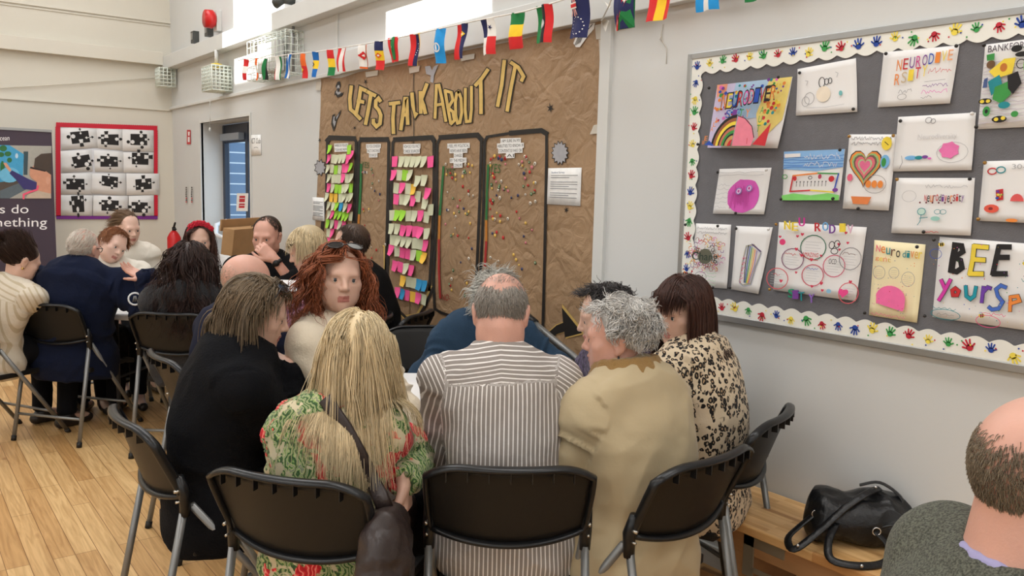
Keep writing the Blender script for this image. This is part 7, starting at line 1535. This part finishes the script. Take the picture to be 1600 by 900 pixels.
# red flowered hairband
pp = P['P15']; k = MB(); ra = random.Random(9); m_rf = mat('red_fabric', rgb(196, 26, 50), .7, bump=.3, bscale=60)
arc = [loc2(pp, (.088*math.cos(t), .035, .03+.098*math.sin(t))) for t in [math.pi*i/14 for i in range(15)]]; k.tube(arc, .009, m_rf, 8); hb = k.build('hairband', pp['o'], fixn=False)
for t in (.85, 1.2, 1.5, 1.8, 2.15, 2.5):
    k = MB(); c = np.array([.09*math.cos(t), .042, .034+.1*math.sin(t)])
    for j in range(6): a = 2*math.pi*j/6; q = loc2(pp, c+np.array([.014*math.cos(a), .006, .012*math.sin(a)])); k.ball(q, .0115, m_rf, 8, 5)
    k.ball(loc2(pp, c+np.array([0, .012, 0])), .009, m_rf, 8, 5); k.build('fabric_flower', hb, fixn=False)
# claw clip, earrings
pp = P['P12']; k = MB()
for j in range(5):
    t = -.04+.02*j; k.tube([loc2(pp, (.03, -.13, .045+t)), loc2(pp, (.012, -.165, .045+t)), loc2(pp, (-.012, -.165, .045+t)), loc2(pp, (-.03, -.13, .045+t))], .005, m_plasr, 6)
k.tube([loc2(pp, (0, -.168, -.0)), loc2(pp, (0, -.168, .095))], .008, m_plasr, 6); k.build('claw_clip', pp['o'], fixn=False)
k = MB(); k.ball(loc2(pp, (.086, -.012, -.044)), .008, m_goldm, 8, 6); k.build('earring', pp['o'], fixn=False)
pp = P['P4']; k = MB(); k.tube([loc2(pp, (-.082, -.008, -.04)), loc2(pp, (-.084, -.008, -.075))], [.003, .006], m_fr, 6); k.build('earring', pp['o'], fixn=False)
# shoulder bag strap across the blonde person's back, bag hanging at her right side
pp = P['P2']; O2 = pp['org']; pts = []; back = np.array([-pp['fw'][0], -pp['fw'][1], 0])
def cloth_pts(pp):
    me_ = pp['top'].data; vv = np.zeros(len(me_.vertices)*3, np.float32); me_.vertices.foreach_get('co', vv); return vv.reshape(-1, 3)+pp['org']
def on_back(px, py):
    """nearest cloth point along the sight line to a place on the garment"""
    d = nrm(ray(px, py)); q = vv-CAM; t = q@d; r_ = np.linalg.norm(q-t[:, None]*d, axis=1); c_ = np.where(r_ < .022)[0]
    if not len(c_): c_ = [int(r_.argmin())]
    return CAM+d*(t[c_].min()-.004)
vv = cloth_pts(pp)
line_ = [on_back(x, y) for x, y in ((508, 622), (520, 642), (538, 668), (556, 700), (572, 730), (584, 756))]+[atd(594, 776, 2.16), atd(604, 800, 2.18)]
k = MB(); k.tube([p for p in line_], .022, M_LTHR, 8, flat=.22, up=tuple(back)); bag2 = empty('shoulder_bag', (line_[-1][0], line_[-1][1], .5)); meta(bag2, 'dark brown leather shoulder bag hanging beside the blonde person', 'bag')
for i_ in range(len(k.v)): k.v[i_] = tuple(np.array(k.v[i_])-np.array(bag2.location))
k.build('strap', bag2, fixn=False)
Fg = Field(np.array([-.26, -.26, -.26]), np.array([.26, .26, .3]), .009); bx = pp['sx']; bf = pp['fw']
Fg.ell((0, 0, .10), (.13, .055, .16), np.stack([bf, bx, [0, 0, 1]]), .05); Fg.ell((0, 0, -.06), (.14, .065, .13), np.stack([bf, bx, [0, 0, 1]]), .06)
V_, Q_ = Fg.mesh(); N_ = vnormals(V_, Q_); V_ = V_+N_*(ridged(V_*np.array([1, 1, .4]), 10., 6)*.022+ridged(V_, 22., 2)*.007)[:, None]; link_mesh('pouch', np_mesh('pouch', V_, Q_, [M_LTHR], True), bag2)
k = MB(); k.tube([(.02*math.cos(t)*bx[0]+bf[0]*-.02, .02*math.cos(t)*bx[1]+bf[1]*-.02, .215+.02*math.sin(t)) for t in [2*math.pi*i/12 for i in range(13)]], .003, m_goldm, 6, False); k.build('buckle', bag2)
hn = P['P2']['hinfo'][1]
if hn:
    k = MB(); t0, t1 = hn['thumb']; dn = nrm(t1-t0); nn = nrm(CAM-t1); nn = nrm(nn-dn*(nn@dn)); c = t1+nn*.0062-dn*.001-O2; Rm = np.stack([np.cross(dn, nn), dn, nn])
    k.ball((0, 0, 0), (.0062, .0088, .002), mat('nail_polish', rgb(120, 196, 214), .2), 10, 6); o = k.build('thumb_nail', P['P2']['o'], fixn=False); o.matrix_local = Matrix(np.vstack([np.column_stack([Rm.T, c]), [0, 0, 0, 1]]).tolist())
# white crest on the navy sleeve
pp = P['P11']; a, e_, wr = pp['arms'][1]; n = nrm(CAM-e_); vv = cloth_pts(pp); c = on_back(211, 467)-pp['org']; u_ = nrm(np.cross(n, [0, 0, 1])); v_ = np.cross(u_, n); k = MB(); k.tube([c+(u_*math.cos(t)+v_*math.sin(t))*.036 for t in [2*math.pi*i/16 for i in range(17)]], .006, m_bar, 6, False); k.tube([c-n*.012, c+n*.002], .034, M_FLEECE, 16)
for q in (-.012, 0, .012): k.tube([c+u_*q-v_*.018+n*.003, c+u_*q*.4+v_*.018+n*.003], .0028, m_metal, 5)
k.build('sleeve_crest', pp['o'], fixn=False)
# paper held at the far side
k = MB(); p0 = atd(452, 447, 4.6); k.box((-.12, -.09, 0), (.12, .09, .002), m_paper); k.box((-.12, -.09, .004), (.1, .09, .006), m_paper); o = k.build('paper_pad'); o.location = p0; o.rotation_euler = (math.radians(12), 0, math.radians(-30)); meta(o, 'white paper pad held by the short-haired blonde person', 'paper')
# grey folded stand leaning against the brown paper behind the denim person
t = empty('folded_stand', (2.62, 3.42, 0)); meta(t, 'grey metal folded stand leaning behind the person in denim', 'stand'); Oq = np.array(t.location)
k = MB(); A_ = atd(836, 506, 4.15); B_ = atd(912, 570, 3.95); d_ = nrm(B_-A_); k.tube([A_-d_*.05-Oq, B_+d_*.25-Oq], .017, m_tube, 10); k.build('pole', t)
k = MB(); A2 = atd(845, 524, 4.12); B2 = atd(880, 552, 4.05); k.tube([A2-Oq, B2-Oq], .010, m_tube, 8); k.tube([B2-Oq, np.array([B2[0]-Oq[0], B2[1]-Oq[1], 0])], .012, m_tube, 8); k.build('leg', t)
k = MB(); k.tube([A_-d_*.06-Oq, A_-d_*.0-Oq], .024, m_plasr, 10); k.tube([A2-np.array([0, 0, .02])-Oq, A2+np.array([0, 0, .03])-Oq], .018, m_plasr, 8); k.build('joint', t)
# ---------------------------------------------------------------- black leather handbag on the bench
m_bag = mat('black_leather', rgb(15, 15, 17), .34, bump=.25, bscale=70, spec=.4)
hb_c = atz(1338, 800, .52); hb_c[0] = min(hb_c[0], 2.64); hbag = empty('handbag', (hb_c[0], hb_c[1], .42)); meta(hbag, 'slouching black leather handbag with looped straps on the bench', 'handbag')
ux = nrm(atz(1420, 810, .5)-atz(1270, 800, .5)); ux[2] = 0; ux = nrm(ux); uy = np.array([-ux[1], ux[0], 0.]); Mb = np.stack([ux, uy, [0, 0, 1.]])
def HB(x, y, z): return x*ux+y*uy+np.array([0, 0, z])
Fb = Field(np.array([-.3, -.3, -.02]), np.array([.3, .3, .3]), .0065)
Fb.ell(HB(.02, 0, .075), (.17, .10, .085), Mb, .03); Fb.ell(HB(-.10, .02, .10), (.06, .085, .075), Mb, .03); Fb.ell(HB(.06, .01, .115), (.11, .085, .06), Mb, .03); Fb.ell(HB(.12, -.02, .07), (.075, .095, .07), Mb, .02); Fb.ell(HB(-.12, 0, .05), (.05, .09, .05), Mb, .03)
Fb.ell(HB(-.02, -.02, .175), (.11, .03, .018), Mb, .012, 'sub'); Fb.halfspace((0, 0, .003), (0, 0, -1))
V_, Q_ = Fb.mesh(); N_ = vnormals(V_, Q_); V_ = V_+N_*(ridged(V_+vnoise(V_*9, 3)[:, None]*.03, 13., 6)*.008+vnoise(V_*30, 4)*.002)[:, None]; V_[:, 2] = np.maximum(V_[:, 2], .002); link_mesh('bag_body', np_mesh('bag_body', V_, Q_, [m_bag], True), hbag)
def strap_(pts, nm='strap', wd=.013):
    P_ = [Vector(HB(*p)) for p in pts]; out = []
    for i in range(len(P_)-1):
        a, b = P_[max(0, i-1)], P_[min(len(P_)-1, i+2)]
        for j in range(5): t = j/5; h00 = 2*t**3-3*t*t+1; h10 = t**3-2*t*t+t; h01 = -2*t**3+3*t*t; h11 = t**3-t*t; out.append(P_[i]*h00+(P_[i+1]-a)*.5*h10+P_[i+1]*h01+(b-P_[i])*.5*h11)
    out.append(P_[-1]); k = MB(); k.tube(out, wd, m_bag, 8, flat=.3, up=(0, 0, 1)); return k.build(nm, hbag, fixn=False)
s1 = strap_([(-.14, -.03, .10), (-.20, -.06, .06), (-.245, -.10, .03), (-.235, -.15, .014), (-.16, -.12, .06), (-.06, -.075, .14), (.02, -.04, .185), (.07, .0, .19)])
s2 = strap_([(-.09, -.09, .09), (-.13, -.16, .05), (-.13, -.215, .015), (-.05, -.24, .013), (.04, -.20, .014), (.06, -.15, .05), (.03, -.115, .08)])
strap_([(.02, .05, .18), (.08, .03, .2), (.14, .0, .165), (.15, -.04, .12)])
for p in ((-.145, -.035, .10), (.03, -.118, .085)):
    k = MB(); c = HB(*p); k.tube([c+(ux*math.cos(t)+np.array([0, 0, 1])*math.sin(t))*.013-uy*.008 for t in [2*math.pi*i/12 for i in range(13)]], .0022, m_silv, 6, False); k.build('buckle', hbag)
for p in ((.05, -.02, .20), (-.05, -.255, .02), (-.225, -.155, .03)):
    k = MB(); k.ball(HB(*p), .006, m_silv, 10, 6); k.build('rivet', hbag)
k = MB(); zp = [HB(x, -.096+.05*(x-.1)**2*20, .07+.035*math.sin((x-.02)*14)) for x in (.03, .07, .11, .15, .18)]; k.tube(zp, .005, m_plasr, 6); k.build('zip', hbag); k = MB(); k.tube([HB(.19, -.0, .11), HB(.215, -.01, .095), HB(.225, -.02, .085)], [.008, .006, .01], m_bag, 8); k.build('zip_pull', hbag)
